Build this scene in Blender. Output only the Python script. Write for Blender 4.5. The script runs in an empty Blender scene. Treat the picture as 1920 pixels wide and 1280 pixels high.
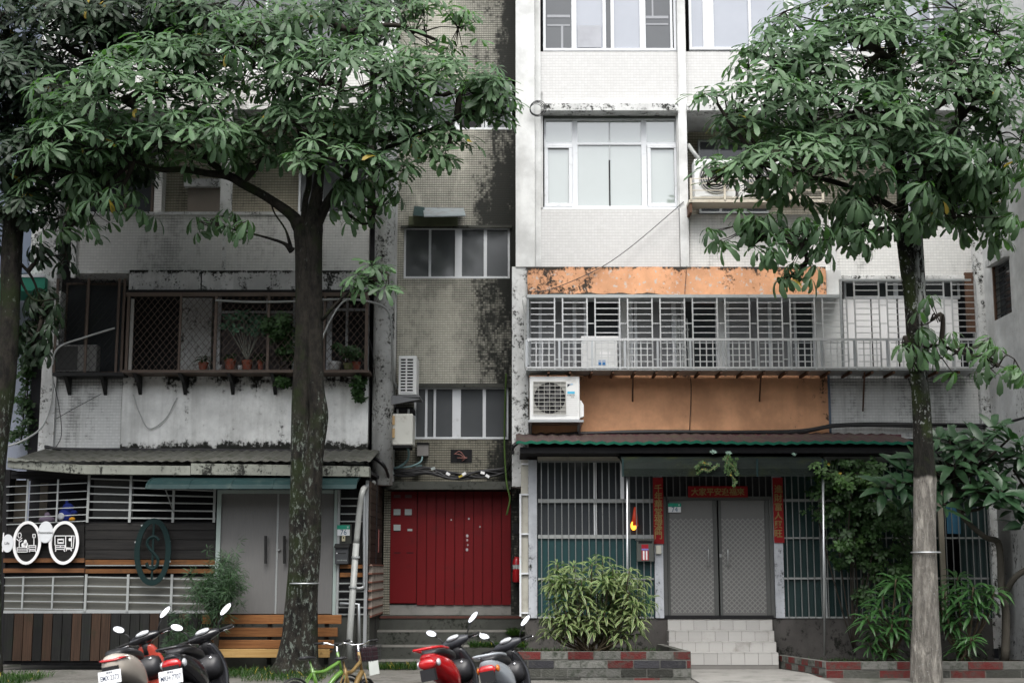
import bpy, math, random
import numpy as np
from math import radians as R, sin, cos, pi, sqrt, tan
from mathutils import Vector, Matrix, Euler, noise as mnoise
random.seed(7)
S = bpy.context.scene
COL = S.collection
# ---------------------------------------------------------------- camera
CY, CZ, TILT, FPX = -24.0, 1.6, R(9.0), 2667.0
cd = bpy.data.cameras.new("camera"); cam = bpy.data.objects.new("camera", cd); COL.objects.link(cam)
cd.sensor_width = 36; cd.lens = 50.0; cd.clip_start = .1; cd.clip_end = 300
cam.location = (0, CY, CZ); cam.rotation_euler = (R(90)+TILT, 0, 0)
cd.dof.use_dof = True; cd.dof.focus_distance = 20.5; cd.dof.aperture_fstop = 1.25
S.camera = cam
# ---------------------------------------------------------------- sky, sun, exposure
SUN_EL, SUN_ROT = R(57), R(200)
w = bpy.data.worlds.new("World"); S.world = w; w.use_nodes = True
nt = w.node_tree; nt.nodes.clear()
sk = nt.nodes.new("ShaderNodeTexSky"); sk.sky_type = 'NISHITA'; sk.sun_disc = False
sk.sun_elevation = SUN_EL; sk.sun_rotation = SUN_ROT; sk.air_density = 1.0; sk.dust_density = 4.0; sk.ozone_density = 1.0
hs = nt.nodes.new("ShaderNodeHueSaturation"); hs.inputs['Saturation'].default_value = .30   # overcast: grey sky
bg = nt.nodes.new("ShaderNodeBackground"); bg.inputs['Strength'].default_value = .15
wo = nt.nodes.new("ShaderNodeOutputWorld")
nt.links.new(sk.outputs[0], hs.inputs['Color']); nt.links.new(hs.outputs[0], bg.inputs[0]); nt.links.new(bg.outputs[0], wo.inputs[0])
sl = bpy.data.lights.new("sun", 'SUN'); sl.energy = 1.3; sl.angle = R(30); sl.color = (1, .97, .93)
so = bpy.data.objects.new("sun", sl); COL.objects.link(so)
so.rotation_euler = (R(90)-SUN_EL, 0, R(20)); so.location = (0, -10, 20)
S.view_settings.view_transform = 'Standard'; S.view_settings.look = 'None'
S.view_settings.exposure = 1.15; S.view_settings.gamma = 1.0; S.view_settings.use_curve_mapping = False
S.cycles.max_bounces = 6; S.cycles.diffuse_bounces = 3; S.cycles.glossy_bounces = 3
S.cycles.transmission_bounces = 4; S.cycles.transparent_max_bounces = 6
# ---------------------------------------------------------------- measuring helpers
def W(px, py, Y):
    u = (px-960)/FPX; v = (640-py)/FPX
    dy = cos(TILT)-v*sin(TILT); dz = sin(TILT)+v*cos(TILT); t = (Y-CY)/dy
    return Vector((u*t, Y, CZ+dz*t))
def X(px, py, Y): return W(px, py, Y).x
def Z(py, Y): return W(960, py, Y).z
# ---------------------------------------------------------------- materials
class NT:
    def __init__(s, name):
        s.m = bpy.data.materials.new(name); s.m.use_nodes = True; s.t = s.m.node_tree
        s.p = s.t.nodes['Principled BSDF']; s.out = s.t.nodes['Material Output']; s._pos = None; s._obj = None
    def n(s, ty, **k):
        x = s.t.nodes.new(ty)
        for a, b in k.items(): setattr(x, a, b)
        return x
    def L(s, a, b): s.t.links.new(a, b)
    def val(s, sock, v):
        if hasattr(v, 'is_output'): s.L(v, sock)
        else:
            if isinstance(v, (tuple, list)) and len(v) == 3 and sock.type == 'RGBA': v = (*v, 1)
            sock.default_value = v
    def pos(s):
        if not s._pos: s._pos = s.n('ShaderNodeNewGeometry').outputs['Position']
        return s._pos
    def obj(s):
        if not s._obj: s._obj = s.n('ShaderNodeTexCoord').outputs['Object']
        return s._obj
    def map(s, v, sc=(1,1,1), loc=(0,0,0)):
        x = s.n('ShaderNodeMapping'); s.L(v, x.inputs[0]); x.inputs['Scale'].default_value = sc; x.inputs['Location'].default_value = loc
        return x.outputs[0]
    def noise(s, v, scale, detail=4, rough=.6, color=False):
        x = s.n('ShaderNodeTexNoise'); s.L(v, x.inputs['Vector']); x.inputs['Scale'].default_value = scale
        x.inputs['Detail'].default_value = detail; x.inputs['Roughness'].default_value = rough
        return x.outputs[1 if color else 0]
    def math(s, op, a, b=0.0, clamp=False):
        x = s.n('ShaderNodeMath', operation=op, use_clamp=clamp); s.val(x.inputs[0], a); s.val(x.inputs[1], b); return x.outputs[0]
    def sm(s, v, lo, hi, a=0., b=1.):
        x = s.n('ShaderNodeMapRange', interpolation_type='SMOOTHSTEP'); s.val(x.inputs['Value'], v)
        x.inputs['From Min'].default_value = lo; x.inputs['From Max'].default_value = hi
        x.inputs['To Min'].default_value = a; x.inputs['To Max'].default_value = b
        return x.outputs[0]
    def mix(s, f, a, b, bt='MIX'):
        x = s.n('ShaderNodeMix', data_type='RGBA', blend_type=bt); s.val(x.inputs[0], f); s.val(x.inputs[6], a); s.val(x.inputs[7], b); return x.outputs[2]
    def xyz(s, v):
        x = s.n('ShaderNodeSeparateXYZ'); s.L(v, x.inputs[0]); return x.outputs
    def comb(s, a, b, c=0.):
        x = s.n('ShaderNodeCombineXYZ'); s.val(x.inputs[0], a); s.val(x.inputs[1], b); s.val(x.inputs[2], c); return x.outputs[0]
    def rnd(s): return s.n('ShaderNodeObjectInfo').outputs['Random']
    def bump(s, h, strength=.3, dist=.01):
        x = s.n('ShaderNodeBump'); s.val(x.inputs['Height'], h); x.inputs['Strength'].default_value = strength; x.inputs['Distance'].default_value = dist
        s.L(x.outputs[0], s.p.inputs['Normal'])
    def fin(s, col, rough=.6, metal=0., ior=1.45, coat=0.):
        s.val(s.p.inputs['Base Color'], col); s.val(s.p.inputs['Roughness'], rough); s.val(s.p.inputs['Metallic'], metal)
        if not hasattr(rough, 'is_output') and rough >= .5 or hasattr(rough, 'is_output'): s.p.inputs['Specular IOR Level'].default_value = .25
        s.p.inputs['IOR'].default_value = ior; s.p.inputs['Coat Weight'].default_value = coat
        return s.m
MC = {}
def M(name, col, rough=.6, metal=0., var=.25, sc=4., bump=0., bs=40., rnd=0., ior=1.45, coat=0., dirt=None, da=.5, ds=3., streak=1., space='w'):
    """plain procedural material: colour + tonal noise + optional dirt blotches/streaks + bump"""
    if name in MC: return MC[name]
    s = NT(name); p = s.pos() if space == 'w' else s.obj()
    c = col
    if var: c = s.mix(s.noise(p, sc, 5), tuple(x*(1-var) for x in col), tuple(min(1, x*(1+var)) for x in col))
    if rnd:
        r = s.rnd(); c = s.mix(s.sm(r, 0, 1, 0, 1), s.mix(1., c, (1-rnd,)*3, 'MULTIPLY'), s.mix(1., c, (1+rnd,)*3, 'MULTIPLY'))
    if dirt:
        d = s.noise(s.map(p, (1, 1, streak)), ds, 7, .68)
        m = s.sm(d, .64-da*.25, .86-da*.18); m = s.math('MULTIPLY', m, min(1, .35+da*.7))
        c = s.mix(m, c, dirt)
    if bump: s.bump(s.noise(p, bs, 6), bump, .02)
    MC[name] = s.fin(c, rough, metal, ior, coat)
    return MC[name]
def tilemat(name, col, grout, pitch=.05, gs=.12, grime=(.02,.02,.018), ga=.3, gsc=1.2, masks=(), rough=.35, colvar=.12, streak=.25, low=None):
    """small square wall tiles: grid in x+y / z, grout takes the grime first, then the tiles; masks = (axis, from, to, weight)"""
    if name in MC: return MC[name]
    s = NT(name); P = s.pos(); q = s.xyz(P)
    u = s.math('ADD', q[0], q[1]); v = q[2]
    uu = s.math('DIVIDE', u, pitch); vv = s.math('DIVIDE', v, pitch)
    fu = s.math('ABSOLUTE', s.math('SUBTRACT', s.math('FRACT', uu), .5)); fv = s.math('ABSOLUTE', s.math('SUBTRACT', s.math('FRACT', vv), .5))
    g = s.math('MAXIMUM', s.math('MULTIPLY', s.sm(fu, .5-gs*1.5, .5-gs*.3), .42), s.sm(fv, .5-gs*1.5, .5-gs*.3))
    wn = s.n('ShaderNodeTexWhiteNoise', noise_dimensions='2D'); s.L(s.comb(s.math('FLOOR', uu), s.math('FLOOR', vv)), wn.inputs['Vector'])
    big = s.noise(P, .9, 4)
    c = s.mix(wn.outputs['Value'], tuple(x*(1-colvar) for x in col), tuple(min(1, x*(1+colvar)) for x in col))
    c = s.mix(big, s.mix(1., c, (.86,.86,.85), 'MULTIPLY'), c)
    m = s.noise(s.map(P, (1, 1, streak)), gsc, 8, .7)
    m = s.math('MULTIPLY', s.math('ADD', m, s.math('MULTIPLY', s.noise(P, gsc*5, 6, .7), .35)), .9)
    m = s.math('ADD', s.math('MULTIPLY', s.math('SUBTRACT', m, .60), 1.7), .60)
    m = s.math('ADD', m, s.math('MULTIPLY', s.math('SUBTRACT', wn.outputs['Value'], .5), .13))
    add = ga-.3
    tot = s.math('ADD', m, add)
    for (ax, a, b, wgt) in masks:
        tot = s.math('ADD', tot, s.math('MULTIPLY', s.sm(q[ax], a, b) if a < b else s.math('SUBTRACT', 1., s.sm(q[ax], b, a)), wgt))
    gg = s.sm(tot, .50, .72); tg = s.sm(tot, .80, 1.06)
    gc = s.mix(gg, grout, grime)
    c = s.mix(g, c, gc); c = s.mix(s.math('MULTIPLY', gg, .30), c, grime); c = s.mix(tg, c, grime)
    if low: c = s.mix(s.math('MULTIPLY', s.sm(s.noise(s.map(P, (1,1,.12)), 3.5, 6, .6), .5, .75), .5), c, low)
    s.bump(s.math('SUBTRACT', 1., g), .35, .004)
    MC[name] = s.fin(c, s.math('ADD', rough, s.math('MULTIPLY', gg, .3)))
    return MC[name]
def plaster(name, col, grime=(.02,.021,.018), ga=.5, gsc=2., streak=.35, mid=None, masks=(), rough=.85, peel=None, pa=.5):
    """painted render with mould, run-off streaks, and peeled patches"""
    if name in MC: return MC[name]
    s = NT(name); P = s.pos(); q = s.xyz(P)
    c = s.mix(s.sm(s.noise(P, 1.6, 7, .65), .3, .7), tuple(x*.74 for x in col), tuple(min(1, x*1.10) for x in col))
    c = s.mix(s.math('MULTIPLY', s.sm(s.noise(s.map(P, (1,1,.08)), 5, 5, .6), .45, .8), .45), c, mid or tuple(x*.5 for x in col))
    tot = s.math('ADD', s.math('MULTIPLY', s.noise(s.map(P, (1,1,streak)), gsc, 9, .72), .6), s.math('MULTIPLY', s.noise(P, gsc*6, 6, .75), .45))
    tot = s.math('ADD', s.math('MULTIPLY', s.math('SUBTRACT', tot, .525), 1.9), .50)
    for (ax, a, b, wgt) in masks:
        tot = s.math('ADD', tot, s.math('MULTIPLY', s.sm(q[ax], a, b) if a < b else s.math('SUBTRACT', 1., s.sm(q[ax], b, a)), wgt))
    if peel: c = s.mix(s.sm(s.noise(P, gsc*3.3, 7, .7), .66-pa*.15, .69-pa*.15), c, peel)
    hard = s.sm(tot, .70-ga*.25, .82-ga*.22)
    soft = s.math('MULTIPLY', s.sm(tot, .5-ga*.1, .9-ga*.2), .45)
    c = s.mix(soft, c, mid or grime); c = s.mix(hard, c, grime)
    s.bump(s.noise(P, 60, 5, .7), .25, .01)
    MC[name] = s.fin(c, rough)
    return MC[name]
# ---------------------------------------------------------------- meshes and objects
def prop(o, label=None, cat=None, group=None, kind=None):
    if label: o['label'] = label
    if cat: o['category'] = cat
    if group: o['group'] = group
    if kind: o['kind'] = kind
    return o
def wl(o):
    v = Vector((0,0,0))
    while o: v += o.location; o = o.parent
    return v
def thing(name, loc, label, cat, group=None, rot=None):
    o = bpy.data.objects.new(name, None); COL.objects.link(o); o.location = loc; o.empty_display_size = .2
    if rot: o.rotation_euler = rot
    return prop(o, label, cat, group)
UB = {}
def ubox(mat):
    if mat.name not in UB:
        me = bpy.data.meshes.new('box_'+mat.name)
        v = [(x,y,z) for x in (-.5,.5) for y in (-.5,.5) for z in (-.5,.5)]
        me.from_pydata(v, [], [(0,1,3,2),(4,6,7,5),(0,4,5,1),(2,3,7,6),(0,2,6,4),(1,5,7,3)]); me.materials.append(mat); UB[mat.name] = me
    return UB[mat.name]
def bx(name, mat, parent, x0, x1, y0, y1, z0, z1, label=None, rot=None, local=False):
    """one box piece; alike pieces share a unit mesh"""
    o = bpy.data.objects.new(name, ubox(mat)); COL.objects.link(o)
    o.location = Vector(((x0+x1)/2, (y0+y1)/2, (z0+z1)/2)) - (wl(parent) if parent and not local else Vector())
    o.scale = (max(abs(x1-x0),1e-4), max(abs(y1-y0),1e-4), max(abs(z1-z0),1e-4))
    if rot: o.rotation_euler = rot
    if parent: o.parent = parent
    if label: o['label'] = label
    return o
def PB(px0, py0, px1, py1, Y, d=.05, ref=None):
    r = (py0+py1)/2 if ref is None else ref
    return (X(px0, r, Y), X(px1, r, Y), Y, Y+d, Z(py1, Y), Z(py0, Y))
def pb(name, mat, parent, px0, py0, px1, py1, Y, d=.05, ref=None, label=None):
    return bx(name, mat, parent, *PB(px0, py0, px1, py1, Y, d, ref), label=label)
class MB:
    def __init__(s): s.v = []; s.f = []; s.mi = []; s.cur = 0
    def add(s, vs, fs):
        b = len(s.v); s.v += [tuple(v) for v in vs]; s.f += [tuple(i+b for i in f) for f in fs]; s.mi += [s.cur]*len(fs); return s
    def mat(s, i): s.cur = i; return s
    def box(s, x0, x1, y0, y1, z0, z1):
        v = [(x,y,z) for x in (x0,x1) for y in (y0,y1) for z in (z0,z1)]
        return s.add(v, [(0,1,3,2),(4,6,7,5),(0,4,5,1),(2,3,7,6),(0,2,6,4),(1,5,7,3)])
    def obox(s, c, size, rot):
        m = Euler(rot).to_matrix(); a, b, d = (k/2 for k in size)
        v = [Vector(c)+m@Vector((x,y,z)) for x in (-a,a) for y in (-b,b) for z in (-d,d)]
        return s.add(v, [(0,1,3,2),(4,6,7,5),(0,4,5,1),(2,3,7,6),(0,2,6,4),(1,5,7,3)])
    def rings(s, rings, cap=True, closed=True):
        n = len(rings[0]); vs = [p for r in rings for p in r]; fs = []
        for i in range(len(rings)-1):
            for j in range(n if closed else n-1):
                k = (j+1) % n; fs.append((i*n+j, i*n+k, (i+1)*n+k, (i+1)*n+j))
        if cap and closed: fs.append(tuple(range(n-1, -1, -1))); b = (len(rings)-1)*n; fs.append(tuple(range(b, b+n)))
        return s.add(vs, fs)
    def tube(s, pts, r, n=8, cap=True, wob=0.):
        pts = [Vector(p) for p in pts]; rs = r if isinstance(r, (list, tuple)) else [r]*len(pts); out = []; prev = None
        for i, p in enumerate(pts):
            d = (pts[min(i+1, len(pts)-1)]-pts[max(i-1, 0)]).normalized()
            if prev is None:
                a = Vector((0,0,1)) if abs(d.z) < .9 else Vector((1,0,0)); u = d.cross(a).normalized()
            else: u = (prev-d*prev.dot(d)).normalized()
            prev = u; v = d.cross(u)
            ring = []
            for k in range(n):
                a = 2*pi*k/n; q = rs[i]*(1+(wob*mnoise.noise(Vector((p.x*2+cos(a)*1.2, p.y*2+sin(a)*1.2, p.z*1.3))) if wob else 0))
                ring.append(p+u*(cos(a)*q)+v*(sin(a)*q))
            out.append(ring)
        return s.rings(out, cap)
    def cyl(s, a, b, r, n=12): return s.tube([a, b], r, n)
    def ell(s, c, rx, ry, rz, n=12, m=8):
        rg = []
        for i in range(m+1):
            t = -pi/2+pi*i/m; t = max(min(t, pi/2-.02), -pi/2+.02)
            rg.append([(c[0]+rx*cos(t)*cos(2*pi*k/n), c[1]+ry*cos(t)*sin(2*pi*k/n), c[2]+rz*sin(t)) for k in range(n)])
        return s.rings(rg)
    def torus(s, c, Rr, r, axis='y', n=28, m=8, a0=0., a1=2*pi, ex=1.):
        rg = []; full = abs(a1-a0-2*pi) < 1e-6
        for i in range(n+1):
            a = a0+(a1-a0)*i/n; ring = []
            for k in range(m):
                b = 2*pi*k/m; q = Rr+r*cos(b); h = r*sin(b)*ex
                if axis == 'y': p = (c[0]+q*cos(a), c[1]+h, c[2]+q*sin(a))
                elif axis == 'x': p = (c[0]+h, c[1]+q*cos(a), c[2]+q*sin(a))
                else: p = (c[0]+q*cos(a), c[1]+q*sin(a), c[2]+h)
                ring.append(p)
            rg.append(ring)
        return s.rings(rg, cap=not full)
    def prism(s, poly, y0, y1, axis='y'):
        n = len(poly); P = (lambda a, b, h: (a, h, b)) if axis == 'y' else ((lambda a, b, h: (h, a, b)) if axis == 'x' else (lambda a, b, h: (a, b, h)))
        return s.add([P(a, b, y0) for a, b in poly]+[P(a, b, y1) for a, b in poly],
                     [tuple(range(n)), tuple(range(2*n-1, n-1, -1))]+[(i, (i+1) % n, n+(i+1) % n, n+i) for i in range(n)])
    def annulus(s, cx, cz, rx, rz, tx, tz, y0, y1, n=40):
        o = [(cx+rx*cos(2*pi*k/n), cz+rz*sin(2*pi*k/n)) for k in range(n)]; i_ = [(cx+(rx-tx)*cos(2*pi*k/n), cz+(rz-tz)*sin(2*pi*k/n)) for k in range(n)]
        rg = [[(a, y0, b) for a, b in o], [(a, y1, b) for a, b in o], [(a, y1, b) for a, b in i_], [(a, y0, b) for a, b in i_], [(a, y0, b) for a, b in o]]
        return s.rings(rg, cap=False)
    def build(s, name, mat, parent=None, label=None, cat=None, group=None, kind=None, smooth=False, bevel=0., local=False, sub=0):
        v = np.array(s.v, dtype=float)
        if parent is None:
            lo = v.min(0); hi = v.max(0); off = Vector(((lo[0]+hi[0])/2, (lo[1]+hi[1])/2, lo[2]))
        else: off = Vector() if local else wl(parent)
        me = bpy.data.meshes.new(name); me.from_pydata((v-np.array(off)).tolist(), [], s.f)
        for m_ in (mat if isinstance(mat, (list, tuple)) else [mat]): me.materials.append(m_)
        if any(s.mi): me.polygons.foreach_set('material_index', s.mi)
        import bmesh
        bm = bmesh.new(); bm.from_mesh(me); bmesh.ops.recalc_face_normals(bm, faces=bm.faces); bm.to_mesh(me); bm.free()
        if smooth: me.polygons.foreach_set('use_smooth', [True]*len(me.polygons))
        o = bpy.data.objects.new(name, me); COL.objects.link(o)
        if parent is None: o.location = off
        else: o.parent = parent
        if bevel:
            b = o.modifiers.new('b', 'BEVEL'); b.width = bevel; b.segments = 2; b.limit_method = 'ANGLE'; b.angle_limit = R(40)
        if sub: q = o.modifiers.new('s', 'SUBSURF'); q.levels = sub; q.render_levels = sub
        return prop(o, label, cat, group, kind)
def text(name, body, mat, parent, loc, size, rot=(pi/2,0,0), ext=.0008, local=False, sx=1., align='CENTER', bold=0.):
    cu = bpy.data.curves.new(name, 'FONT'); cu.body = body; cu.size = size; cu.extrude = ext; cu.align_x = align; cu.align_y = 'CENTER'; cu.offset = bold; cu.resolution_u = 2
    t = bpy.data.objects.new('tmp', cu); COL.objects.link(t)
    me = bpy.data.meshes.new_from_object(t.evaluated_get(bpy.context.evaluated_depsgraph_get()))
    bpy.data.objects.remove(t); bpy.data.curves.remove(cu)
    me.materials.clear(); me.materials.append(mat); me.name = name
    o = bpy.data.objects.new(name, me); COL.objects.link(o); o.parent = parent
    o.location = Vector(loc)-(Vector() if local else wl(parent)); o.rotation_euler = rot; o.scale = (sx, 1, 1)
    return o
def sag(a, b, k, n=14, wob=.0, seed=0):
    a, b = Vector(a), Vector(b); rs = random.Random(seed); o = []
    for i in range(n+1):
        t = i/n; p = a.lerp(b, t); p.z -= k*4*t*(1-t); p += Vector((0, rs.uniform(-wob, wob), rs.uniform(-wob, wob))); o.append(p)
    return o
def spl(pts, k=6):
    """Catmull-Rom through points"""
    P = [Vector(p) for p in pts]; P = [P[0]*2-P[1]]+P+[P[-1]*2-P[-2]]; o = []
    for i in range(1, len(P)-2):
        for j in range(k):
            t = j/k; a, b, c, d = P[i-1:i+3]
            o.append(.5*((2*b)+(c-a)*t+(2*a-5*b+4*c-d)*t*t+(3*b-a-3*c+d)*t**3))
    o.append(P[-2]); return o
# ================================================================ materials
GR = (.018,.019,.016)
beige = tilemat('beige_mosaic', (.44,.43,.37), (.15,.145,.115), .041, .14, GR, .26, 1.1,
                masks=[('0XYZ'.index('X')-1, X(815,500,.3), X(985,500,.3), .60), (2, Z(575,.3), Z(524,.3), .10), (2, Z(375,.3), Z(250,.3), -.10)], colvar=.10, rough=.4)
beige_lo = tilemat('beige_mosaic_lower', (.36,.34,.27), (.09,.08,.055), .041, .16, GR, .46, 1.4,
                masks=[(0, X(790,860,.3), X(960,860,.3), .30)], colvar=.10, rough=.45)
beige_bk = tilemat('beige_tile_back', (.42,.39,.31), (.16,.14,.10), .05, .14, GR, .15, 1.2, colvar=.08)
wtile = tilemat('white_tile_clean', (.60,.60,.595), (.45,.45,.44), .05, .09, (.14,.14,.13), -.02, 1.0, colvar=.04)
wtile_l = tilemat('white_tile_left', (.72,.72,.70), (.50,.50,.49), .05, .10, (.10,.10,.095), .14, 1.0, colvar=.05)
wtile_lo = tilemat('white_tile_stained', (.70,.71,.70), (.52,.53,.52), .05, .10, (.05,.052,.048), .22, 1.2, colvar=.05,
                   masks=[(2, Z(735,-.4), Z(695,-.4), .40)], low=(.18,.18,.17), streak=.12)
wpl = plaster('white_render', (.64,.65,.64), ga=.36, gsc=2.2, mid=(.42,.42,.40), masks=[(2, Z(800,-.5), Z(420,-.5), -.22)])
wpl_l = plaster('white_render_mottled', (.68,.69,.68), ga=.62, gsc=3.4, mid=(.25,.25,.23), peel=(.28,.28,.26), streak=.6)
wpl_p = plaster("old_white_render", (.80,.81,.79), ga=.22, gsc=1.5, mid=(.24,.24,.22), streak=.12,
                masks=[(2, Z(815,-.5), Z(848,-.5), .36), (2, Z(750,-.5), Z(700,-.5), .24)])
beam_m = plaster('mouldy_beam_concrete', (.58,.58,.57), ga=.66, gsc=4.5, mid=(.12,.12,.11), streak=.8, masks=[(2, Z(512,-.9), Z(503,-.9), .2)])
ledge_m = plaster('ledge_concrete', (.60,.61,.60), ga=.66, gsc=3.5, mid=(.28,.28,.27), streak=.8)
orange_b = plaster('orange_render_peeling', (.62,.33,.185), grime=(.035,.03,.025), ga=.50, gsc=3.6, mid=(.40,.19,.10), peel=(.46,.42,.38), pa=.52, streak=.6,
                   masks=[(2, Z(508,-.7), Z(499,-.7), .22), (0, X(1200,520,-.7), X(1000,520,-.7), .12)])
orange_w = plaster('orange_render', (.74,.40,.225), grime=(.05,.035,.025), ga=.24, gsc=1.6, mid=(.52,.27,.15), streak=.2, masks=[(2, Z(720,-.4), Z(699,-.4), .16)])
fascia_m = plaster('stained_fascia', (.22,.23,.20), ga=.74, gsc=3.0, mid=(.10,.105,.09), streak=.3)
blackconc = plaster('mossy_dark_concrete', (.060,.062,.055), grime=(.008,.010,.007), ga=.62, gsc=2.2, mid=(.035,.04,.03), streak=.6)
plinth_m = plaster('damp_plinth', (.075,.07,.066), grime=(.012,.013,.010), ga=.6, gsc=1.6, mid=(.04,.042,.038), streak=.6)
concrete = M('concrete', (.22,.215,.20), .9, var=.25, sc=3, bump=.3, dirt=(.05,.055,.045), da=.6, ds=2.5)
core_m = M('dark_interior', (.022,.022,.024), .9, var=.2)
dark = M('near_black', (.012,.012,.013), .8, var=.2)
rubber = M('black_rubber', (.02,.02,.021), .55, var=.15)
alum = M('white_aluminium', (.62,.64,.66), .35, 0, var=.06, dirt=(.2,.2,.19), da=.35, ds=6)
alum2 = M('grey_aluminium', (.36,.38,.38), .4, .3, var=.12, dirt=(.08,.08,.075), da=.4, ds=6)
steel = M('stainless_bar', (.36,.37,.37), .3, .75, var=.15, dirt=(.12,.11,.10), da=.3, ds=8)
galv = M('galvanised', (.50,.52,.53), .38, .8, var=.15, dirt=(.2,.2,.2), da=.3, ds=5)
brownbar = M('brown_painted_steel', (.10,.075,.06), .55, var=.3, dirt=(.2,.16,.12), da=.3, ds=10)
rust = M('rusty_steel', (.10,.055,.035), .8, var=.4, sc=12, dirt=(.03,.02,.015), da=.5)
blacksteel = M('black_steel', (.022,.022,.022), .6, var=.3)
wsteel = M('white_painted_bar', (.27,.285,.28), .45, var=.1, dirt=(.16,.15,.13), da=.45, ds=7)
glass_d = M('dark_glass', (.045,.050,.055), .06, var=.35, sc=1.2, ior=1.55)
glass_g = M('grey_glass', (.085,.09,.095), .10, var=.2, sc=1.5, ior=1.6)
glass_l = M('bright_curtained_glass', (.29,.325,.31), .03, var=.10, sc=1.0, ior=2.5)
glass_t = M('lilac_frosted_glass', (.28,.30,.34), .06, var=.15, sc=1.2, ior=2.1)
glass_f = M('frosted_panel', (.10,.10,.088), .35, var=.18, sc=2, dirt=(.10,.10,.08), da=.4)
teal = M('teal_sheet', (.008,.042,.045), .45, var=.2, sc=3, dirt=(.02,.04,.04), da=.4)
teal_g = M('dark_teal_glass', (.022,.042,.042), .12, var=.5, sc=1.6)
redp = M('red_painted_steel', (.125,.004,.006), .52, var=.14, sc=2.5, dirt=(.06,.008,.008), da=.45, ds=3, bump=.05, bs=30)
redpaper = M('red_paper', (.22,.010,.012), .7, var=.12)
gold = M('gold_ink', (.26,.20,.07), .4, .3, var=.2)
greyfilm = M('paper_label', (.36,.40,.39), .6, var=.15)
acw = M('aircon_white', (.66,.67,.66), .45, var=.05, dirt=(.3,.29,.26), da=.35, ds=4)
acold = M('aircon_aged', (.56,.56,.51), .55, var=.08, dirt=(.2,.17,.12), da=.5, ds=5)
acgrill = M('aircon_grille_grey', (.28,.28,.26), .5, var=.15)
pvc = M('white_pvc', (.26,.27,.26), .4, var=.1, dirt=(.2,.2,.18), da=.5, ds=5)
cablem = M('black_cable', (.016,.016,.017), .45, var=.3)
cablew = M('pale_cable', (.42,.43,.42), .5, var=.2)
cableg = M('teal_hose', (.20,.32,.33), .45, var=.2)
green_c = M('green_canopy_sheet', (.007,.024,.025), .6, var=.3, sc=3, dirt=(.04,.06,.055), da=.5, ds=5)
green_r = M('green_corrugated', (.010,.105,.065), .5, var=.25, dirt=(.05,.06,.05), da=.5, ds=5)
moss_c = M('mossy_canopy', (.006,.010,.008), .8, var=.5, sc=5, dirt=(.022,.028,.006), da=.7, ds=3, bump=.6, bs=30)
maroon = M('maroon_sheet', (.12,.05,.06), .6, var=.3, dirt=(.2,.2,.19), da=.5)
dooralu = M('grey_sheet_door', (.15,.15,.145), .42, .15, var=.10, sc=3, dirt=(.10,.10,.10), da=.3)
grain = NT('grey_wood_laminate'); _p = grain.pos()
_c = grain.mix(grain.noise(grain.map(_p, (30,30,1.2)), 3, 6, .65), (.18,.178,.173), (.28,.277,.272))
_c = grain.mix(grain.sm(grain.noise(grain.map(_p, (1,1,.25)), 2.5, 4), .45, .75, 0, .35), _c, (.17,.17,.165))
_c = grain.mix(1., _c, (.66,.66,.66), 'MULTIPLY'); lamin = grain.fin(_c, .5)
def woodmat(name, a, b, rough=.6, horiz=True, rnd=.3, dirt=(.02,.02,.016), da=.3):
    s = NT(name); p = s.pos(); sc = (1.2, 30, 30) if horiz else (30, 30, 1.2)
    r = s.rnd(); off = s.comb(s.math('MULTIPLY', r, 9), 0., s.math('MULTIPLY', r, 7))
    va = s.n('ShaderNodeVectorMath', operation='ADD'); s.L(p, va.inputs[0]); s.L(off, va.inputs[1])
    g = s.noise(s.map(va.outputs[0], sc), 1.6, 7, .7)
    c = s.mix(s.sm(g, .3, .7), a, b)
    c = s.mix(r, s.mix(1., c, (1-rnd,)*3, 'MULTIPLY'), s.mix(1., c, (1+rnd,)*3, 'MULTIPLY'))
    k = s.sm(s.noise(va.outputs[0], 7, 3), .70, .76); c = s.mix(s.math('MULTIPLY', k, .6), c, tuple(x*.35 for x in a))
    c = s.mix(s.math('MULTIPLY', s.sm(s.noise(p, 3.5, 7, .7), .6-da*.3, .75), .6), c, dirt)
    s.bump(g, .25, .004); return s.fin(c, rough)
w_orange = woodmat('oiled_orange_wood', (.12,.048,.017), (.22,.10,.036), .5)
w_yellow = woodmat('yellow_pine', (.24,.145,.05), (.33,.215,.085), .5)
w_dark = woodmat('dark_stained_plank', (.008,.0078,.0078), (.019,.018,.017), .6, rnd=.25)
w_brown = woodmat('brown_deck_board', (.020,.012,.008), (.044,.025,.016), .55, horiz=False, rnd=.35, dirt=(.012,.02,.008))
w_black = woodmat('black_deck_board', (.007,.0075,.0075), (.016,.016,.015), .55, horiz=False, rnd=.35, dirt=(.012,.02,.008))
w_side = woodmat('side_wall_plank', (.018,.013,.010), (.04,.028,.02), .7, rnd=.3)
steptile = M('white_step_tile', (.36,.355,.34), .35, var=.08, sc=3, dirt=(.16,.145,.12), da=.5, ds=3, rnd=.05)
grout = M('grey_grout', (.16,.155,.145), .9)
brick_r = M('red_painted_brick', (.10,.017,.016), .8, var=.45, sc=9, dirt=(.045,.045,.038), da=.95, ds=9, rnd=.25, bump=.5)
brick_g = M('grey_brick', (.125,.125,.115), .85, var=.4, sc=9, dirt=(.03,.036,.026), da=.95, ds=9, rnd=.25, bump=.5)
brick_k = M('black_painted_brick', (.028,.028,.032), .75, var=.3, sc=8, dirt=(.06,.06,.055), da=.5, ds=9, rnd=.25, bump=.5)
brick_m = M('mouldy_brick', (.045,.046,.040), .9, var=.5, sc=10, dirt=(.14,.14,.13), da=.4, ds=9, rnd=.4, bump=.6)
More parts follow.
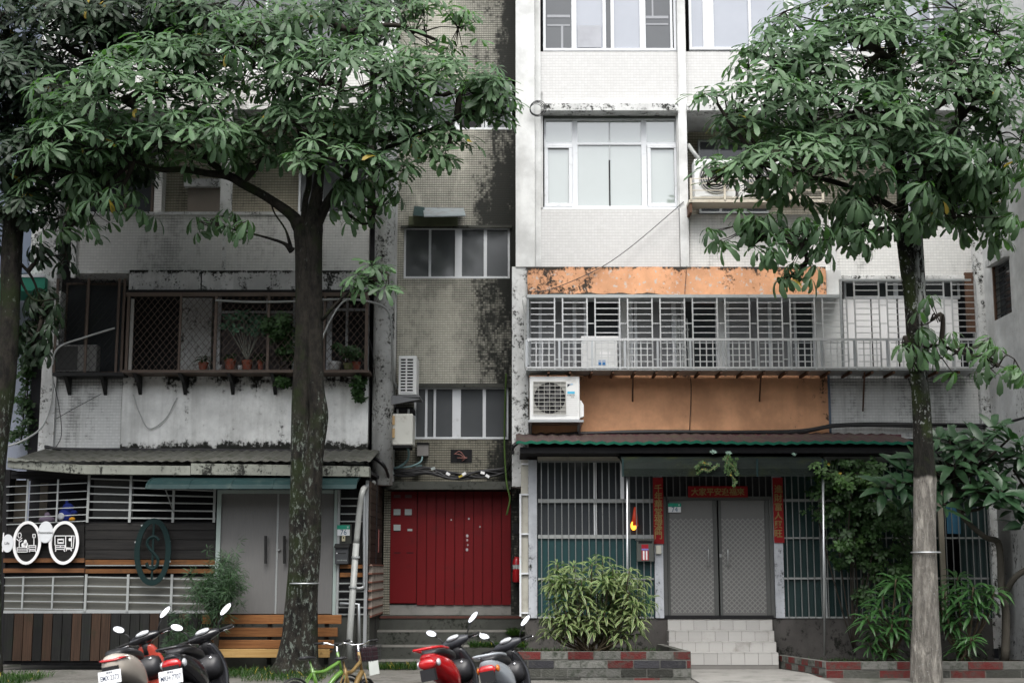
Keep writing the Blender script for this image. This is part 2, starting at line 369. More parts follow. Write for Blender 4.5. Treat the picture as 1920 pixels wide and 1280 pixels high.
mortar = M('mortar', (.11,.11,.10), .95, var=.3, sc=10, dirt=(.02,.025,.015), da=.7)
plastic_b = M('black_plastic', (.018,.018,.020), .42, var=.2, space='o')
white_paint = M('white_paint', (.78,.78,.78), .5, var=.03)
signpale = M('pale_sign_disc', (.66,.68,.70), .5, var=.03)
ink = M('dark_ink', (.03,.03,.035), .6, var=0)
emblem = M('dark_green_metal', (.004,.016,.016), .8, var=.2)
plate_w = M('plate_white', (.72,.74,.76), .4, var=.02, space='o')
signgreen = M('house_number_green', (.03,.30,.20), .5, var=.05)
terracotta = M('terracotta', (.22,.065,.04), .8, var=.2, space='o')
blue_p = M('blue_plush', (.02,.035,.20), .95, var=.15, space='o', bump=.4, bs=80)
# ================================================================ ground
def ground():
    s = NT('wet_asphalt'); p = s.pos()
    c = s.mix(s.noise(p, 120, 3, .8), (.03,.03,.03), (.075,.075,.073)); c = s.mix(s.sm(s.noise(p, .6, 6), .4, .7), c, (.03,.03,.03))
    s.bump(s.noise(p, 150, 3), .4, .01); asphalt = s.fin(c, s.sm(s.noise(p, .8, 5), .35, .65, .35, .85))
    MB().box(-60, 60, -60, 40, -.36, -.16).build('ground', asphalt, kind='structure')
    s = NT('damp_pavement'); p = s.pos()
    c = s.mix(s.noise(p, 9, 7, .7), (.085,.083,.076), (.17,.165,.15)); c = s.mix(s.sm(s.noise(p, 1.1, 7, .7), .5, .68), c, (.035,.042,.028))
    s.bump(s.noise(p, 60, 5), .4, .01); pave = s.fin(c, s.sm(s.noise(p, 1.0, 5), .35, .65, .35, .9))
    MB().box(-14, 14, -5.9, 2, -.2, .06).build('pavement', pave, kind='structure')
    MB().box(-14, 14, -6.06, -5.903, -.2, .05).build('kerb', concrete, kind='structure', bevel=.015)
    MB().box(X(1300,1260,-4), X(1545,1260,-4), -5.9, -1.9, 0, .085).build('path', concrete, kind='structure')
    soil = M('wet_soil', (.035,.028,.02), .95, var=.5, sc=14, bump=.8, bs=30)
    return soil
soil = ground()
# ================================================================ window helper
def window(par, px0, py0, px1, py1, Y, frames, fr=alum, gl=glass_d, fw=4, d=.07, transoms=(), name='window', gls=None, mull=None):
    """window part > frame bars and panes; frames = pixel columns of the inner stiles"""
    x0, x1, _, _, z0, z1 = PB(px0, py0, px1, py1, Y)
    rr = (py0+py1)/2; f = fw/FPX*(Y-CY)
    m = MB()
    m.box(x0, x1, Y, Y+d, z0, z0+f).box(x0, x1, Y, Y+d, z1-f, z1).box(x0, x0+f, Y+.002, Y+d, z0+f, z1-f).box(x1-f, x1, Y+.002, Y+d, z0+f, z1-f)
    o = m.build(name, fr, par, bevel=.004)
    xs = [x0+f]
    for c in frames:
        c0, c1 = c if isinstance(c, tuple) else (c-2.2, c+2.2)
        a, b = X(c0, rr, Y), X(c1, rr, Y)
        bx('stile', fr, o, a, b, Y+.006, Y+d-.01, z0+f, z1-f); xs += [a, b]
    xs.append(x1-f)
    for i in range(0, len(xs)-1, 2):
        g = gls[i//2] if gls and i//2 < len(gls) and gls[i//2] else gl
        bx('pane', g, o, xs[i], xs[i+1], Y+.030+.012*((i//2) % 2), Y+.045+.012*((i//2) % 2), z0+f, z1-f)
        for t in transoms:
            zt = Z(t, Y); bx('transom', fr, o, xs[i], xs[i+1], Y+.01, Y+.028, zt-f*.6, zt+f*.6)
    return o
def slabz(par, name, mat, px0, px1, py, Y, y1, th, ref=None):
    z = Z(py, Y); return bx(name, mat, par, X(px0, ref or py, Y), X(px1, ref or py, Y), Y, y1, z, z+th)
# ================================================================ LEFT APARTMENT BUILDING
Lb = thing('apartment_building', (X(400,800,-.4), 0, .06), 'stained white and grey tiled walk-up with caged balcony left of the beige stair bay', 'building')
YL = -.4
pb('back_wall', beige_bk, Lb, 112, 214, 700, 420, .7, .1)
pb('back_wall', core_m, Lb, 112, 520, 700, 700, .7, .1)
pb('parapet', wtile_l, Lb, 133, 401, 692, 507, YL, .14)
pb('parapet_coping', wpl_l, Lb, 133, 397, 692, 402.5, YL-.02, .18)
pb('parapet_edge', wpl_l, Lb, 417, 404, 424, 505, YL-.015, .03)
pb('parapet', wtile_l, Lb, 133, 96, 692, 205, YL, .14)
pb('wall', wtile_l, Lb, 133, -520, 692, -120, YL, .14)
pb('parapet', wtile_l, Lb, 133, -120, 692, -60, YL, .14)
window(Lb, 140, -60, 692, 96, YL+.02, [250, 380, 500, 600], gl=glass_g)
pb('corner_pier', wpl_l, Lb, 104, -520, 132, 545, YL-.06, .3)
pb('corner_pier', wpl_l, Lb, 78, 545, 106, 850, YL-.05, .3)
pb('party_wall', core_m, Lb, 86, -500, 104, 900, .0, 1.0)
pb('party_wall', wtile_lo, Lb, 84, 706, 227, 846, YL, .16)
pb('wall_panel', wpl_p, Lb, 227.5, 700, 690, 856, YL-.06, .22)
pb('wall_edge', wpl_l, Lb, 84, 846, 690, 870, YL-.02, .18)
pb('corner_strip', wpl_l, Lb, 135, 402, 143, 520, YL-.03, .06)
pb('divider_column', wpl_l, Lb, 415, 205, 433, 398, YL+.02, .2)
pb('divider_column', wtile_l, Lb, 290, 290, 304, 398, .4, .28)
pb('window_head', wpl_l, Lb, 345, 335, 414, 349, .5, .18)
window(Lb, 148, 268, 288, 402, .45, [188, 236], fr=brownbar, gl=glass_d)
pb('door', M('taupe_door', (.22,.19,.16), .6, var=.15), Lb, 352, 349, 412, 402, .62, .05)
window(Lb, 560, 270, 690, 402, .5, [(598, 606), 640], fr=alum, gl=glass_g)
for k, pyz in enumerate((205, 512)):
    z = Z(pyz, YL); bx('floor_slab', wpl_l, Lb, X(133, pyz, YL), X(692, pyz, YL), YL+.002, .7, z-.0, z+.10)
pb('beam', beam_m, Lb, 242, 506, 376, 546, -.75, .4)
pb('beam', beam_m, Lb, 378.5, 507, 692, 546, -.75, .4)
pb('beam_joint', dark, Lb, 375.5, 508, 379, 545, -.74, .3)
# 2F interior wall behind the cage
pb('pillar', wpl_l, Lb, 336, 548, 396, 700, .35, .3)
window(Lb, 403, 552, 552, 700, .4, [(404, 413), 500], gl=core_m, transoms=(585,))
window(Lb, 604, 552, 692, 700, .4, [(612, 622), 650], gl=core_m, transoms=(580,))
pb('inner_wall', M('dusty_mauve_wall', (.10,.09,.09), .9), Lb, 416, 590, 540, 700, .36, .03)
window(Lb, 120, 530, 232, 700, .2, [160], fr=brownbar, gl=glass_d)
# round white corner column with its strip
m = MB(); xa, xb = X(697,700,-.6), X(737,700,-.6)
m.cyl(((xa+xb)/2, -.42, Z(908,-.6)), ((xa+xb)/2, -.42, 17), (xb-xa)/2, 20).build('column', wpl_l, Lb, smooth=True)
pb('column_strip', wpl, Lb, 733, -520, 744, 905, -.25, .5)
# ================================================================ STAIR BAY
Sb = thing('stair_tower', (X(850,800,.3), .3, .06), 'narrow beige mosaic tiled stairwell bay blackened by mould above the red gate', 'building')
YS = .3
pb('tiled_wall', beige, Sb, 744, -520, 966, 150, YS, .2, ref=200)
pb('tiled_wall', beige, Sb, 744, 243, 966, 425, YS, .2)
pb('tiled_wall', beige, Sb, 744, 522, 966, 724, YS, .2)
pb('tiled_wall', beige_lo, Sb, 736, 824, 962, 903, YS, .2)
for a, b, c, d in ((744, 150, 760, 243), (744, 425, 757, 522), (957, 425, 966, 522), (736, 724, 776, 824), (953, 724, 962, 824)):
    pb('tiled_wall', beige, Sb, a, b, c, d, YS+.003, .2, ref=(b+d)/2)
window(Sb, 760, 150, 960, 243, YS+.05, [808, (853, 862), 905, 912], gl=glass_g, gls=[None, None, core_m, None])
window(Sb, 757, 426, 956, 522, YS+.05, [806, (853, 866), (907, 913)], gl=glass_g)
window(Sb, 776, 725, 954, 823, YS+.05, [799, 815, (848, 864), (905, 911)], gl=glass_g)
pb('window_lintel', blackconc, Sb, 752, 422, 960, 427, YS-.04, .06)
pb('window_lintel', blackconc, Sb, 780, 719, 960, 726, YS-.04, .06)
pb('ledge', blackconc, Sb, 724, 902, 958, 917, -.15, .5)
pb('gate_jamb', beige_lo, Sb, 719, 915, 732, 1155, YS-.05, .3)
pb('gate_jamb', beige_lo, Sb, 958, 915, 977, 1155, YS-.05, .3)
pb('gate_threshold', concrete, Sb, 728, 1133, 962, 1153, YS-.04, .3)
pb('gate_head', dark, Sb, 728, 905, 962, 922, YS+.0, .3)
# black broken vent recess with wires
pb('vent_recess', dark, Sb, 845, 842, 885, 867, YS-.012, .03)
m = MB(); rs = random.Random(4)
for k in range(3):
    p0 = W(850+rs.uniform(0,8), 850+rs.uniform(0,10), YS-.03)
    m.tube(spl([p0, W(862, 846+6*k, YS-.06), W(872+rs.uniform(-4,6), 858, YS-.05), W(866, 864-4*k, YS-.03)], 5), .006, 5)
m.build('loose_wire', M('pink_wire', (.30,.14,.12), .5), Sb, smooth=True)
# ================================================================ RIGHT APARTMENT BUILDING
Rb = thing('apartment_building', (X(1400,800,-.4), 0, .06), 'bright white tiled walk-up with orange painted second storey right of the stair bay', 'building')
YR = -.4
pb('end_pier', wpl, Rb, 967, -520, 1003, 500, -.6, .5, ref=300)
pb('end_pier', plaster('pier_flaking', (.60,.61,.60), ga=.68, gsc=2.6, mid=(.3,.3,.29), streak=.7), Rb, 960, 500, 991, 912, -.58, .5, ref=700)
pb('pier_strip', wpl, Rb, 1003.5, -520, 1014, 500, YR-.06, .2, ref=300)
def wpan(a, b, c, d, mat=wtile, Y=YR, dd=.14): return pb('wall_panel', mat, Rb, a, b, c, d, Y, dd)
wpan(1013, -520, 1272, -230); wpan(1286, -520, 1840, -230)
wpan(1013, 97, 1271, 195); wpan(1287, 97, 1842, 195)
wpan(1008, 392, 1274, 500)
pb('balcony_parapet', wtile_lo if False else wtile_l, Rb, 1293, 402, 1840, 520, YR, .14)
pb('column', wpl, Rb, 1271, -520, 1286, 195, YR-.08, .2, ref=100)
pb('column', wpl, Rb, 1274, 195, 1290, 500, YR-.08, .2, ref=350)
pb('column', wpl, Rb, 1556, 400, 1568, 520, YR-.03, .2)
pb('ledge', ledge_m, Rb, 1014, 194, 1272, 207, YR-.14, .3)
pb('ledge', ledge_m, Rb, 1288, 194, 1842, 207, YR-.14, .3)
window(Rb, 1018, -200, 1266, 95, YR+.03, [(1071, 1080), (1129, 1135), (1144, 1150), (1198, 1209), (1255,1259)], fw=5, gls=[glass_g, glass_t, glass_g, glass_t, glass_g, core_m])
window(Rb, 1290, -200, 1842, 93, YR+.03, [(1316, 1336), (1401, 1406), (1469, 1486), (1570, 1576), (1640, 1655), (1740, 1746)], fw=5, gl=glass_t)
for a, b, c, d in ((1026, 28, 1069, 33), (1026, 46, 1069, 49), (1052, 49, 1056, 90), (1211, 30, 1253, 35), (1211, 44, 1253, 47), (1222, 0, 1225, 30)):
    pb('frame_reflection', M('frame_reflection_grey', (.30,.31,.33), .5, var=.1), Rb, a, b, c, d, YR+.052, .006)  # pale bars laid over opaque panes imitate the reflection of inner frames
pb('inner_blind', M('pale_inner_blind', (.36,.37,.40), .6), Rb, 1083, 48, 1127, 89, YR+.050, .004)
# 3F bay window, recessed
z0, z1 = Z(392, YR+.1), Z(208, YR+.1)
bx('window_reveal', wpl, Rb, X(1012,300,YR), X(1018,300,YR), YR, .1, z0, z1+.3); bx('window_reveal', wpl, Rb, X(1270,300,YR), X(1275,300,YR), YR+.002, .1, z0, z1+.3)
YW = YR+.16
pb('window_board', alum, Rb, 1016, 388, 1274, 393, YW-.1, .2)
o = window(Rb, 1020, 222, 1271, 390, YW, [(1073, 1083), (1203, 1213)], fw=4, gl=glass_l, transoms=(269,))
for a, b in ((1021, 1073), (1214, 1271)):
    x0, x1, _, _, zz0, zz1 = PB(a, 272, b, 388, YW); f = .06
    MB().box(x0, x1, YW-.03, YW+.02, zz0, zz0+f).box(x0, x1, YW-.03, YW+.02, zz1-f, zz1).box(x0, x0+f, YW-.028, YW+.02, zz0+f, zz1-f).box(x1-f, x1, YW-.028, YW+.02, zz0+f, zz1-f).build('casement', alum, o, bevel=.006)
pb('mullion', alum2, o, 1142, 224, 1144, 300, YW+.022, .012)
pb('curtain_gap', dark, o, 1142, 300, 1144.5, 388, YW+.018, .012)
bx('window_blind', M('pale_blind', (.5,.52,.50), .8), Rb, X(1020,300,YW), X(1270,300,YW), YW+.09, YW+.1, z0, z1)
# 3F balcony recess behind the parapet
pb('back_wall', beige_bk, Rb, 1290, 190, 1860, 420, .75, .1)
z = Z(207, YR-.1); bx('floor_slab', wpl, Rb, X(1014,207,YR), X(1850,207,YR), YR-.05, .75, z+.004, z+.14)
window(Rb, 1310, 262, 1440, 400, .6, [1350, 1396], gl=glass_d, fr=alum2)
window(Rb, 1470, 240, 1640, 300, .6, [(1520, 1526), 1580], gl=glass_g)
window(Rb, 1700, 240, 1820, 400, .6, [1740, 1780], gl=glass_d)
# 2F
pb('beam', orange_b, Rb, 989, 500, 1549, 552, -.66, .35)
m = MB(); rs = random.Random(3); pts = [(1018, 551), (1550, 551)]
poly = []
for k in range(26): poly.append((X(1018+(1240-1018)*k/25, 552, -.68), Z(552-4.5*abs(sin(k*.5))*rs.uniform(.4,1), -.68)))
poly = [(poly[0][0], Z(554,-.68))]+poly+[(poly[-1][0], Z(554,-.68))]
m.prism(poly, -.68, -.655).build('broken_render_edge', blackconc, Rb)
pb('beam_end', wpl, Rb, 1549.5, 506, 1578, 552, -.58, .3)
pb('lower_wall', orange_w, Rb, 989, 695, 1555, 820, YR, .15)
pb('wall_edge', M('dark_red_edge', (.13,.03,.02), .7), Rb, 986, 702, 992, 812, YR-.015, .05)
pb('lower_wall', wtile_lo, Rb, 1555.5, 695, 1850, 822, YR-.002, .15)
pb('blue_edge_strip', M('blue_grey_sealant', (.12,.16,.22), .7), Rb, 1553.5, 700, 1557.5, 812, YR-.02, .03)
pb('slab_edge', wpl_l, Rb, 1555, 516, 1848, 524, YR-.03, .3)
YW2 = -.22
pb('wall_top', alum2, Rb, 990, 552, 1575, 560, YW2-.02, .2)
window(Rb, 990, 557, 1165, 694, YW2, [(1010, 1016), (1074, 1081), (1095, 1101)], gl=M('screened_glass', (.22,.225,.23), .4), fw=6, gls=[None, None, None, glass_d])
window(Rb, 1181, 557, 1348, 694, YW2, [(1190, 1195), (1260, 1268), (1278, 1284)], gl=MC['screened_glass'], fw=6, gls=[None, None, None, glass_d])
window(Rb, 1362, 557, 1530, 694, YW2, [(1441, 1448), (1490, 1494)], gl=MC['screened_glass'], fw=6, gls=[None, None, glass_d])
pb('wall_panel', wpl, Rb, 1165, 557, 1181, 694, YW2-.02, .12)
pb('wall_panel', wpl, Rb, 1348, 557, 1362, 694, YW2-.02, .12)
pb('wall_panel', wpl, Rb, 1531, 557, 1580, 694, YW2-.02, .12)
window(Rb, 1583, 526, 1800, 560, YW2, [(1676, 1684), (1700, 1706)], gl=glass_d, fw=4)
for a, b in ((1583, 1634), (1637, 1683), (1687, 1740), (1743, 1799)):
    pb('door_panel', white_paint, Rb, a, 560.5, b, 694, YW2, .05)
pb('inner_wall', core_m, Rb, 1800, 524, 1850, 694, .2, .1)
pb('sill_slab', concrete, Rb, 990, 690, 1848, 700, YR-.02, .3)
# core mass, roofs and cross walls behind everything
bx('core', core_m, Rb, X(962,640,.8), 9.5, .86, 6, 0, 17.5); bx('core', core_m, Sb, X(736,640,.5), X(965,640,.5), YS+.45, 6, 0, 17.5)
bx('core', core_m, Lb, X(104,640,.8), X(736,640,.5)-.01, .82, 6, 0, 17.5)
z = Z(816, YR); bx('floor_slab', core_m, Rb, X(966,816,YR), X(1850,816,YR), YR+.15, .86, z-.05, z+.1)
z = Z(700, YR); bx('floor_slab', core_m, Rb, X(966,816,YR), X(1850,816,YR), YR+.15, .86, z-.12, z-.02)
bx('roof', concrete, Rb, X(960,640,-.6), 9.5, -1.0, 6, 17.5, 17.8); bx('roof', concrete, Sb, X(737,640,.3), X(960,640,-.6)-.01, -.3, 6, 17.6, 17.9); bx('roof', concrete, Lb, X(80,640,-.4), X(737,640,.3)-.02, -1.0, 6, 17.5, 17.8)
# ================================================================ SIDE WING on the right (faces left, comes towards the street)
Wb = thing('side_wing', (X(1850,700,YR), -1.4, .06), 'projecting white side wing with small barred window at right edge', 'building')
xw = X(1850, 700, YR)
zb, zt = Z(600, -1.0), Z(498, -1.0)
bx('wall', wpl, Wb, xw, xw+.2, -2.9, YR+.14, .06, zb-.0)
bx('wall', wpl, Wb, xw, xw+.2, -2.9, YR+.14, zt, 17.4)
bx('wall', wpl, Wb, xw, xw+.2, -2.9, -1.75, zb, zt); bx('wall', wpl, Wb, xw, xw+.2, -.95, YR+.14, zb, zt)
bx('window_hood', ledge_m, Wb, xw-.10, xw+.02, -1.8, -.9, zt-.02, zt+.09)
o = MB().box(xw+.10, xw+.16, -1.75, -.95, zb, zt).build('window', glass_d, Wb)
for k in range(8): bx('bar', blacksteel, o, xw+.01, xw+.03, -1.74, -.96, zb+.06+k*(zt-zb-.1)/7.5, zb+.075+k*(zt-zb-.1)/7.5)
bx('frame', rust, o, xw-.01, xw+.03, -1.0, -.955, zb, zt)
bx('end_wall', wpl, Wb, xw, xw+4, -3.1, -2.9, .06, 17.4)
bx('pier', wpl_l, Wb, xw-.16, xw-.002, YR-.12, YR+.1, .3, 17)
bx('rust_stain_strip', rust, Wb, xw-.30, xw-.165, YR-.06, YR+.0, Z(625, YR), Z(512, YR))
# ================================================================ NEIGHBOUR on the far left
Nb = thing('neighbour_building', (X(30,800,-.2), .2, .06), 'dim neighbouring house with blue grey wall and green awning behind left trunk', 'building')
pb('wall', M('blue_grey_render', (.13,.15,.20), .85, var=.15, dirt=(.05,.05,.06), da=.4), Nb, -220, -300, 100, 512, .4, .3)
pb('wall', M('pale_blue_render', (.30,.33,.40), .85, var=.15, dirt=(.08,.08,.08), da=.5), Nb, -220, 545, 78, 1000, .4, .3)
pb('pier', wpl_l, Nb, 76, -300, 103, 545, -.1, .4); pb('shutter_box', core_m, Nb, 60, 545, 78, 860, .3, .3)
o = pb('awning', M('green_awning', (.03,.22,.15), .5), Nb, -200, 520, 84, 545, -.6, .9)
pb('awning_edge', alum, Nb, -200, 514, 84, 519.5, -.62, .06)
pb('window', glass_d, Nb, -100, 560, 22, 680, .37, .03)
bx('core', core_m, Nb, -22, X(104,640,.8)-.01, .72, 6, 0, 14)
# ================================================================ LEFT SHOP FRONT (ground floor of the left building)
YF = -1.8
Sh = thing('shop_front', (X(400,1100,YF), YF, .06), 'ground floor shop front with dark planks, white bars and double grey wood door', 'shop front')
# roof slab with stained fascia, two runs
def run(mb, p, q, Y, d, h0, h1):
    """sloping fascia strip between pixel points p,q (top edge), heights h0,h1 px"""
    a, b = W(p[0], p[1], Y), W(q[0], q[1], Y); c, e = W(p[0], p[1]+h0, Y), W(q[0], q[1]+h1, Y)
    vs = [a, b, e, c]; mb.add([(v.x, Y, v.z) for v in vs]+[(v.x, Y+d, v.z) for v in vs], [(0,1,2,3),(7,6,5,4),(0,4,5,1),(3,2,6,7),(0,3,7,4),(1,5,6,2)]); return mb
m = MB(); run(m, (14, 857), (150, 871), -2.1, .25, 19, 17); run(m, (150.3, 871), (357, 873), -2.1, .25, 17, 17)
m.build('fascia', fascia_m, Sh)
m = MB(); run(m, (358, 868), (692, 874), -2.12, .25, 21, 19); m.build('fascia', fascia_m, Sh)
# roof sheet going back up to the wall
x0, x1 = X(10,860,-2.1), X(694,860,-2.1)
za, zb = Z(866,-2.1), Z(849,-.5)
m = MB(); n = 70; top = []; bot = []
for i in range(n+1):
    x = x0+(x1-x0)*i/n; o_ = .022*(i % 2); top.append((x, -2.13, za+o_)); bot.append((x, -.48, zb+.05+o_))
m.rings([top, bot], cap=False, closed=False).build('roof_sheet', M('weathered_roof_sheet', (.085,.085,.075), .8, var=.5, sc=6, dirt=(.03,.035,.02), da=.8, ds=5), Sh)
bx('ceiling', core_m, Sh, x0, x1, -1.80, -.4, Z(889,-1.8), Z(889,-1.8)+.05)
bx('back_wall', core_m, Sh, x0, x1, -.9, -.8, .06, Z(889,-1.8))
pb('side_post', dark, Sh, 0, 880, 12, 1150, YF, .3)
# curtains and objects seen through the left bars
pb('curtain', M('brown_curtain', (.085,.075,.06), .9, var=.25, sc=8), Sh, 12, 900, 50, 978, YF+.25, .03); pb('curtain', MC['brown_curtain'], Sh, 74, 905, 88, 978, YF+.3, .03)
pb('curtain', M('grey_curtain', (.06,.062,.06), .9, var=.25, sc=8), Sh, 175, 900, 250, 972, YF+.3, .03)
pb('wall_strip', dark, Sh, 12, 885, 405, 897, YF+.02, .05)
def hbars(par, px0, px1, ys0, ys1, Y, mat, th=2.2, posts=(), pw=4, ptop=None, pbot=None, name='bar'):
    """bars sloping slightly: ys0 at px0, ys1 at px1"""
    for a, b in zip(ys0, ys1):
        p, q = W(px0, a, Y), W(px1, b, Y); L = (q-p).length; o = bx(name, mat, par, 0, L, 0, .018, 0, th/FPX*(Y-CY))
        o.location = (p+q)/2-wl(par); o.rotation_euler = (0, -math.atan2(q.z-p.z, q.x-p.x), 0)
    for c in posts: pb('post', mat, par, c-pw/2, ptop, c+pw/2, pbot, Y-.022, .02)
hbars(Sh, 12, 163, [912,927,942,957,971,983], [905,920,935,950,964,976], YF-.02, alum2, 1.6, (50, 107), 3, 898, 978)
hbars(Sh, 166, 404, [897,911,925,940,955,970], [905,920,931,944,958,972], YF-.02, wsteel, 2.6, (165, 244, 325, 402), 4.5, 888, 979)
# dark horizontal planks, orange strips
pys = [980, 994, 1011, 1030, 1048]
for i in range(4): pb('plank', w_dark, Sh, 160, pys[i]+.7, 403, pys[i+1]-.5, YF, .03+.004*(i % 2))
pb('dark_backing', dark, Sh, 160, 978, 404, 1080, YF+.05, .03); pb('dark_backing', dark, Sh, 5, 978, 160, 1080, YF+.052, .03)
for i, (a, b) in enumerate(((978, 1000), (1000.6, 1022), (1022.6, 1046))): pb('plank', w_dark, Sh, 6, a, 158, b, YF+.01, .03)
for a, b, c, d in ((160, 1049, 403, 1058), (160, 1066, 403, 1074), (6, 1046, 158, 1054), (6, 1065, 158, 1073)):
    pb('wood_strip', w_orange if a > 100 else woodmat('dull_orange_wood%d' % b, (.09,.04,.018), (.15,.07,.03)), Sh, a, b, c, d, YF-.015, .04)
pb('rail', wsteel, Sh, 160, 1058.5, 403, 1060.3, YF-.02, .02)
# frosted panels with bars below
for a, b in ((8, 42), (43, 98), (99, 156), (160, 239), (241, 321), (323, 402)): pb('frosted_panel', glass_f, Sh, a, 1081, b, 1145, YF+.03, .02)
hbars(Sh, 8, 157, [1082,1097,1111,1126,1140], [1080,1097,1113,1128,1142], YF-.01, alum2, 1.8, (42, 98), 3, 1080, 1142)
hbars(Sh, 160, 403, [1081,1098,1113,1127,1143], [1086,1102,1117,1132,1147], YF-.02, wsteel, 2.3, (160, 239, 321, 402), 4.5, 1076, 1146)
pb('sill', alum2, Sh, 6, 1144, 404, 1149, YF-.03, .1)
# vertical deck boards
xs = [6+18.2*i for i in range(22)]; rs = random.Random(5)
for i in range(21):
    pb('deck_board', rs.choice([w_brown, w_black, w_brown, w_black, w_black]), Sh, xs[i]+.7, 1149.5, xs[i+1]-.7, 1238, -1.98-.006*(i % 3), .03)
pb('deck_backing', dark, Sh, 4, 1150, 395, 1245, -1.93, .1)
# door
DR = thing('double_door', (X(520,1100,YF), YF, .2), 'double grey wood grain door with two long dark pull handles behind left trunk', 'door')
for a, b in ((404, 412), (625, 631)): pb('frame', M('pale_green_frame', (.30,.36,.34), .45, var=.15), DR, a, 918, b, 1152, YF-.03, .1)
pb('frame', MC['pale_green_frame'], DR, 412, 918, 625, 925, YF-.028, .1)
pb('leaf', lamin, DR, 412.5, 925.5, 517, 1150, YF, .05); pb('leaf', lamin, DR, 521, 925.5, 624.5, 1150, YF, .05)
pb('meeting_strip', alum2, DR, 517.3, 925.5, 520.7, 1150, YF+.005, .04)
for a in (496, 531):
    m = MB(); p, q = W(a+2, 1004, YF-.07), W(a+2, 1056, YF-.07); m.tube([p, q], .022, 8); m.box(p.x-.01, p.x+.01, YF-.07, YF, p.z-.06, p.z-.04).box(p.x-.01, p.x+.01, YF-.07, YF, q.z+.04, q.z+.06)
    m.build('handle', blacksteel, DR, smooth=False)
m = MB(); p = W(523, 1031, YF-.03); m.cyl((p.x, YF-.03, p.z), (p.x, YF+.01, p.z), .022, 14).build('lock', steel, DR, smooth=True)
# barred strip right of the door
pb('frame', alum2, Sh, 631.5, 918, 636, 1152, YF-.03, .08)
pb('dark_backing', dark, Sh, 636, 918, 688, 1152, YF+.03, .03)
for i, (a, b) in enumerate(((1012, 1026), (1026.5, 1042), (1042.5, 1056))): pb('plank', w_dark, Sh, 637, a, 683, b, YF, .03)
pb('wood_strip', w_orange, Sh, 637, 1058, 683, 1065, YF-.01, .04); pb('wood_strip', w_orange, Sh, 637, 1073, 683, 1081, YF-.01, .04)
hbars(Sh, 636, 683, [934,948,963,977], [934,948,963,977], YF-.02, wsteel, 2.4)
hbars(Sh, 634, 683, [1093,1108,1123,1138,1151], [1093,1108,1123,1138,1151], YF-.02, wsteel, 2.4)
pb('corner_post', galv, Sh, 683, 900, 689, 1215, YF-.03, .06)
# side wall of planks with terracotta lattice at its foot (faces the gate)
xsw = X(689, 1000, YF)+.02
rs = random.Random(9)
for k in range(12):
    za, zb = Z(1058-12.5*k, -.9), Z(1058-12.5*(k+1), -.9); bx('plank', w_side, Sh, xsw, xsw+.025+.004*(k % 2), YF, .24, za+.004, zb-.004)
bx('side_backing', dark, Sh, xsw-.06, xsw-.003, YF+.07, .24, .06, Z(900, -.9))
latr = M('terracotta_lattice', (.16,.07,.05), .85, var=.3, dirt=(.2,.18,.15), da=.6, ds=7)
for k in range(7): bx('lattice_block', latr, Sh, xsw, xsw+.06, YF+.02, .22, Z(1152-15.5*k, -.9)-.012, Z(1152-15.5*k, -.9)+.012)
for k in range(9): bx('lattice_block', M('pale_lattice', (.24,.21,.18), .85, dirt=(.05,.05,.04), da=.6), Sh, xsw+.002, xsw+.058, YF+.08+k*.235, YF+.105+k*.235, Z(1150,-.9), Z(1058,-.9))
m = MB(); p = W(715, 1000, -.2); m.box(xsw+.03, xsw+.042, -.55, -.47, Z(1035,-.5), Z(992,-.5)).build('pink_strip', M('faded_pink_strip', (.25,.10,.09), .7), Sh)
bx('plinth', blackconc, Sh, X(395,1200,YF), xsw+.03, YF+.005, .2, .02, Z(1152, YF))
# ---- canopy
Cn = thing('canopy', (X(470,905,-2.3), -2.2, Z(917,-2.4)), 'long curved green blue sheet canopy above grey wood door', 'canopy')
m = MB(); pr = [(-1.85, Z(893,-1.85)), (-2.1, Z(896,-2.1)), (-2.3, Z(900,-2.3)), (-2.45, Z(908,-2.45)), (-2.5, Z(916,-2.5)), (-2.48, Z(916.5,-2.48)), (-2.42, Z(910,-2.42)), (-2.28, Z(904,-2.28)), (-2.08, Z(900,-2.08)), (-1.85, Z(897,-1.85))]
xa, xb = X(277,905,-2.4), X(668,905,-2.4)
m.rings([[(x, y, z) for y, z in pr] for x in (xa, xb)]).build('canopy_sheet', green_c, Cn)
for k in range(6): x = xa+(xb-xa)*k/5; m = MB(); m.rings([[(x+dx, y*(1)-(.006 if i < 5 else -.002), z+(.006 if i < 5 else 0)) for i, (y, z) in enumerate(pr)] for dx in (-.012, .012)]).build('seam', green_c, Cn)
m = MB(); m.tube([W(310, 916, -2.4), W(325, 960, -1.84)], .008, 6).build('stay', wsteel, Cn)
# ---- signs
def ring(px, py, rx, ry, t, Y, mat, par, name, d=.02):
    c = W(px, py, Y); k = (Y-CY)/FPX; m = MB(); m.annulus(c.x, c.z, rx*k, ry*k, t*k, t*k, Y, Y+d); return m.build(name, mat, par)
def disc(px, py, rx, ry, Y, mat, par, name, d=.02, n=40, **kw):
    c = W(px, py, Y); k = (Y-CY)/FPX; m = MB(); m.prism([(c.x+rx*k*cos(2*pi*i/n), c.z+ry*k*sin(2*pi*i/n)) for i in range(n)], Y, Y+d); return m.build(name, mat, par, **kw)
def lines(par, segs, Y, th, mat, name):
    m = MB(); k = (Y-CY)/FPX
    for (a, b, c, d) in segs:
        p, q = W(a, b, Y), W(c, d, Y); L = (q-p).length+th*k*.6; m.obox((p+q)/2, (L, .006, th*k), (0, -math.atan2(q.z-p.z, q.x-p.x), 0))
    return m.build(name, mat, par)
YG = -1.9
def rect(a, b, c, d): return [(a,b,c,b),(c,b,c,d),(c,d,a,d),(a,d,a,b)]
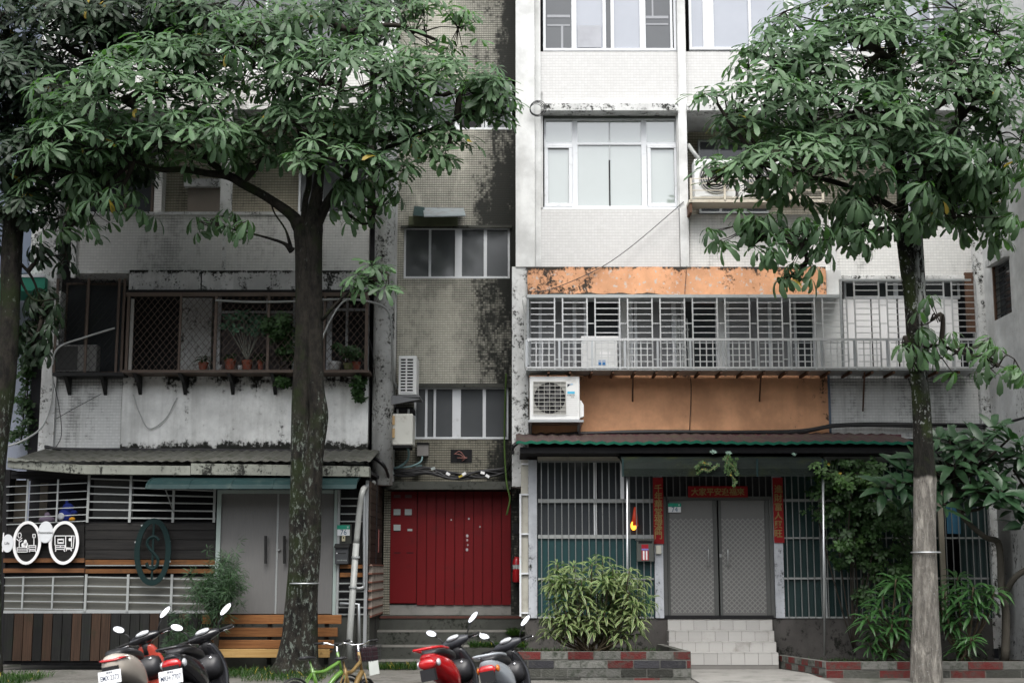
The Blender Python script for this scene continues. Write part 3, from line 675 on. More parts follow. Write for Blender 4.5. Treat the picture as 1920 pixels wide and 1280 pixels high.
sg = thing('round_sign', W(50, 1058, YG), 'white oval ring sign with line drawing of lamps and plants on dark boards', 'sign')
disc(50, 1017, 25, 38, YG+.02, w_dark, sg, 'back_plate', .01); ring(50, 1017, 26.5, 40, 5.2, YG, white_paint, sg, 'ring')
lines(sg, rect(32, 1026, 51, 1034)+[(32,1030,51,1030),(36,1026,36,1012),(41,1008,36,1012),(31,1010,36,1014),(41,1013,36,1016),(42,1022,46,1024)]+rect(54, 1022, 67, 1029)+[(54,1025,67,1025),(56,1029,55,1034),(65,1029,67,1034),(54,1032,67,1032),(63.5,1022,63.5,1007)]+rect(61.5, 1001, 66, 1007), YG-.002, 1.5, white_paint, 'drawing')
disc(47, 1017, 3, 6, YG, white_paint, sg, 'drawing', .01); disc(43, 1021, 3, 4, YG, white_paint, sg, 'drawing', .008); disc(49.5, 1021, 2.5, 4.5, YG, white_paint, sg, 'drawing', .012); ring(36.5, 1003, 3.5, 5, 1.1, YG, white_paint, sg, 'drawing', .01)
sg = thing('round_sign', W(119, 1058, YG), 'white oval ring sign with line drawing of desk and wardrobe, the right one', 'sign')
disc(119, 1017, 26, 38, YG+.02, w_dark, sg, 'back_plate', .01); ring(119.5, 1017, 28, 40, 5.4, YG, white_paint, sg, 'ring')
lines(sg, [(103,1004,139,1004),(103,1004,103,1021),(139,1004,137,1027),(123,1004,123,1026),(123,1026,137,1027),(134,1005,134,1024)]+rect(108.5, 1010, 119, 1018)+[(109,1011.5,119,1011.5),(109,1016.5,119,1016.5)]+rect(104, 1022, 121.5, 1029)+[(104,1025.5,121.5,1025.5),(113,1022,113,1025),(105,1029,104,1033),(119,1029,121,1033)]+[(124,1027.5,134,1027.5),(124,1029,134,1029),(125,1029,124,1032),(132,1029,134,1032)], YG-.002, 1.5, white_paint, 'drawing')
disc(131, 1011, 2.4, 3, YG, white_paint, sg, 'drawing', .01)
YD = YG-.012
d1 = disc(85, 997, 13.5, 20, YD, signpale, None, 'disc_sign', label='small pale oval sign reading Decoration between the two ring signs', cat='sign')
text('lettering', 'Decoration', ink, d1, W(85, 998, YD-.004), .052, sx=1.0)
d2 = disc(14, 1018, 10.5, 16.5, YD, signpale, None, 'disc_sign', label='small pale oval sign reading Life beside left trunk', cat='sign')
text('lettering', 'Life', ink, d2, W(13, 1018, YD-.004), .055)
pb('edge_strip', white_paint, d2, 4.5, 998, 6.5, 1034, YD+.005, .01)
em = thing('emblem_sign', W(286, 1098, YG-.05), 'tall dark green oval emblem with an S crossed by two upright bars', 'sign')
ring(286, 1034, 34, 62, 10, YG-.06, emblem, em, 'ring', .03)
m = MB(); k = (YG-.06-CY)/FPX; c = W(286, 1036, YG-.06)
pts = [(11,-24),(3,-31),(-7,-28),(-11,-18),(-6,-8),(3,2),(10,12),(9,24),(2,31),(-7,28),(-11,19)]
m.tube([(c.x+a*k, YG-.05, c.z-b*k*.95) for a, b in [(p.x, p.y) for p in spl([(a, b, 0) for a, b in pts], 5)]], 3.0*k, 6); m.box(c.x-1.8*k, c.x+1.8*k, YG-.057, YG-.035, c.z-60*k, c.z+62*k)
m.build('letter', emblem, em); 
for k_ in range(10): a = 2*pi*k_/10+.3; disc(286+34*cos(a)*.99, 1034+62*sin(a)*.99, 1.8, 1.8, YG-.058, alum2, em, 'bolt', .02, 8)
# blue plush toy inside the left window
pt = thing('plush_toy', W(126, 978, YF+.16), 'blue plush toy with pale belly sitting behind the left window bars', 'toy')
m = MB(); p = W(122, 966, YF+.16); m.ell(p, .11, .08, .12, 12, 8); m.ell(p+Vector((.04,0,.12)), .09, .07, .075, 12, 8); m.ell(p+Vector((.13,0,.05)), .06, .04, .035, 10, 6); m.ell(p+Vector((.02,-.01,.21)), .025, .02, .05, 8, 6)
m.build('body', blue_p, pt, smooth=True)
m = MB(); m.ell(W(114, 968, YF+.08), .055, .03, .06).build('belly', M('pale_plush', (.45,.47,.50), .9), pt, smooth=True)
m = MB(); m.ell(W(135, 973, YF+.08), .05, .04, .035).build('foot', M('orange_plush', (.45,.22,.02), .9), pt, smooth=True)
pt = thing('plush_toy', W(88, 978, YF+.16), 'dim mauve and white plush toy beside the blue one behind window bars', 'toy')
m = MB(); p = W(88, 974, YF+.14); m.ell(p, .13, .07, .06, 12, 8); m.ell(p+Vector((0,0,.07)), .05, .05, .05, 10, 6); m.build('body', M('mauve_plush', (.14,.11,.15), .95), pt, smooth=True)
# house number 76, mailbox, pipes
hn = pb('house_number_plate', plate_w, None, 632, 992, 656, 1003.5, YF-.04, .01); prop(hn, 'white house number plate 76 beside the grey wood door', 'sign')
def numplate(px0, py0, px1, py1, Y, num, label):
    t = thing('house_number_sign', W((px0+px1)/2, py1, Y), label, 'sign'); ms = py0+(py1-py0)*.40
    pb('green_band', signgreen, t, px0, py0, px1, ms, Y, .012); pb('white_panel', plate_w, t, px0+.3, ms, px1-.3, py1, Y+.001, .012)
    text('lettering', num, M('number_blue', (.05,.14,.22), .5), t, W((px0+px1)/2, (ms+py1)/2, Y-.002), .115, sx=.9)
    text('lettering', '號', white_paint, t, W(px1-4, (py0+ms)/2, Y-.002), .03)
    return t
bpy.data.objects.remove(hn)
numplate(632, 984, 656, 1003.5, YF-.045, '76', 'green and white house number sign reading 76 above the dark letter box')
pb('sign_board', blackconc, Sh, 630, 982, 659, 1019, YF-.028, .016)
sw = thing('door_bell', W(644, 1014, YF-.05), 'small cream bell push under the number 76 sign', 'door bell'); pb('plate', M('cream_plastic', (.50,.47,.33), .5), sw, 641, 1003.8, 647, 1014, YF-.05, .02); pb('button', dark, sw, 643, 1006, 645, 1009, YF-.056, .006)
mbx = thing('letter_box', W(641, 1057, YF-.1), 'dark grey metal letter box with slot left of the white downpipe', 'letter box')
x0, x1, _, _, z0, z1 = PB(628, 1024, 653, 1057, YF-.12)
MB().box(x0, x1, YF-.12, YF-.03, z0, z1).build('body', M('charcoal_metal', (.045,.048,.052), .45), mbx, bevel=.008)
MB().prism([(YF-.15, z1+.0), (YF-.03, z1+.045), (YF-.03, z1), (YF-.15, z1-.02)], x0-.012, x1+.012, 'x').build('lid', blacksteel, mbx)
pb('slot', dark, mbx, 632, 1036, 649, 1037.3, YF-.124, .01); text('lettering', 'NEWSPAPER', greyfilm, mbx, W(641, 1050, YF-.123), .028); disc(631.5, 1036.5, 1.2, 1.2, YF-.126, alum, mbx, 'lock', .01, 10)
dp = thing('downpipe', (X(660,1200,-2.2), -2.1, .06), 'thick leaning white downpipe in front of letter box', 'pipe')
m = MB(); Yp = -2.1; m.tube(spl([W(700, 905, -1.2), W(688, 912, -1.7), W(680, 920, Yp), W(674, 955, Yp), W(668, 1020, Yp)], 5), .046, 12).build('upper_pipe', pvc, dp, smooth=True)
m = MB(); m.tube([W(668, 1018, Yp), W(656, 1185, Yp), W(655, 1235, Yp)], .049, 12).build('lower_pipe', pvc, dp, smooth=True)
for a, b in ((667, 1044), (662, 1100)): c = W(a, b, Yp); m = MB(); m.cyl(c-Vector((0,0,.014)), c+Vector((0,0,.014)), .064, 12).build('clamp', alum2, dp)
m = MB(); m.tube(spl([W(675, 924, -1.86), W(682, 932, -1.86), W(683, 1020, -1.87), W(683, 1090, -1.87), W(680, 1101, -1.87), W(664, 1103, -1.87)], 5), .025, 8)
pp = m.build('conduit_pipe', galv, None, 'thin galvanised conduit bent inward beside the leaning downpipe', 'pipe', smooth=True)
m = MB(); m.tube([W(637, 1131, -1.9), W(672, 1132, -1.9), W(673, 1215, -1.9)], .028, 8)
m.build('low_pipe', galv, None, 'short grey drain pipe turning down right of the bench', 'pipe', smooth=True)
# bench of wood slats
bn = thing('wooden_bench', (X(510,1230,-2.2), -2.3, .06), 'slatted orange wood bench with pale lowest board behind left trunk', 'bench')
for i, (a, b, xl, xr, mt, Y) in enumerate(((1152, 1169, 379, 640, w_orange, -2.02), (1176, 1193, 383, 633, w_orange, -2.08), (1199, 1215, 388, 626, w_orange, -2.14), (1216, 1232, 392, 618, w_yellow, -2.32))):
    x0, x1, y0, y1, z0, z1 = PB(xl, a, xr, b, Y, .035)
    MB().box(x0, x1, y0, y1, z0, z1).build('slat', mt, bn, bevel=.005)
x0, x1, _, _, z0, z1 = PB(392, 1222, 618, 1232, -2.32)
MB().box(x0, x1, -2.28, -1.99, z1-.02, z1+.01).build('seat', w_orange, bn, bevel=.004)
for a in (400, 505, 612): pb('leg', w_black, bn, a-4, 1160, a+4, 1245, -1.98, .05)
# ================================================================ RED GATE
gt = thing('red_gate', (X(845,1130,YS), YS-.03, Z(1133,YS)), 'dark red ribbed metal gate with mail slots at left', 'gate')
YG2 = YS-.06
pb('side_panel', redp, gt, 732, 921, 781, 1130, YG2-.01, .04)
xs = [782+17.6*i for i in range(11)]
for i in range(10):
    pb('panel', redp, gt, xs[i]+.6, 921, xs[i+1]-.6, 1133.5, YG2-(.014 if i % 2 else 0), .04)
pb('backing', M('deep_red', (.05,.004,.004), .6), gt, 732, 921, 958, 1131, YG2+.035, .02)
for a, b in ((738, 962), (762, 962)): pb('mail_slot', dark, gt, a, 1036-1, a+13, 1037.5-1, YG2-.016, .01)
for a, b in ((738, 954), (759, 954), (738, 983)):
    pb('label', greyfilm, gt, a, b, a+13, b+11, YG2-.016, .004, label=None); pb('slot', dark, gt, a+1, b+11.5, a+12, b+12.8, YG2-.015, .004)
for a in (738, 759): pb('label', M('faint_label', (.10,.06,.06), .6), gt, a, 927, a+13, 933, YG2-.016, .004)
pb('sticker', greyfilm, gt, 764, 991, 773, 995, YG2-.016, .004)
for (a, b, r) in ((876, 1004, 2.4), (876, 1012, 1.8), (877, 1021, 1.5), (875.5, 1030, 2.4), (846, 974, 1.3), (879, 972, 1.6), (900, 987, 1.2)): disc(a, b, r, r*1.2, YG2-.024, galv if r > 1.7 else greyfilm, gt, 'lock' if r > 1.7 else 'chip', .012, 10)
pb('switch_plate', blacksteel, gt, 962, 981, 974, 1000, YS-.075, .02)
fe = thing('fire_extinguisher', W(969, 1090, YS-.2), 'red fire extinguisher hanging right of the red gate', 'fire extinguisher')
m = MB(); p = W(969, 1066, YS-.2); m.tube([p+Vector((0,0,-.22)), p+Vector((0,0,-.20)), p+Vector((0,0,.12)), p+Vector((0,0,.18)), p+Vector((0,0,.2))], [.06, .075, .075, .045, .03], 14).build('cylinder', M('extinguisher_red', (.35,.01,.015), .3), fe, smooth=True)
m = MB(); m.tube([p+Vector((0,0,.0)), p+Vector((0,0,.07))], .0765, 14).build('label_band', greyfilm, fe); m = MB(); m.tube(spl([p+Vector((0,0,.2)), p+Vector((-.05,-.02,.23)), p+Vector((-.08,-.03,.1)), p+Vector((-.07,-.03,-.05))], 4), .012, 6).build('hose', rubber, fe, smooth=True)
# steps up to the gate
st = thing('stone_steps', (X(840,1200,-.6), -.6, .06), 'four mossy dark concrete steps below the red gate', 'steps')
bx('landing', blackconc, st, X(690,1155,-.1), X(985,1155,-.1), -.15, .35, .06, Z(1153.5,-.15))
bx('nosing', M('dull_brick_red_paint', (.085,.035,.028), .8, dirt=(.03,.03,.025), da=.6), st, X(690,1155,-.15), X(985,1155,-.15), -.165, -.153, Z(1158.5,-.15), Z(1154,-.15))
zz = [Z(1181,-.5), Z(1209,-.85), Z(1236,-1.2)]
for i, (zq, Yq) in enumerate(zip(zz, (-.5, -.85, -1.2))):
    MB().box(X(689,1200,Yq), X(986,1200,Yq), Yq, Yq+.348, .0, zq).build('step', blackconc, st, bevel=.01)
    bx('nosing', M('worn_step_edge', (.17,.165,.15), .9, dirt=(.03,.03,.025), da=.6), st, X(689,1200,Yq), X(986,1200,Yq), Yq-.006, Yq+.04, zq-.03, zq+.004)
# ================================================================ RIGHT SHOP HOUSE FRONT (No. 74)
YH = -1.2
Ho = thing('front_extension', (X(1400,1150,YH), YH, .06), 'ground floor extension with barred teal windows and corrugated green roof edge', 'house')
bx('plinth', plinth_m, Ho, X(985,1200,YH), X(1252,1200,YH), YH-.02, .7, .0, Z(1159,YH)); bx('plinth', plinth_m, Ho, X(1450,1200,YH), X(1862,1200,YH), YH-.02, .7, .0, Z(1159,YH))
bx('floor', concrete, Ho, X(1252,1200,YH)+.001, X(1450,1200,YH)-.001, YH+.01, .7, 0, Z(1158.5,YH))
bx('back_wall', core_m, Ho, X(985,1000,YH), X(1862,1000,YH), -.38, -.30, .4, Z(862,YH))
# corrugated roof: wavy sheet sloping down to the street
dirty_roof = M('dirty_maroon_roofing', (.055,.035,.035), .75, var=.4, sc=4, dirt=(.05,.06,.03), da=.7, ds=4)
def corr(par, pxa, pxb, pya, Ya, zb, Yb, n, amp, mat, name, th=.01):
    x0, x1 = X(pxa, pya, Ya), X(pxb, pya, Ya); za = Z(pya, Ya); r1 = []; r2 = []; r3 = []; rs = random.Random(2)
    for i in range(n*4+1):
        x = x0+(x1-x0)*i/(n*4); o_ = amp*sin(i*pi/2)+amp*.6*sin(i*.13); r1.append((x, Ya, za+o_-.035)); r2.append((x, Ya-.004, za+o_)); r3.append((x, Yb, zb+o_))
    MB().rings([[(a_, b_-.002, c_) for a_, b_, c_ in r1], [(a_, b_-.004, c_+.006) for a_, b_, c_ in r2], [(a_, b_+.10, c_+.012) for a_, b_, c_ in r2]], cap=False, closed=False).build('roof_edge', mat, par)
    return MB().rings([r2, r3], cap=False, closed=False).build(name, dirty_roof, par)
corr(Ho, 968, 1722, 828, -2.0, Z(812, -.42), -.41, 34, .012, green_r, 'corrugated_roof')
pb('roof_flashing', maroon, Ho, 1000, 814, 1690, 824, -.62, .1); pb('roof_flashing', wpl_l, Ho, 1000, 823.5, 1560, 828, -.66, .1)
pb('eave_beam', dark, Ho, 975, 838, 1730, 849, -1.9, .08); bx('ceiling', core_m, Ho, X(975,850,-1.9), X(1862,850,-1.9), -1.88, -.4, Z(852,-1.6), Z(852,-1.6)+.03)
pb('head_strip', M('cream_head_strip', (.42,.40,.34), .6, dirt=(.12,.12,.1), da=.4), Ho, 1008, 856, 1165, 863.5, YH-.03, .1); pb('head_strip', alum2, Ho, 1545, 856, 1860, 863.5, YH-.03, .1)
post_m = plaster('streaked_white_post', (.42,.44,.47), ga=.5, gsc=3, mid=(.16,.17,.18), streak=.2)
for a, b in ((991, 1007), (1227, 1243), (1451, 1468)): pb('post', post_m, Ho, a, 862, b, 1158, YH-.05, .12)
pb('tile_strip', M('cream_tile_strip', (.38,.37,.32), .6, dirt=(.15,.15,.12), da=.4), Ho, 977, 862, 990.5, 1158, YH+.02, .1)
pb('post', alum, Ho, 974, 925, 977.5, 1155, YH-.04, .05)
for y in (868, 925, 999, 1073, 1147): pb('rung', alum, Ho, 977.5, y, 991, y+3, YH-.02, .03)
def grid(px0, px1, rails, n, back):
    for (a, b) in rails: pb('rail', wsteel, Ho, px0, a, px1, b, YH-.035, .03)
    for i in range(n):
        c = px0+(px1-px0)*(i+.5)/n; pb('bar', steel, Ho, c-.9, rails[0][0], c+.9, 1158, YH-.052, .014)
    for (a, b, c, d, mt, dy) in back: pb('pane', mt, Ho, a, b, c, d, YH+dy, .015)
grid(1009, 1226, [(863.5, 866.5), (935, 942), (1002, 1009), (1083, 1086.5), (1155.5, 1158.5)], 17,
     [(1009, 864, 1112, 1005, glass_d, .02), (1121, 864, 1226, 1005, glass_d, .05), (1009, 1006, 1117, 1158, teal, .0), (1118, 1006, 1226, 1158, teal, .002)])
pb('stile', alum, Ho, 1113, 866, 1119, 1003, YH+.01, .04); pb('post', alum, Ho, 1163, 855, 1170, 935, YH-.07, .03)
pb('brown_strip', w_black, Ho, 1012, 868, 1032, 1003, YH+.06, .02)
grid(1469, 1855, [(863.5, 866.5), (935, 940), (1006.5, 1009.5), (1082, 1085.5), (1155.5, 1158.5)], 31,
     [(1469, 864, 1546, 1158, teal_g, .02), (1549, 864, 1640, 1158, teal_g, .04), (1643, 864, 1760, 1158, teal_g, .02), (1800, 864, 1860, 1158, teal_g, .04)])
pb('post', alum2, Ho, 1540, 862, 1547, 1158, YH-.02, .04); pb('panel', M('beige_panel', (.34,.31,.25), .7), Ho, 1762, 900, 1772, 1158, YH-.06, .05)
pb('blue_paper', M('blue_paper', (.05,.16,.26), .6), Ho, 1775, 940, 1800, 1000, YH+.01, .01); pb('post', wpl_l, Ho, 1858, 862, 1872, 1158, YH-.1, .12)
# lit bulb inside the window
lm = thing('lamp', W(1188, 1000, YH+.4), 'small glowing orange lamp behind the window bars left of the doors', 'lamp')
s = NT('orange_glow'); s.p.inputs['Base Color'].default_value = (.8,.3,.05,1); s.p.inputs['Emission Color'].default_value = (1,.28,.02,1); s.p.inputs['Emission Strength'].default_value = 2.4
m = MB(); m.ell(W(1188, 985, YH-.008), .046, .02, .072, 14, 10).build('bulb', s.m, lm, smooth=True)
s2 = NT('red_glow'); s2.p.inputs['Base Color'].default_value = (.35,.03,.01,1); s2.p.inputs['Emission Color'].default_value = (.8,.06,.01,1); s2.p.inputs['Emission Strength'].default_value = .08
m = MB(); m.tube([W(1190, 985, YH+.018), W(1191, 950, YH+.018)], [.06, .02], 10).build('shade', s2.m, lm, smooth=True)
# double door of no 74
dd = thing('double_door', (X(1347,1150,YH), YH, Z(1158,YH)), 'double grey security door with diamond mesh and two pull handles above white tiled steps', 'door')
fr = M('dark_door_frame', (.085,.088,.085), .5, .2, var=.15)
pb('frame', fr, dd, 1243.5, 930, 1251, 1157, YH-.03, .1); pb('frame', fr, dd, 1444, 930, 1450.5, 1157, YH-.03, .1); pb('frame', fr, dd, 1251, 930, 1444, 937, YH-.028, .1); pb('sill', dark, dd, 1243, 1153, 1451, 1159, YH-.04, .1)
mesh_b = M('mesh_backing', (.135,.138,.132), .55, var=.2, sc=2.5)
for a, b in ((1251.5, 1346), (1349, 1443.5)):
    o = pb('leaf', dooralu, dd, a, 937.5, b, 1153, YH+.02, .04)
    pb('stile', fr, dd, a, 937.5, a+5, 1153, YH, .03); pb('stile', fr, dd, b-8, 937.5, b, 1153, YH, .03)
    x0, x1, _, _, z0, z1 = PB(a+5.3, 972, b-8.3, 1148, YH+.012); m = MB(); step = .082
    n = int((x1-x0+z1-z0)/step)+1
    for k in range(n):
        for sgn in (1, -1):
            c = k*step     # lines x+z=c or mirrored, clipped to the rectangle
            pa = (min(c, x1-x0), max(0, c-(x1-x0))); pb_ = (max(0, c-(z1-z0)), min(c, z1-z0))
            if abs(pa[0]-pb_[0]) < .01: continue
            f_ = (lambda q: Vector((x0+q[0], YH+.008, z0+q[1]))) if sgn > 0 else (lambda q: Vector((x1-q[0], YH+.012, z0+q[1])))
            p, q = f_(pa), f_(pb_); L = (q-p).length; m.obox((p+q)/2, (L, .004, .014), (0, -math.atan2(q.z-p.z, q.x-p.x), 0))
    m.build('diamond_mesh', M('mesh_wire', (.25,.25,.24), .45, .3, var=.15), dd, kind='stuff')
for a in (1328.5, 1365):
    p, q = W(a, 1032, YH-.05), W(a, 1058, YH-.05); m = MB(); m.tube(spl([p+Vector((0,.05,0)), p, q, q+Vector((0,.05,0))], 4), .013, 8).build('handle', steel, dd, smooth=True)
pb('lock', steel, dd, 1349, 1038, 1353, 1044, YH-.01, .02)
for i in range(16): c = 1250+12.4*i; pb('bar', M('dim_bar', (.12,.12,.12), .5, .4), Ho, c-.9, 893, c+.9, 930, YH-.04, .014)
pb('dark_backing', core_m, Ho, 1244, 862, 1451, 930, YH+.03, .02)
numplate(1253, 943, 1277, 960, YH-.035, '74', 'green and white house number sign reading 74 at top of grey door')
# couplets
def scroll(px0, py0, px1, py1, body, label, vert=True):
    t = thing('couplet_banner', W((px0+px1)/2, py1, YH-.075), label, 'banner', 'red spring couplets round the grey doors'); Y = YH-.075
    pb('paper', redpaper, t, px0, py0, px1, py1, Y, .006); n = len(body)
    for i, ch in enumerate(body):
        if vert: c = W((px0+px1)/2, py0+14+(py1-py0-22)*(i+.5)/n, Y-.003); text('lettering', ch, gold, t, c, .135, bold=.002)
        else: c = W(px0+6+(px1-px0-12)*(i+.5)/n, (py0+py1)/2+1, Y-.003); text('lettering', ch, gold, t, c, .125, bold=.002)
scroll(1225, 895, 1244, 1019, '千年華堂福滿門', 'red vertical couplet with gold characters on left door post')
scroll(1450, 895, 1469, 1017, '進財富人興旺', 'red vertical couplet with gold characters on right door post')
scroll(1290, 911, 1402, 932, '大家平安迎福來', 'red horizontal couplet with gold characters above the grey door', False)
lb = thing('letter_box', W(1209, 1053, YH-.12), 'grey metal letter box with red and white sticker left of the couplet', 'letter box')
x0, x1, _, _, z0, z1 = PB(1194, 1013, 1226, 1052, YH-.15)
gm = M('olive_grey_metal', (.10,.105,.095), .5, .2)
MB().box(x0, x1, YH-.15, YH-.06, z0, z1).build('body', gm, lb, bevel=.006); pb('slot', dark, lb, 1197, 1014, 1223, 1018, YH-.154, .01); pb('lid', gm, lb, 1192, 1009.5, 1227, 1012.5, YH-.165, .11)
pb('sticker', M('sticker_red', (.35,.02,.03), .5), lb, 1203, 1020, 1216, 1050, YH-.154, .004); pb('sticker_stripe', white_paint, lb, 1205.5, 1032, 1208.5, 1049, YH-.158, .003); pb('sticker_stripe', white_paint, lb, 1211, 1032, 1214, 1049, YH-.158, .003); pb('sticker_stripe', M('sticker_blue', (.2,.2,.5), .5), lb, 1203, 1028, 1216, 1031, YH-.158, .003)
b = thing('switch_box', W(1235, 1038, YH-.1), 'small cream switch box under the left red couplet', 'switch'); x0, x1, _, _, z0, z1 = PB(1230, 1022, 1240, 1038, YH-.1); MB().box(x0, x1, YH-.1, YH-.052, z0, z1).build('box', M('cream_box', (.50,.49,.42), .5), b, bevel=.006)
# mossy canopy over the door
cn = thing('canopy', (X(1355,890,-1.9), -1.9, Z(893,-2.2)), 'mossy dark green canopy with succulents over grey security doors', 'canopy')
xa, xb = X(1166,870,-2.1), X(1545,870,-2.1)
pr = [(-1.15, Z(852,-1.15)), (-1.6, Z(853,-1.6)), (-1.95, Z(857,-1.95)), (-2.15, Z(866,-2.15)), (-2.2, Z(878,-2.2)), (-2.2, Z(893,-2.2)), (-2.18, Z(893,-2.18)), (-2.17, Z(880,-2.17)), (-2.1, Z(870,-2.1)), (-1.6, Z(860,-1.6)), (-1.15, Z(858,-1.15))]
m = MB(); m.rings([[(xa+(xb-xa)*i/30+(0), y, z+(.008*mnoise.noise(Vector((i*.9, y*3, 0))) if 0 < i < 30 else 0)) for y, z in pr] for i in range(31)]).build('canopy_sheet', moss_c, cn)
for a in (1168, 1420, 1543): pb('edge_bracket', green_c, cn, a-1.5, 860, a+1.5, 893, -2.21, .03)
for px, lab in ((1176, 'thin galvanised pole left of the door rising from bushes'), (1543, 'thin galvanised pole right of the door')):
    m = MB(); m.tube([W(px, 893, -2.12), W(px+(4 if px > 1400 else 1), 1228, -2.12)], .019, 10); m.build('pole', galv, None, lab, 'pole', smooth=True)
# white tiled steps, every tile its own piece
ts = thing('tiled_steps', (X(1355,1240,-1.8), -1.8, .06), 'four white tiled entrance steps below the grey security doors', 'steps')
rows = [(1161, 1181, 1252, 1449, YH-.10), (1182, 1202, 1254, 1452, YH-.38), (1203, 1222, 1254, 1456, YH-.66), (1223, 1246, 1256, 1460, YH-.94)]
tw = .205
for r_, (a, b, xl, xr, Y) in enumerate(rows):
    x0, x1, _, _, z0, z1 = PB(xl, a, xr, b, Y); z0 = 0 if r_ == 3 else z0-.02
    if r_ == 3: z0b = .085
    bx('riser', grout, ts, x0, x1, Y+.006, Y+.285 if r_ else YH, 0.0, z1-.006)
    zb = PB(xl, a, xr, b, Y)[4]; off = tw*.5*(r_ % 2); x = x0-off
    while x < x1-.02:
        p, q = max(x, x0)+.003, min(x+tw, x1)-.003
        if q-p > .015:
            bx('tile', steptile, ts, p, q, Y, Y+.01, zb+.003, z1-.008); bx('tile', steptile, ts, p, q, Y-.004, Y+.275, z1-.008, z1)
        x += tw
# brick planters
def brickwall(par, p0, p1, z0, z1, rs, pat, cap=False, th=.1, bl=.36, bh=.115):
    d = Vector((p1[0]-p0[0], p1[1]-p0[1], 0)); L = d.length; d /= L; ang = math.atan2(d.y, d.x); nrm = Vector((d.y, -d.x, 0))
    c = Vector((*p0, 0))+d*L/2-nrm*(th/2+.006); c.z = (z0+z1)/2-.003
    o = bx('mortar_core', mortar, par, 0, L, 0, th, 0, z1-z0-.006); o.location = c-wl(par); o.rotation_euler = (0, 0, ang)
    k = 0; z = z1
    while z > z0+.02:
        x = -(bl/2)*(k % 2)
        while x < L-.03:
            a, b = max(0, x)+.008, min(L, x+bl)-.008
            if b-a > .03:
                mt = pat(k, rs); cc = Vector((*p0, 0))+d*((a+b)/2)-nrm*(th/2-rs.uniform(0, .006)); cc.z = z-bh/2
                o = bx('brick', mt, par, 0, b-a, 0, th, 0, bh-.018); o.location = cc-wl(par); o.rotation_euler = (rs.uniform(-.02,.02), rs.uniform(-.008,.008), ang+rs.uniform(-.012,.012))
            x += bl
        z -= bh; k += 1
rs = random.Random(12)
alt = [0]
def pat(k, rs):
    alt[0] += 1
    if k == 0: return brick_r if alt[0] % 2 else brick_g
    if k == 1: return rs.choice([brick_r, brick_k, brick_g])
    if k == 2: return rs.choice([brick_r, brick_m, brick_g, brick_m])
    return rs.choice([brick_m, brick_r, brick_m, brick_g, brick_m])
pl = thing('brick_planter', (X(1130,1250,-4), -3.4, .06), 'low red and grey brick planter holding the variegated bush', 'planter')
Ya = -3.9
xl, xr = X(965,1240,Ya), X(1296,1240,Ya); zt = Z(1220, Ya)
brickwall(pl, (xl, Ya), (xr, Ya), .06, zt, rs, pat, bl=.365, bh=.118)
brickwall(pl, (xr, Ya+.1), (X(1244,1205,-1.9), -1.9), .06, zt, rs, pat, bl=.24, bh=.118)
bx('soil', soil, pl, xl+.1, xr-.3, Ya+.1, -1.25, .06, zt-.12)
def pat2(k, rs):
    alt[0] += 1
    if k == 0: return brick_r if alt[0] % 2 else brick_g
    return rs.choice([brick_m, brick_m, brick_r, brick_m, brick_m, brick_g])
def pat3(k, rs): alt[0] += 1; return brick_r if alt[0] % 2 else brick_g
pr_ = thing('brick_planter', (X(1750,1250,-3.2), -3, .06), 'long mouldy brick planter with red painted edge right of path', 'planter')
Yb = -3.5; xl = X(1548, 1240, Yb); zt2 = Z(1239, Yb)
brickwall(pr_, (xl, Yb), (X(2050,1240,Yb), Yb), .06, zt2, rs, pat2, bl=.50, bh=.12)
brickwall(pr_, (X(1454,1215,-1.9), -1.9), (xl, Yb), .06, zt2, rs, pat3, bl=.22, bh=.10)
bx('soil', soil, pr_, xl+.2, X(2050,1240,Yb), Yb+.1, -1.25, .06, zt2-.12)
# ================================================================ WINDOW CAGES
YC = -.95
cg = thing('window_cage', (X(1270,690,YC), YC, Z(693,YC)), 'long stainless window cage with bulging lower grid above the orange wall', 'window cage')
P0, PW_ = 993., 61.1
def cx(px, py=625): return X(px, py, YC)
cage_m = M('bright_stainless', (.60,.61,.61), .32, .5, var=.12, dirt=(.2,.19,.17), da=.3, ds=8)
HB = lambda y, Y: Z(y, Y)
t_ = .014
def vbar(px, ya, yb, Y, w=.022, d=.022, mat=None): mat = mat or cage_m; return bx('bar', mat, cg, cx(px)-w/2, cx(px)+w/2, Y, Y+d, Z(yb, YC), Z(ya, YC))
def hbar(a, b, y, Y, th=t_, mat=None): mat = mat or cage_m; return bx('bar', mat, cg, cx(a), cx(b), Y+.003, Y+.016, Z(y, YC)-th/2, Z(y, YC)+th/2)
for i in range(14):
    a = P0+i*PW_; b = a+47; top = 558 if i < 10 else 527
    last = i == 13
    if i: vbar(a+1, top, 692, YC)
    vbar(b, top, 692, YC)
    ys = [567, 578, 589, 600.5, 612, 623.5, 634.5] if i < 10 else [533, 544, 555, 566.5, 578, 589, 600.5, 612, 623.5, 634.5]
    for y in ys: hbar(a+2, b-1, y, YC)
    for y in ((606, 673) if i < 10 else (572, 606, 673)):
        if not last: hbar(b+1, b+13, y, YC)
    for k in range(3): vbar(a+12+k*12, 640, 689, YC-.10, .016, .016)
    for y in (644, 655, 667, 679): hbar(a+2, b-1, y, YC-.10)
m = MB(); m.tube([(cx(990), YC+.02, Z(558,YC)), (cx(990), YC-.02, Z(634,YC)), (cx(991), YC-.11, Z(642,YC)), (cx(991), YC-.11, Z(686,YC)), (cx(991), YC, Z(693,YC))], .02, 6); m.build('end_frame', galv, cg)
for i in range(0, 15):
    px = 988+61.1*i if i < 14 else 1822
    m = MB(); m.box(cx(px-3), cx(px+3) if False else cx(px+1), YC-.112, YC-.096, Z(690,YC), Z(638,YC)); m.build('grid_post', galv, cg)
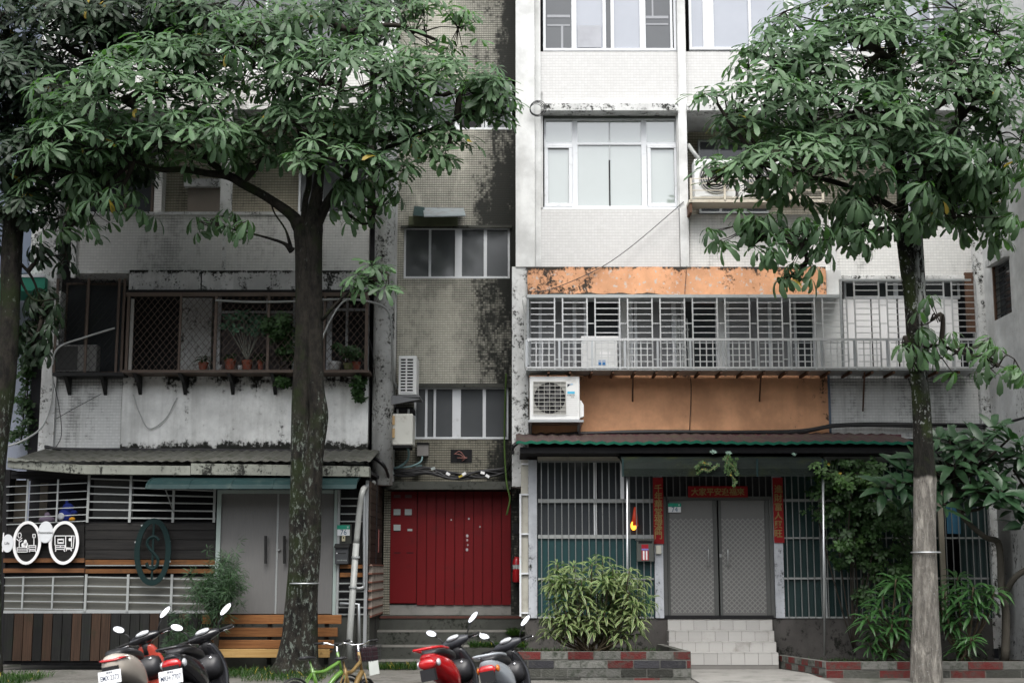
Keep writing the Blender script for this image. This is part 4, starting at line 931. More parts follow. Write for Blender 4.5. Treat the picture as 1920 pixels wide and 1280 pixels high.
bx('hand_rail', cage_m, cg, cx(988), cx(1826), YC-.115, YC-.085, Z(640.5,YC), Z(636,YC))
bx('bottom_rail', cage_m, cg, cx(988), cx(1826), YC-.115, YC-.09, Z(692,YC), Z(689,YC))
bx('top_rail', alum2, cg, cx(988), cx(1576), YC-.01, YC+.03, Z(558,YC), Z(554,YC)); bx('top_rail', alum2, cg, cx(1578), cx(1826), YC-.01, YC+.03, Z(526.5,YC), Z(523,YC))
bx('top_cover', alum2, cg, cx(988), cx(1576), YC, YR, Z(554,YC), Z(553,YC)+.01)
bx('end_post', alum2, cg, cx(1577), cx(1581), YC-.01, YC+.03, Z(690,YC), Z(524,YC))
MB().box(cx(986), cx(1826), YC-.10, YR-.03, Z(696,YC), Z(693.4,YC)).build('tray', alum2, cg, bevel=.005)
for i in range(15):
    px = 1028+40.2*i; 
    bx('support_arm', rust, cg, cx(px)-.018, cx(px)+.018, YC-.08, YR, Z(701,YC), Z(696.4,YC))
for i in range(5): px = 1631+40.2*i; bx('support_arm', rust, cg, cx(px)-.018, cx(px)+.018, YC-.08, YR, Z(701,YC), Z(696.4,YC))
for a in (1187, 1427, 1621):
    m = MB(); m.tube([W(a, 698, YC-.05), W(a-3 if a > 1300 else a-1, 752 if a < 1600 else 770, YR)], .014, 6).build('support_strut', rust, cg)
# box air conditioner and clutter standing inside the cage
def ac_unit(px0, py0, px1, py1, Y, label, grill='square', d=.30, mat=acw, feet=True):
    """front faces the street"""
    x0, x1, _, _, z0, z1 = PB(px0, py0, px1, py1, Y); w_, h = x1-x0, z1-z0
    t = thing('air_conditioner', ((x0+x1)/2, Y+d/2, z0), label, 'air conditioner')
    MB().box(x0, x1, Y, Y+d, z0, z1).build('casing', mat, t, bevel=.018)
    return t, x0, x1, z0, z1
ac, x0, x1, z0, z1 = ac_unit(993, 705, 1087, 787, -.95, 'large white outdoor air conditioner with blue sticker on bracket below the cage', d=.36)
xc = x0+(x1-x0)*.40; zc = (z0+z1)/2; rr = (z1-z0)*.355; s_ = rr*1.04
bx('grille_back', acgrill, ac, xc-s_, xc+s_, -.956, -.95, zc-s_, zc+s_)
m = MB(); m.prism([(xc+rr*cos(2*pi*i/32), zc+rr*sin(2*pi*i/32)) for i in range(32)], -.962, -.957).build('fan_opening', dark, ac)
m = MB()
for k in range(5):
    a = 2*pi*k/5; m.add([(xc+.03*cos(a), -.964, zc+.03*sin(a)), (xc+rr*.9*cos(a+.2), -.9642, zc+rr*.9*sin(a+.2)), (xc+rr*.9*cos(a+.75), -.967, zc+rr*.9*sin(a+.75)), (xc+.03*cos(a+1), -.966, zc+.03*sin(a+1))], [(0,1,2,3)])
m.build('fan', M('fan_grey', (.06,.06,.062), .5), ac)
gw = M('grille_wire', (.40,.40,.37), .5)
for k in range(9): zq = zc-s_+2*s_*k/8; bx('grille_wire', gw, ac, xc-s_, xc+s_, -.976, -.970, zq-.005, zq+.005)
for k in range(7): xq = xc-s_+2*s_*k/6; bx('grille_wire', gw, ac, xq-.003, xq+.003, -.972, -.968, zc-s_, zc+s_)
xl = x0+(x1-x0)*.755
m = MB(); m.prism([(xl, z1-.13), (xl+.055, z1-.13), (xl, z1-.18)], -.955, -.951).build('logo_mark', M('logo_black', (.01,.02,.04), .5), ac); m = MB(); m.prism([(xl+.058, z1-.13), (xl+.10, z1-.13), (xl+.05, z1-.145)], -.9551, -.951).build('logo_mark', M('logo_blue', (.02,.28,.55), .5), ac)
bx('sticker', M('pale_blue_sticker', (.10,.42,.62), .5), ac, xl, xl+.12, -.954, -.951, z1-.29, z1-.25); text('lettering', 'INVERTER', ink, ac, (xl+.06, -.954, z1-.315), .028); text('lettering', 'R-32', ink, ac, (xl+.085, -.954, z1-.345), .024)
for k in range(10): bx('louvre', M('louvre_line', (.5,.51,.5), .5), ac, xl-.02, x1-.03, -.953, -.951, z0+.08+k*.035, z0+.083+k*.035)
m = MB(); m.prism([(x1, z0+.04), (x1+.07, z0+.06), (x1+.07, z0+.25), (x1+.03, z0+.32), (x1, z0+.33)], -.9, -.65).build('valve_cover', acw, ac, bevel=.01)
bk = thing('aircon_bracket', (x0+.4, -.6, z0-.3), 'galvanised bracket frame carrying the big air conditioner on the orange wall', 'bracket')
MB().box(x0-.02, x1+.06, -1.0, -.42, z0-.04, z0-.002).build('shelf', galv, bk); 
for a in (x0+.02, x1): 
    m = MB(); m.tube([(a, -.97, z0-.04), (a, -.42, z0-.32)], .016, 5); m.box(a-.018, a+.018, -.44, -.403, z0-.34, z0-.04); m.build('brace', galv, bk)
t, x0, x1, z0, z1 = ac_unit(1091, 632, 1158, 691, -.75, 'pale boxed appliance with blue sticker inside the steel cage', d=.3)
bx('lid', white_paint, t, x0-.01, x1+.02, -.77, -.44, z1-.03, z1+.015); bx('sticker', M('blue_sticker', (.06,.20,.45), .5), t, x0+(x1-x0)*.46, x0+(x1-x0)*.66, -.755, -.751, z0+.06, z0+.14); bx('label', white_paint, t, x0+(x1-x0)*.5, x0+(x1-x0)*.8, -.754, -.751, z0+.2, z0+.28)
# laundry-like hanging things inside
hd = thing('folding_rack', W(1280, 690, -.6), 'pale folding drying rack leaning inside the cage beside the middle sliding windows', 'drying rack')
m = MB()
for k in range(5): a = 1268+5*k; m.tube([W(a, 592+5*(k % 3), -.62), W(a+4, 689, -.55-.03*k)], .012, 5)
m.tube([W(1266, 615, -.62), W(1292, 618, -.6)], .012, 5); m.tube([W(1268, 650, -.6), W(1294, 652, -.58)], .012, 5); m.build('frame', wsteel, hd)
# 3F balcony: round fan air conditioner in rack
ac, x0, x1, z0, z1 = ac_unit(1302, 298, 1379, 372, -.72, 'white air conditioner with round ringed fan in balcony rack beside white column', d=.32)
xc = x0+(x1-x0)*.52; zc = (z0+z1)/2+.02; rr = (z1-z0)*.40
m = MB(); m.prism([(xc+rr*cos(2*pi*i/32), zc+rr*sin(2*pi*i/32)) for i in range(32)], -.728, -.721).build('fan_opening', M('fan_shade', (.09,.09,.10), .5), ac)
for k in range(6): q = rr*(1-.15*k); m = MB(); m.torus((xc, -.735, zc), q, .010, 'y', 28, 6).build('grille_ring', gw, ac, smooth=True)
bx('base_trim', acw, ac, xc-rr, xc+rr, -.728, -.721, z0+.04, z0+.055)
ac, x0, x1, z0, z1 = ac_unit(1384, 300, 1466, 372, -.70, 'second white air conditioner in balcony rack half hidden by leaves', d=.32)
xc = x0+(x1-x0)*.45; zc = (z0+z1)/2
m = MB(); m.prism([(xc+.24*cos(2*pi*i/32), zc+.24*sin(2*pi*i/32)) for i in range(32)], -.708, -.701).build('fan_opening', MC['fan_shade'], ac)
for k in range(5): m = MB(); m.torus((xc, -.712, zc), .24-.045*k, .009, 'y', 24, 6).build('grille_ring', gw, ac, smooth=True)
rk = thing('balcony_rack', W(1390, 392, -.8), 'cream painted steel rack holding air conditioners on the balcony', 'rack')
crm = M('cream_steel', (.50,.46,.38), .5, dirt=(.15,.08,.04), da=.4)
for a in (1294, 1357, 1419, 1480, 1541): pb('post', crm, rk, a, 334, a+4, 378, -.84, .04)
for y in (334, 343, 356, 369): pb('rail', crm, rk, 1294, y, 1545, y+1.4, -.83, .012)
pb('shelf', crm, rk, 1292, 374, 1545, 379, -.84, .44); pb('brace', rust, rk, 1293, 379, 1298, 398, -.82, .4)
m = MB(); m.tube(spl([W(1291, 272, -.42), W(1300, 285, -.6), W(1312, 300, -.62)], 4), .035, 8).build('pipe', pvc, None, 'short white insulated pipe above the ringed fan air conditioner', 'pipe', smooth=True)
# side facing air conditioner on the stair bay
ac = thing('air_conditioner', W(768, 740, -.3), 'narrow white air conditioner seen from its louvred side beside the beige wall', 'air conditioner')
x0, x1, _, _, z0, z1 = PB(747, 667, 781, 740, -.5)
MB().box(x0, x1, -.5, .12, z0, z1).build('casing', acw, ac, bevel=.012); bx('back', dark, ac, x0+.04, x1-.06, -.505, -.497, z0+.04, z1-.03)
for k in range(12): zq = z0+.05+(z1-z0-.09)*k/11; bx('louvre', acw, ac, x0+.035, x1-.06, -.516, -.504, zq-.012, zq+.010)
bx('louvre_post', acw, ac, (x0+x1)/2-.03, (x0+x1)/2-.005, -.519, -.505, z0+.03, z1-.02)
bk = thing('aircon_bracket', W(760, 760, -.2), 'dark grey sloping bracket plate under the louvred air conditioner', 'bracket')
m = MB(); m.prism([(X(728,742,-.5), Z(742,-.5)), (X(790,748,-.5), Z(748,-.5)), (X(728,760,-.5), Z(760,-.5))], -.52, -.49); m.box(X(728,742,-.5), X(787,742,-.5), -.5, .28, Z(744,-.5), Z(741,-.5)).build('bracket_plate', M('bracket_grey', (.16,.165,.17), .6, var=.2), bk)
MB().box(X(740,760,-.3), X(775,760,-.3), -.3, .28, Z(772,-.3), Z(764,-.3)).build('under_shelf', dark, bk)
ac = thing('air_conditioner', W(750, 835, -.3), 'aged white air conditioner casing with tan pads below the bracket', 'air conditioner')
x0, x1, _, _, z0, z1 = PB(727, 775, 774, 834, -.45); MB().box(x0, x1, -.45, .1, z0, z1).build('casing', acold, ac, bevel=.02)
for a, b in ((779, 796), (803, 820)): pb('tan_pad', M('tan_rubber_pad', (.42,.29,.15), .7, var=.15), ac, 728, a, 740, b, -.48, .03)
for a in (745, 766): m = MB(); m.cyl((X(a,776,-.3), -.3, z1-.01), (X(a,776,-.3), -.3, z1+.09), .02, 8).build('hook', pvc, ac)
MB().box(x0+.05, x1-.04, -.44, .05, z0-.04, z0).build('tray', dark, ac)
jb = thing('junction_box', W(792, 857, .2), 'grey metal junction box on the lower beige tiles', 'junction box'); pb('box', M('junction_grey', (.22,.21,.20), .6, var=.15), jb, 782, 832, 803, 854, .14, .15); pb('cap', dark, jb, 781, 829, 804, 832.5, .12, .17)
pj = thing('junction_box', W(786, 880, .1), 'small teal grey socket box among the black cables', 'junction box'); pb('box', M('teal_grey', (.13,.19,.19), .5), pj, 780, 871, 791, 880, .1, .1)
# small metal awning over the upper stair window
aw = thing('window_awning', W(820, 405, -.2), 'small battered metal flap awning above the upper stair window', 'awning')
m = MB(); a, b = X(772,398,-.3), X(873,398,-.3); m.add([(a+.15, .28, Z(389,.28)), (b-.05, .28, Z(390,.28)), (b, -.35, Z(403,-.35)), (a+.22, -.38, Z(405,-.38)), (a+.15, .28, Z(389,.28)-.02), (b-.05, .28, Z(390,.28)-.02), (b, -.35, Z(403,-.35)-.02), (a+.22, -.38, Z(405,-.38)-.02)], [(0,1,2,3),(7,6,5,4),(0,4,5,1),(3,2,6,7),(0,3,7,4),(1,5,6,2)])
m.build('sheet', M('flaking_metal_sheet', (.20,.23,.24), .5, var=.4, sc=8, dirt=(.12,.05,.04), da=.6, ds=6), aw)
m = MB(); m.add([(a, .28, Z(386,.28)), (a+.18, .28, Z(388,.28)), (a+.24, -.33, Z(406,-.33)), (a+.02, -.28, Z(404,-.28))], [(0,1,2,3)]); m.build('green_sheet', green_c, aw)
pb('box', M('olive_box', (.09,.10,.06), .7, dirt=(.03,.03,.02)), aw, 766, 406, 858, 422, .16, .14)
# ================================================================ LEFT BALCONY CAGES
YB = -.95
lc = thing('window_cage', (X(460,700,YB), YB, Z(697,YB)), 'brown steel cage with diamond mesh shading potted plants on left balcony', 'window cage')
pb('shelf', brownbar, lc, 228, 693, 692, 698, YB-.02, .55); pb('top_rail', brownbar, lc, 236, 548, 692, 555, YB, .05)
for a, wd in ((236, 5), (335, 4), (401, 5), (500, 5), (606, 4), (684, 6)): pb('post', brownbar, lc, a, 555, a+wd, 693, YB, .04)
pb('post', M('pale_post', (.32,.31,.29), .6), lc, 243, 560, 249, 693, YB+.04, .03)
for a in (250, 336, 427, 508, 670): 
    m = MB(); p = W(a, 703, YB); m.prism([(YB, Z(699,YB)), (YR-.07, Z(699,YB)), (YR-.07, Z(741,YR)), (YB+.3, Z(712,YB))], p.x-.028, p.x+.028, 'x').build('bracket', blacksteel, lc)
pb('cover', dark, lc, 236, 543, 692, 548, YB, .5)
def dmesh(par, px0, py0, px1, py1, Y, sx, sz, mat, th=.006):
    x0, x1, _, _, z0, z1 = PB(px0, py0, px1, py1, Y); m = MB(); k = sz/sx; H = (z1-z0)/k
    n = int((x1-x0+H)/sx)+1
    for i in range(n):
        c = i*sx; pa = (min(c, x1-x0), max(0, c-(x1-x0))); q = (max(0, c-H), min(c, H))
        if abs(pa[0]-q[0]) < .01: continue
        for sgn in (1, -1):
            g = (lambda u: Vector(((x0+u[0]) if sgn > 0 else (x1-u[0]), Y+(.003 if sgn > 0 else 0), z0+u[1]*k)))
            p, r = g(pa), g(q); L = (r-p).length; m.obox((p+r)/2, (L, th, th), (0, -math.atan2(r.z-p.z, r.x-p.x), 0))
    return m.build('diamond_mesh', mat, par, kind='stuff')
dmesh(lc, 249, 556, 684, 693, YB+.02, .108, .135, brownbar)
l2 = thing('window_cage', (X(170,700,-.7), -.7, Z(700,-.7)), 'dark narrow mesh cage around an old air conditioner at left end', 'window cage')
pb('shelf', blacksteel, l2, 98, 698, 232, 704, -.75, .4)
for a in (102, 160, 218, 228): pb('post', brownbar, l2, a, 522, a+4.5, 698, -.72, .03)
dmesh(l2, 106, 524, 228, 698, -.70, .108, .135, blacksteel)
for a in (122, 190): m = MB(); p = W(a, 703, -.7); m.prism([(-.72, Z(705,-.7)), (YR-.01, Z(705,-.7)), (YR-.01, Z(741,YR)), (-.6, Z(716,-.7))], p.x-.028, p.x+.028, 'x').build('bracket', blacksteel, l2)
ac, x0, x1, z0, z1 = ac_unit(100, 646, 181, 697, -.62, 'old dim air conditioner inside the narrow dark mesh cage', mat=M('aircon_dingy', (.20,.20,.19), .6, var=.15, dirt=(.05,.05,.045), da=.5), d=.22)
bx('grille', M('dingy_grille', (.05,.05,.048), .7), ac, x0+.04, x0+.40, -.628, -.619, z0+.03, z1-.03)
# cables
def cable(pts, r, mat, label, name='cable', wob=0, group=None):
    m = MB(); m.tube(pts, r, 7); return m.build(name, mat, None, label, 'cable', group, smooth=True)
def bundle(keys, nm, rad, sprd, label, seed):
    rs = random.Random(seed); t = thing('cable_bundle', W(*keys[0]), label, 'cables')
    for i in range(nm):
        pts = spl([W(a, b+rs.uniform(-sprd, sprd), Y-rs.uniform(0, .06)) for a, b, Y in keys], 6); m = MB(); m.tube(pts, rad*rs.uniform(.7, 1.2), 6).build('cable', cablem, t, smooth=True)
    return t
bundle([(84, 838, -.5), (130, 842, -.55), (250, 843, -.6), (380, 844, -.62), (520, 845, -.62), (640, 846, -.62), (690, 853, -.75), (718, 872, -.85), (728, 892, -.5), (732, 905, -.3)], 6, .022, 2.6, 'black cable bundle running above the left shop roof', 1)
bundle([(960, 838, -.75), (985, 824, -.72), (1060, 814, -.55), (1200, 810, -.5), (1400, 811, -.5), (1500, 808, -.5), (1560, 799, -.52), (1620, 796, -.5), (1720, 797, -.5), (1800, 798, -.5), (1848, 799, -.52)], 6, .023, 2.8, 'black cable bundle sagging below the orange wall', 2)
bundle([(1848, 799, -.55), (1872, 794, -1.2), (1900, 788, -1.9), (1925, 783, -2.6)], 3, .016, 2, 'black cable bundle crossing the right side wing', 3)
bundle([(722, 880, .1), (760, 886, .05), (800, 882, .05), (850, 892, .05), (900, 889, .05), (948, 880, .1), (958, 860, -.2), (962, 842, -.6)], 12, .017, 7, 'tangled black cables above the red gate', 4)
m = MB(); rs = random.Random(8); tg = thing('cable_tags', W(860, 890, 0), 'white and yellow cable tags tied on wires above the red gate', 'cable tags')
for a, b, mt in ((812, 878, greyfilm), (840, 888, white_paint), (864, 893, M('yellow_tag', (.45,.35,.05), .6)), (905, 886, white_paint), (870, 888, white_paint), (735, 887, greyfilm), (914, 892, white_paint)):
    p = W(a, b, -.02); MB().obox(p, (.07, .01, .045), (0, rs.uniform(-.6,.6), 0)).build('tag', mt, tg)
for kk_, pts, r, mt, lab in (
    (0, [W(760,832,-.3), W(766,845,-.2), W(764,862,0), W(748,875,.05), (W(735,878,.1))], .020, cableg, 'teal grey hose looping down from the aged air conditioner'),
    (0, [W(792,856,.15), W(788,866,.1), W(770,874,.1), W(742,877,.1)], .015, cableg, 'thin teal hose running from junction box to cables'),
    (0, [W(1282,378,-.5), W(1255,402,-.5), W(1180,465,-.55), W(1120,505,-.7), W(1040,540,-.7), W(1000,548,-.7)], .007, cablem, 'thin dark wire crossing diagonally over white tiles'),
    (0, [W(1288,498,-.7), W(1284,552,-.7), W(1283,620,-.75)], .005, cablem, 'thin dark wire hanging over the orange beam'),
    (0, [W(1293,698,-.45), W(1296,730,-.42), W(1293,808,-.42)], .006, cablem, 'thin crack like wire down the orange wall'),
    (0, [W(10,838,-1.0), W(50,822,-1.0), W(82,795,-.55), W(98,742,-.5), W(99,680,-.72), W(112,650,-.74), W(160,632,-.74), W(215,615,-.74)], .016, cablew, 'pale cable climbing from left trunk to mesh cage'),
    (0, [W(97,700,-.5), W(110,760,-.5), W(115,815,-.46), (W(100,845,-.5))], .007, cablem, 'thin dark wire on tiled wall under the narrow cage'),
    (0, [W(250,740,-.5), W(262,775,-.5), W(280,803,-.5), W(310,785,-.5), W(332,745,-.5)], .010, cablew, 'pale loop of cable hanging between two balcony brackets'),
    (0, [W(190,738,-.5), W(140,765,-.5), W(105,785,-.48)], .006, cablem, 'thin dark wire slanting from second balcony bracket'),
    (0, [W(600,745,-1.0), W(597,700,-1.0), W(603,640,-1.0), W(625,590,-1.0), W(650,562,-1.0), W(690,565,-.98)], .015, cablew, 'grey cable arching beside the central trunk'),
    (0, [W(404,563,-1.0), W(470,566,-1.0), W(550,565,-1.0), W(640,561,-1.0), W(690,565,-1.0), W(722,577,-.95), W(733,600,-.9), W(735,650,-.85), W(737,705,-.6), W(745,728,-.4)], .019, pvc, 'fat white insulated pipe running along the cage top then down'),
    (0, [W(1700,700,-.42), W(1715,745,-.42), W(1728,795,-.45)], .007, cablem, 'thin dark wire on white tiles right of the spotted trunk'),
    (0, [W(949,700,.2), W(947,760,.18), W(946,840,.1), W(950,905,-.2), W(956,935,-.3), W(950,965,-.3)], .016, M('green_vine_stem', (.05,.09,.02), .7, var=.3), 'green hanging vine stem beside right edge of the stair windows'),
    (0, [W(980,560,-.75), W(984,600,-.75), W(984,680,-.75), W(992,700,-.7), W(1010,702,-.7), W(1060,700,-.7)], .014, cablew, 'grey conduit bending round left end of the steel cage'),
    (0, [W(692,590,-.62), W(690,620,-.62), W(698,660,-.62), W(705,720,-.62)], .006, cablem, 'thin dark wire on left round column'),
    (0, [W(688,720,-.5), W(630,712,-.5), W(560,718,-.5)], .006, cablem, 'thin dark wire below left balcony shelf behind trunk')):
    cable(spl(pts, 7), r, mt, lab)
m = MB()
for k in range(5): p = W(1005, 206, -.66); m.torus((p.x+.01*k, -.66-.012*k, p.z+.012*(k % 3)), .105+.008*k, .006, 'y', 20, 5)
m.build('cable_coil', cablem, None, 'coil of thin black cable hanging on white pier', 'cable', smooth=True)
# flower pots on the cage shelf
def pot(px, py, wpx, hpx, Y, mat, label, rim=True):
    p = W(px, py, Y); k = (Y-CY)/FPX; r = wpx*k/2; h = hpx*k
    t = thing('flower_pot', p, label, 'flower pot'); m = MB(); m.tube([p, p+Vector((0,0,h*.7)), p+Vector((0,0,h*.72)), p+Vector((0,0,h)), p+Vector((0,0,h*.9))], [r*.72, r*.92, r, r, r*.8], 14).build('pot', mat, t); bx('soil', soil, t, p.x-r*.6, p.x+r*.6, Y-r*.6, Y+r*.6, p.z+h*.8, p.z+h*.88); return t, p+Vector((0,0,h*.9))
YP = -.72
pots = []
for a, wd, h, mt, lab in ((381,19,14,terracotta,'leftmost red pot with spiky plant on balcony shelf'), (431,22,20,terracotta,'red pot left of the pale leafy plant on balcony shelf'), (463,21,18,terracotta,'red pot at the foot of pale leafy plant'), (488,12,18,terracotta,'narrow red pot beside brown cage post'),
    (627,26,15,M('white_glazed', (.45,.46,.46), .4),'white trough pot right of trunk'), (653,20,12,M('olive_glazed', (.12,.14,.05), .5),'olive low pot near cage corner'), (668,16,15,terracotta,'red pot at right corner of the balcony cage'),
    (412,8,9,M('white_glazed', (.45,.46,.46), .4),'tiny white cup pot beside the brown post'), (450,10,8,MC['white_glazed'],'small white pot between two red pots')):
    pots.append(pot(a, 693, wd, h, YP, mt, lab))
# hanging pot
# ================================================================ VEGETATION
def leafmat(name, a, b, rough=.42, trans=.18, edge=None, yellow=.003, deep=.6):
    s = NT(name); g = s.n('ShaderNodeNewGeometry'); r = g.outputs['Random Per Island']
    c = s.mix(s.sm(s.noise(g.outputs['Position'], 1.1, 3), .3, .7), a, b); c = s.mix(r, s.mix(1., c, (deep,)*3, 'MULTIPLY'), s.mix(1., c, (1.35,1.35,1.3), 'MULTIPLY'))
    if yellow: c = s.mix(s.math('GREATER_THAN', r, 1-yellow), c, (.30,.22,.03))
    bk = s.mix(1., c, (1.25,1.3,1.1), 'MULTIPLY'); c = s.mix(g.outputs['Backfacing'], c, bk)
    if edge:
        w_ = s.n('ShaderNodeVertexColor'); w_.layer_name = 'edge'; c = s.mix(s.sm(w_.outputs[0], .35, .8), c, edge)
    s.val(s.p.inputs['Base Color'], c); s.val(s.p.inputs['Roughness'], rough); s.p.inputs['Specular IOR Level'].default_value = .32
    t = s.n('ShaderNodeBsdfTranslucent'); s.L(s.mix(1., c, (1.1,1.6,.6), 'MULTIPLY'), t.inputs[0]); x = s.n('ShaderNodeMixShader'); x.inputs[0].default_value = trans
    s.L(s.p.outputs[0], x.inputs[1]); s.L(t.outputs[0], x.inputs[2]); s.L(x.outputs[0], s.out.inputs[0]); return s.m
def leaf_tpl(L, wd, prof, e0, e1, fold=.18, tip=None):
    """one leaf along +x: returns verts (n,3); prof = width fraction at stations 0..1; bends from angle e0 to e1"""
    st = [0, .3, .62, .88, 1.0]; v = []; x = z = 0.; pr_ = 0
    for i, t in enumerate(st):
        a = e0+(e1-e0)*t; 
        if i: x += cos(a)*L*(t-pr_); z += sin(a)*L*(t-pr_)
        pr_ = t; w_ = wd/2*prof[i]
        if i in (0, 4): v.append((x, 0, z))
        else: v += [(x, -w_, z+w_*fold), (x, 0, z), (x, w_, z+w_*fold)]
    return np.array(v)
LF = [(0,1,2),(0,2,3),(1,4,5,2),(2,5,6,3),(4,7,8,5),(5,8,9,6),(7,10,8),(8,10,9)]
LFq = LF
def whorl(n, L, wd, prof, rs, e0=(.1,.5), e1=(-1.3,-.5), r0=.015, stack=0, fold=.18):
    out = []
    for k in range(n):
        az = 2*pi*(k+rs.uniform(-.3,.3))/n*(1 if not stack else 2.4); s_ = rs.uniform(.78, 1.12); hgt = -stack*k/n
        ee = rs.uniform(*e0)-(k/n*.9 if stack else 0); v = leaf_tpl(L*s_, wd*s_, prof, ee, rs.uniform(*e1)-(k/n*.3 if stack else 0), fold); v = v+np.array([r0, 0, hgt])
        tw = rs.uniform(-.35, .35); ct, st_ = cos(tw), sin(tw); v = np.stack([v[:,0], v[:,1]*ct-v[:,2]*st_*0, v[:,2]+v[:,1]*st_], 1)
        c, s_ = cos(az), sin(az); out.append(np.stack([v[:,0]*c-v[:,1]*s_, v[:,0]*s_+v[:,1]*c, v[:,2]], 1))
    return np.stack(out)      # (n,11,3)
PO = [0, .42, .88, .85, 0]     # obovate
PLn = [0, .95, .9, .45, 0]     # lanceolate
PEl = [0, .8, 1.0, .6, 0]      # elliptic
def mesh_leaves(name, V, mat, parent, kind=None, edge=False):
    """V (k,11,3) world coordinates"""
    k = len(V); V = V.reshape(-1, 3)-np.array(wl(parent)); tri = []; 
    f = np.array([(0,1,2),(0,2,3),(7,10,8),(8,10,9)]); q = np.array([(1,4,5,2),(2,5,6,3),(4,7,8,5),(5,8,9,6)])
    offs = (np.arange(k)*11)[:,None,None]; T = (f[None]+offs).reshape(-1); Q = (q[None]+offs).reshape(-1)
    me = bpy.data.meshes.new(name); me.vertices.add(len(V)); me.vertices.foreach_set('co', V.reshape(-1).astype(np.float32))
    me.loops.add(len(T)+len(Q)); me.loops.foreach_set('vertex_index', np.concatenate([T, Q]).astype(np.int32))
    nT, nQ = len(T)//3, len(Q)//4; me.polygons.add(nT+nQ)
    ls = np.concatenate([np.arange(nT)*3, len(T)+np.arange(nQ)*4]).astype(np.int32); me.polygons.foreach_set('loop_start', ls)
    me.polygons.foreach_set('loop_total', np.concatenate([np.full(nT, 3), np.full(nQ, 4)]).astype(np.int32))
    me.polygons.foreach_set('use_smooth', np.ones(nT+nQ, dtype=bool)); me.update(calc_edges=True); me.materials.append(mat)
    if edge:
        ca = me.color_attributes.new('edge', 'FLOAT_COLOR', 'POINT'); e = np.tile(np.array([0,1,0,1,1,0,1,1,0,1,.3]), k); ca.data.foreach_set('color', np.repeat(e[:,None], 4, 1).reshape(-1).astype(np.float32))
    o = bpy.data.objects.new(name, me); COL.objects.link(o); o.parent = parent
    if kind: o['kind'] = kind
    return o
def rotmats(dirs, rs):
    """matrices taking +z to each dir with random spin"""
    out = []
    for d in dirs:
        q = Vector((0,0,1)).rotation_difference(Vector(d)); m = q.to_matrix() @ Matrix.Rotation(rs.uniform(0, 2*pi), 3, 'Z'); out.append(np.array(m))
    return np.array(out)
def scatter(pts, dirs, tpls, rs, smin=.8, smax=1.15):
    R_ = rotmats(dirs, rs); res = []
    for p, m, in zip(pts, R_):
        t = rs.choice(tpls)*rs.uniform(smin, smax); res.append(t@m.T+np.array(p))
    return res
rs = random.Random(21)
TP = [whorl(rs.choice([6,7,7,8,9]), .27, .068, PO, rs, e0=(.1,.6), e1=(-1.0,-.1)) for _ in range(14)]
TPd = [whorl(rs.choice([5,6,7]), .26, .082, PO, rs, e0=(-.5,.1), e1=(-1.6,-1.1)) for _ in range(10)]    # limp drooping ones
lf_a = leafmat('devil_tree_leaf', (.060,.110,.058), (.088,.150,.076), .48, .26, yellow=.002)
lf_a2 = leafmat('devil_tree_leaf_painted_shade', (.016,.032,.017), (.024,.046,.022), .5)  # darker copy of the leaf green, with crown shade put into the colour
bark = NT('mottled_bark'); _p = bark.pos(); _q = bark.xyz(_p)
_n = bark.noise(bark.map(_p, (1,1,.45)), 9, 8, .75); _n = bark.sm(_n, .35, .65); _c = bark.mix(_n, (.004,.0037,.003), (.026,.023,.018))
_c = bark.mix(bark.sm(bark.noise(_p, 2.2, 5), .45, .65), _c, (.014,.021,.006))
_low = bark.math('SUBTRACT', 1., bark.sm(_q[2], Z(820,-2.8), Z(640,-2.8))); _l = bark.sm(bark.math('ADD', bark.noise(bark.map(_p, (1,1,.45)), 22, 7, .75), bark.math('MULTIPLY', _low, .07)), .60, .67); _band = bark.math('ADD', bark.noise(bark.map(_p, (1,1,.5)), 2.6, 4), bark.math('MULTIPLY', _low, .06)); _l = bark.math('MULTIPLY', _l, bark.sm(_band, .44, .58))
_c = bark.mix(_l, _c, (.125,.145,.125)); bark.bump(bark.noise(bark.map(_p, (1,1,.3)), 14, 8, .75), 1., .06); barkm = bark.fin(_c, .85)
bk2 = NT('pale_bark'); _p = bk2.pos(); _q = bk2.xyz(_p)
_n = bk2.noise(bk2.map(_p, (1,1,.22)), 16, 8, .72); _n = bk2.sm(_n, .33, .67); _c = bk2.mix(_n, (.14,.13,.115), (.42,.395,.35)); 
_c = bk2.mix(bk2.math('MULTIPLY', bk2.sm(bk2.noise(bk2.map(_p, (1,1,.5)), 3, 5), .55, .75), .6), _c, (.07,.075,.05)); _c = bk2.mix(bk2.sm(bk2.noise(_p, 34, 4), .62, .7), _c, (.45,.46,.44))
_zb = Z(895, -4.2); _zt = bk2.math('ADD', _q[2], bk2.math('MULTIPLY', bk2.noise(_p, 6, 3), .12))
_d = bk2.mix(_n, (.006,.006,.005), (.030,.028,.022)); _d = bk2.mix(bk2.sm(bk2.noise(_p, 2.6, 5), .45, .62), _d, (.030,.045,.012))
_lic = bk2.sm(bk2.noise(bk2.map(_p, (1,1,.75)), 18, 5, .7), .56, .62); _lic = bk2.math('MULTIPLY', _lic, bk2.sm(_q[2], _zb+.35, _zb+.9)); _side = bk2.math('MULTIPLY', bk2.sm(bk2.math('ADD', _q[0], bk2.math('MULTIPLY', bk2.noise(_p, 5, 4), .1)), X(1712,600,-4.2)+.05, X(1728,600,-4.2)+.05), bk2.sm(_q[2], Z(760,-4.2), Z(650,-4.2)))
_d = bk2.mix(bk2.math('MAXIMUM', _lic, bk2.math('MULTIPLY', _side, bk2.sm(_n, .40, .5))), _d, (.36,.38,.36))
_c = bk2.mix(bk2.sm(_zt, _zb+.02, _zb+.09), _c, _d)
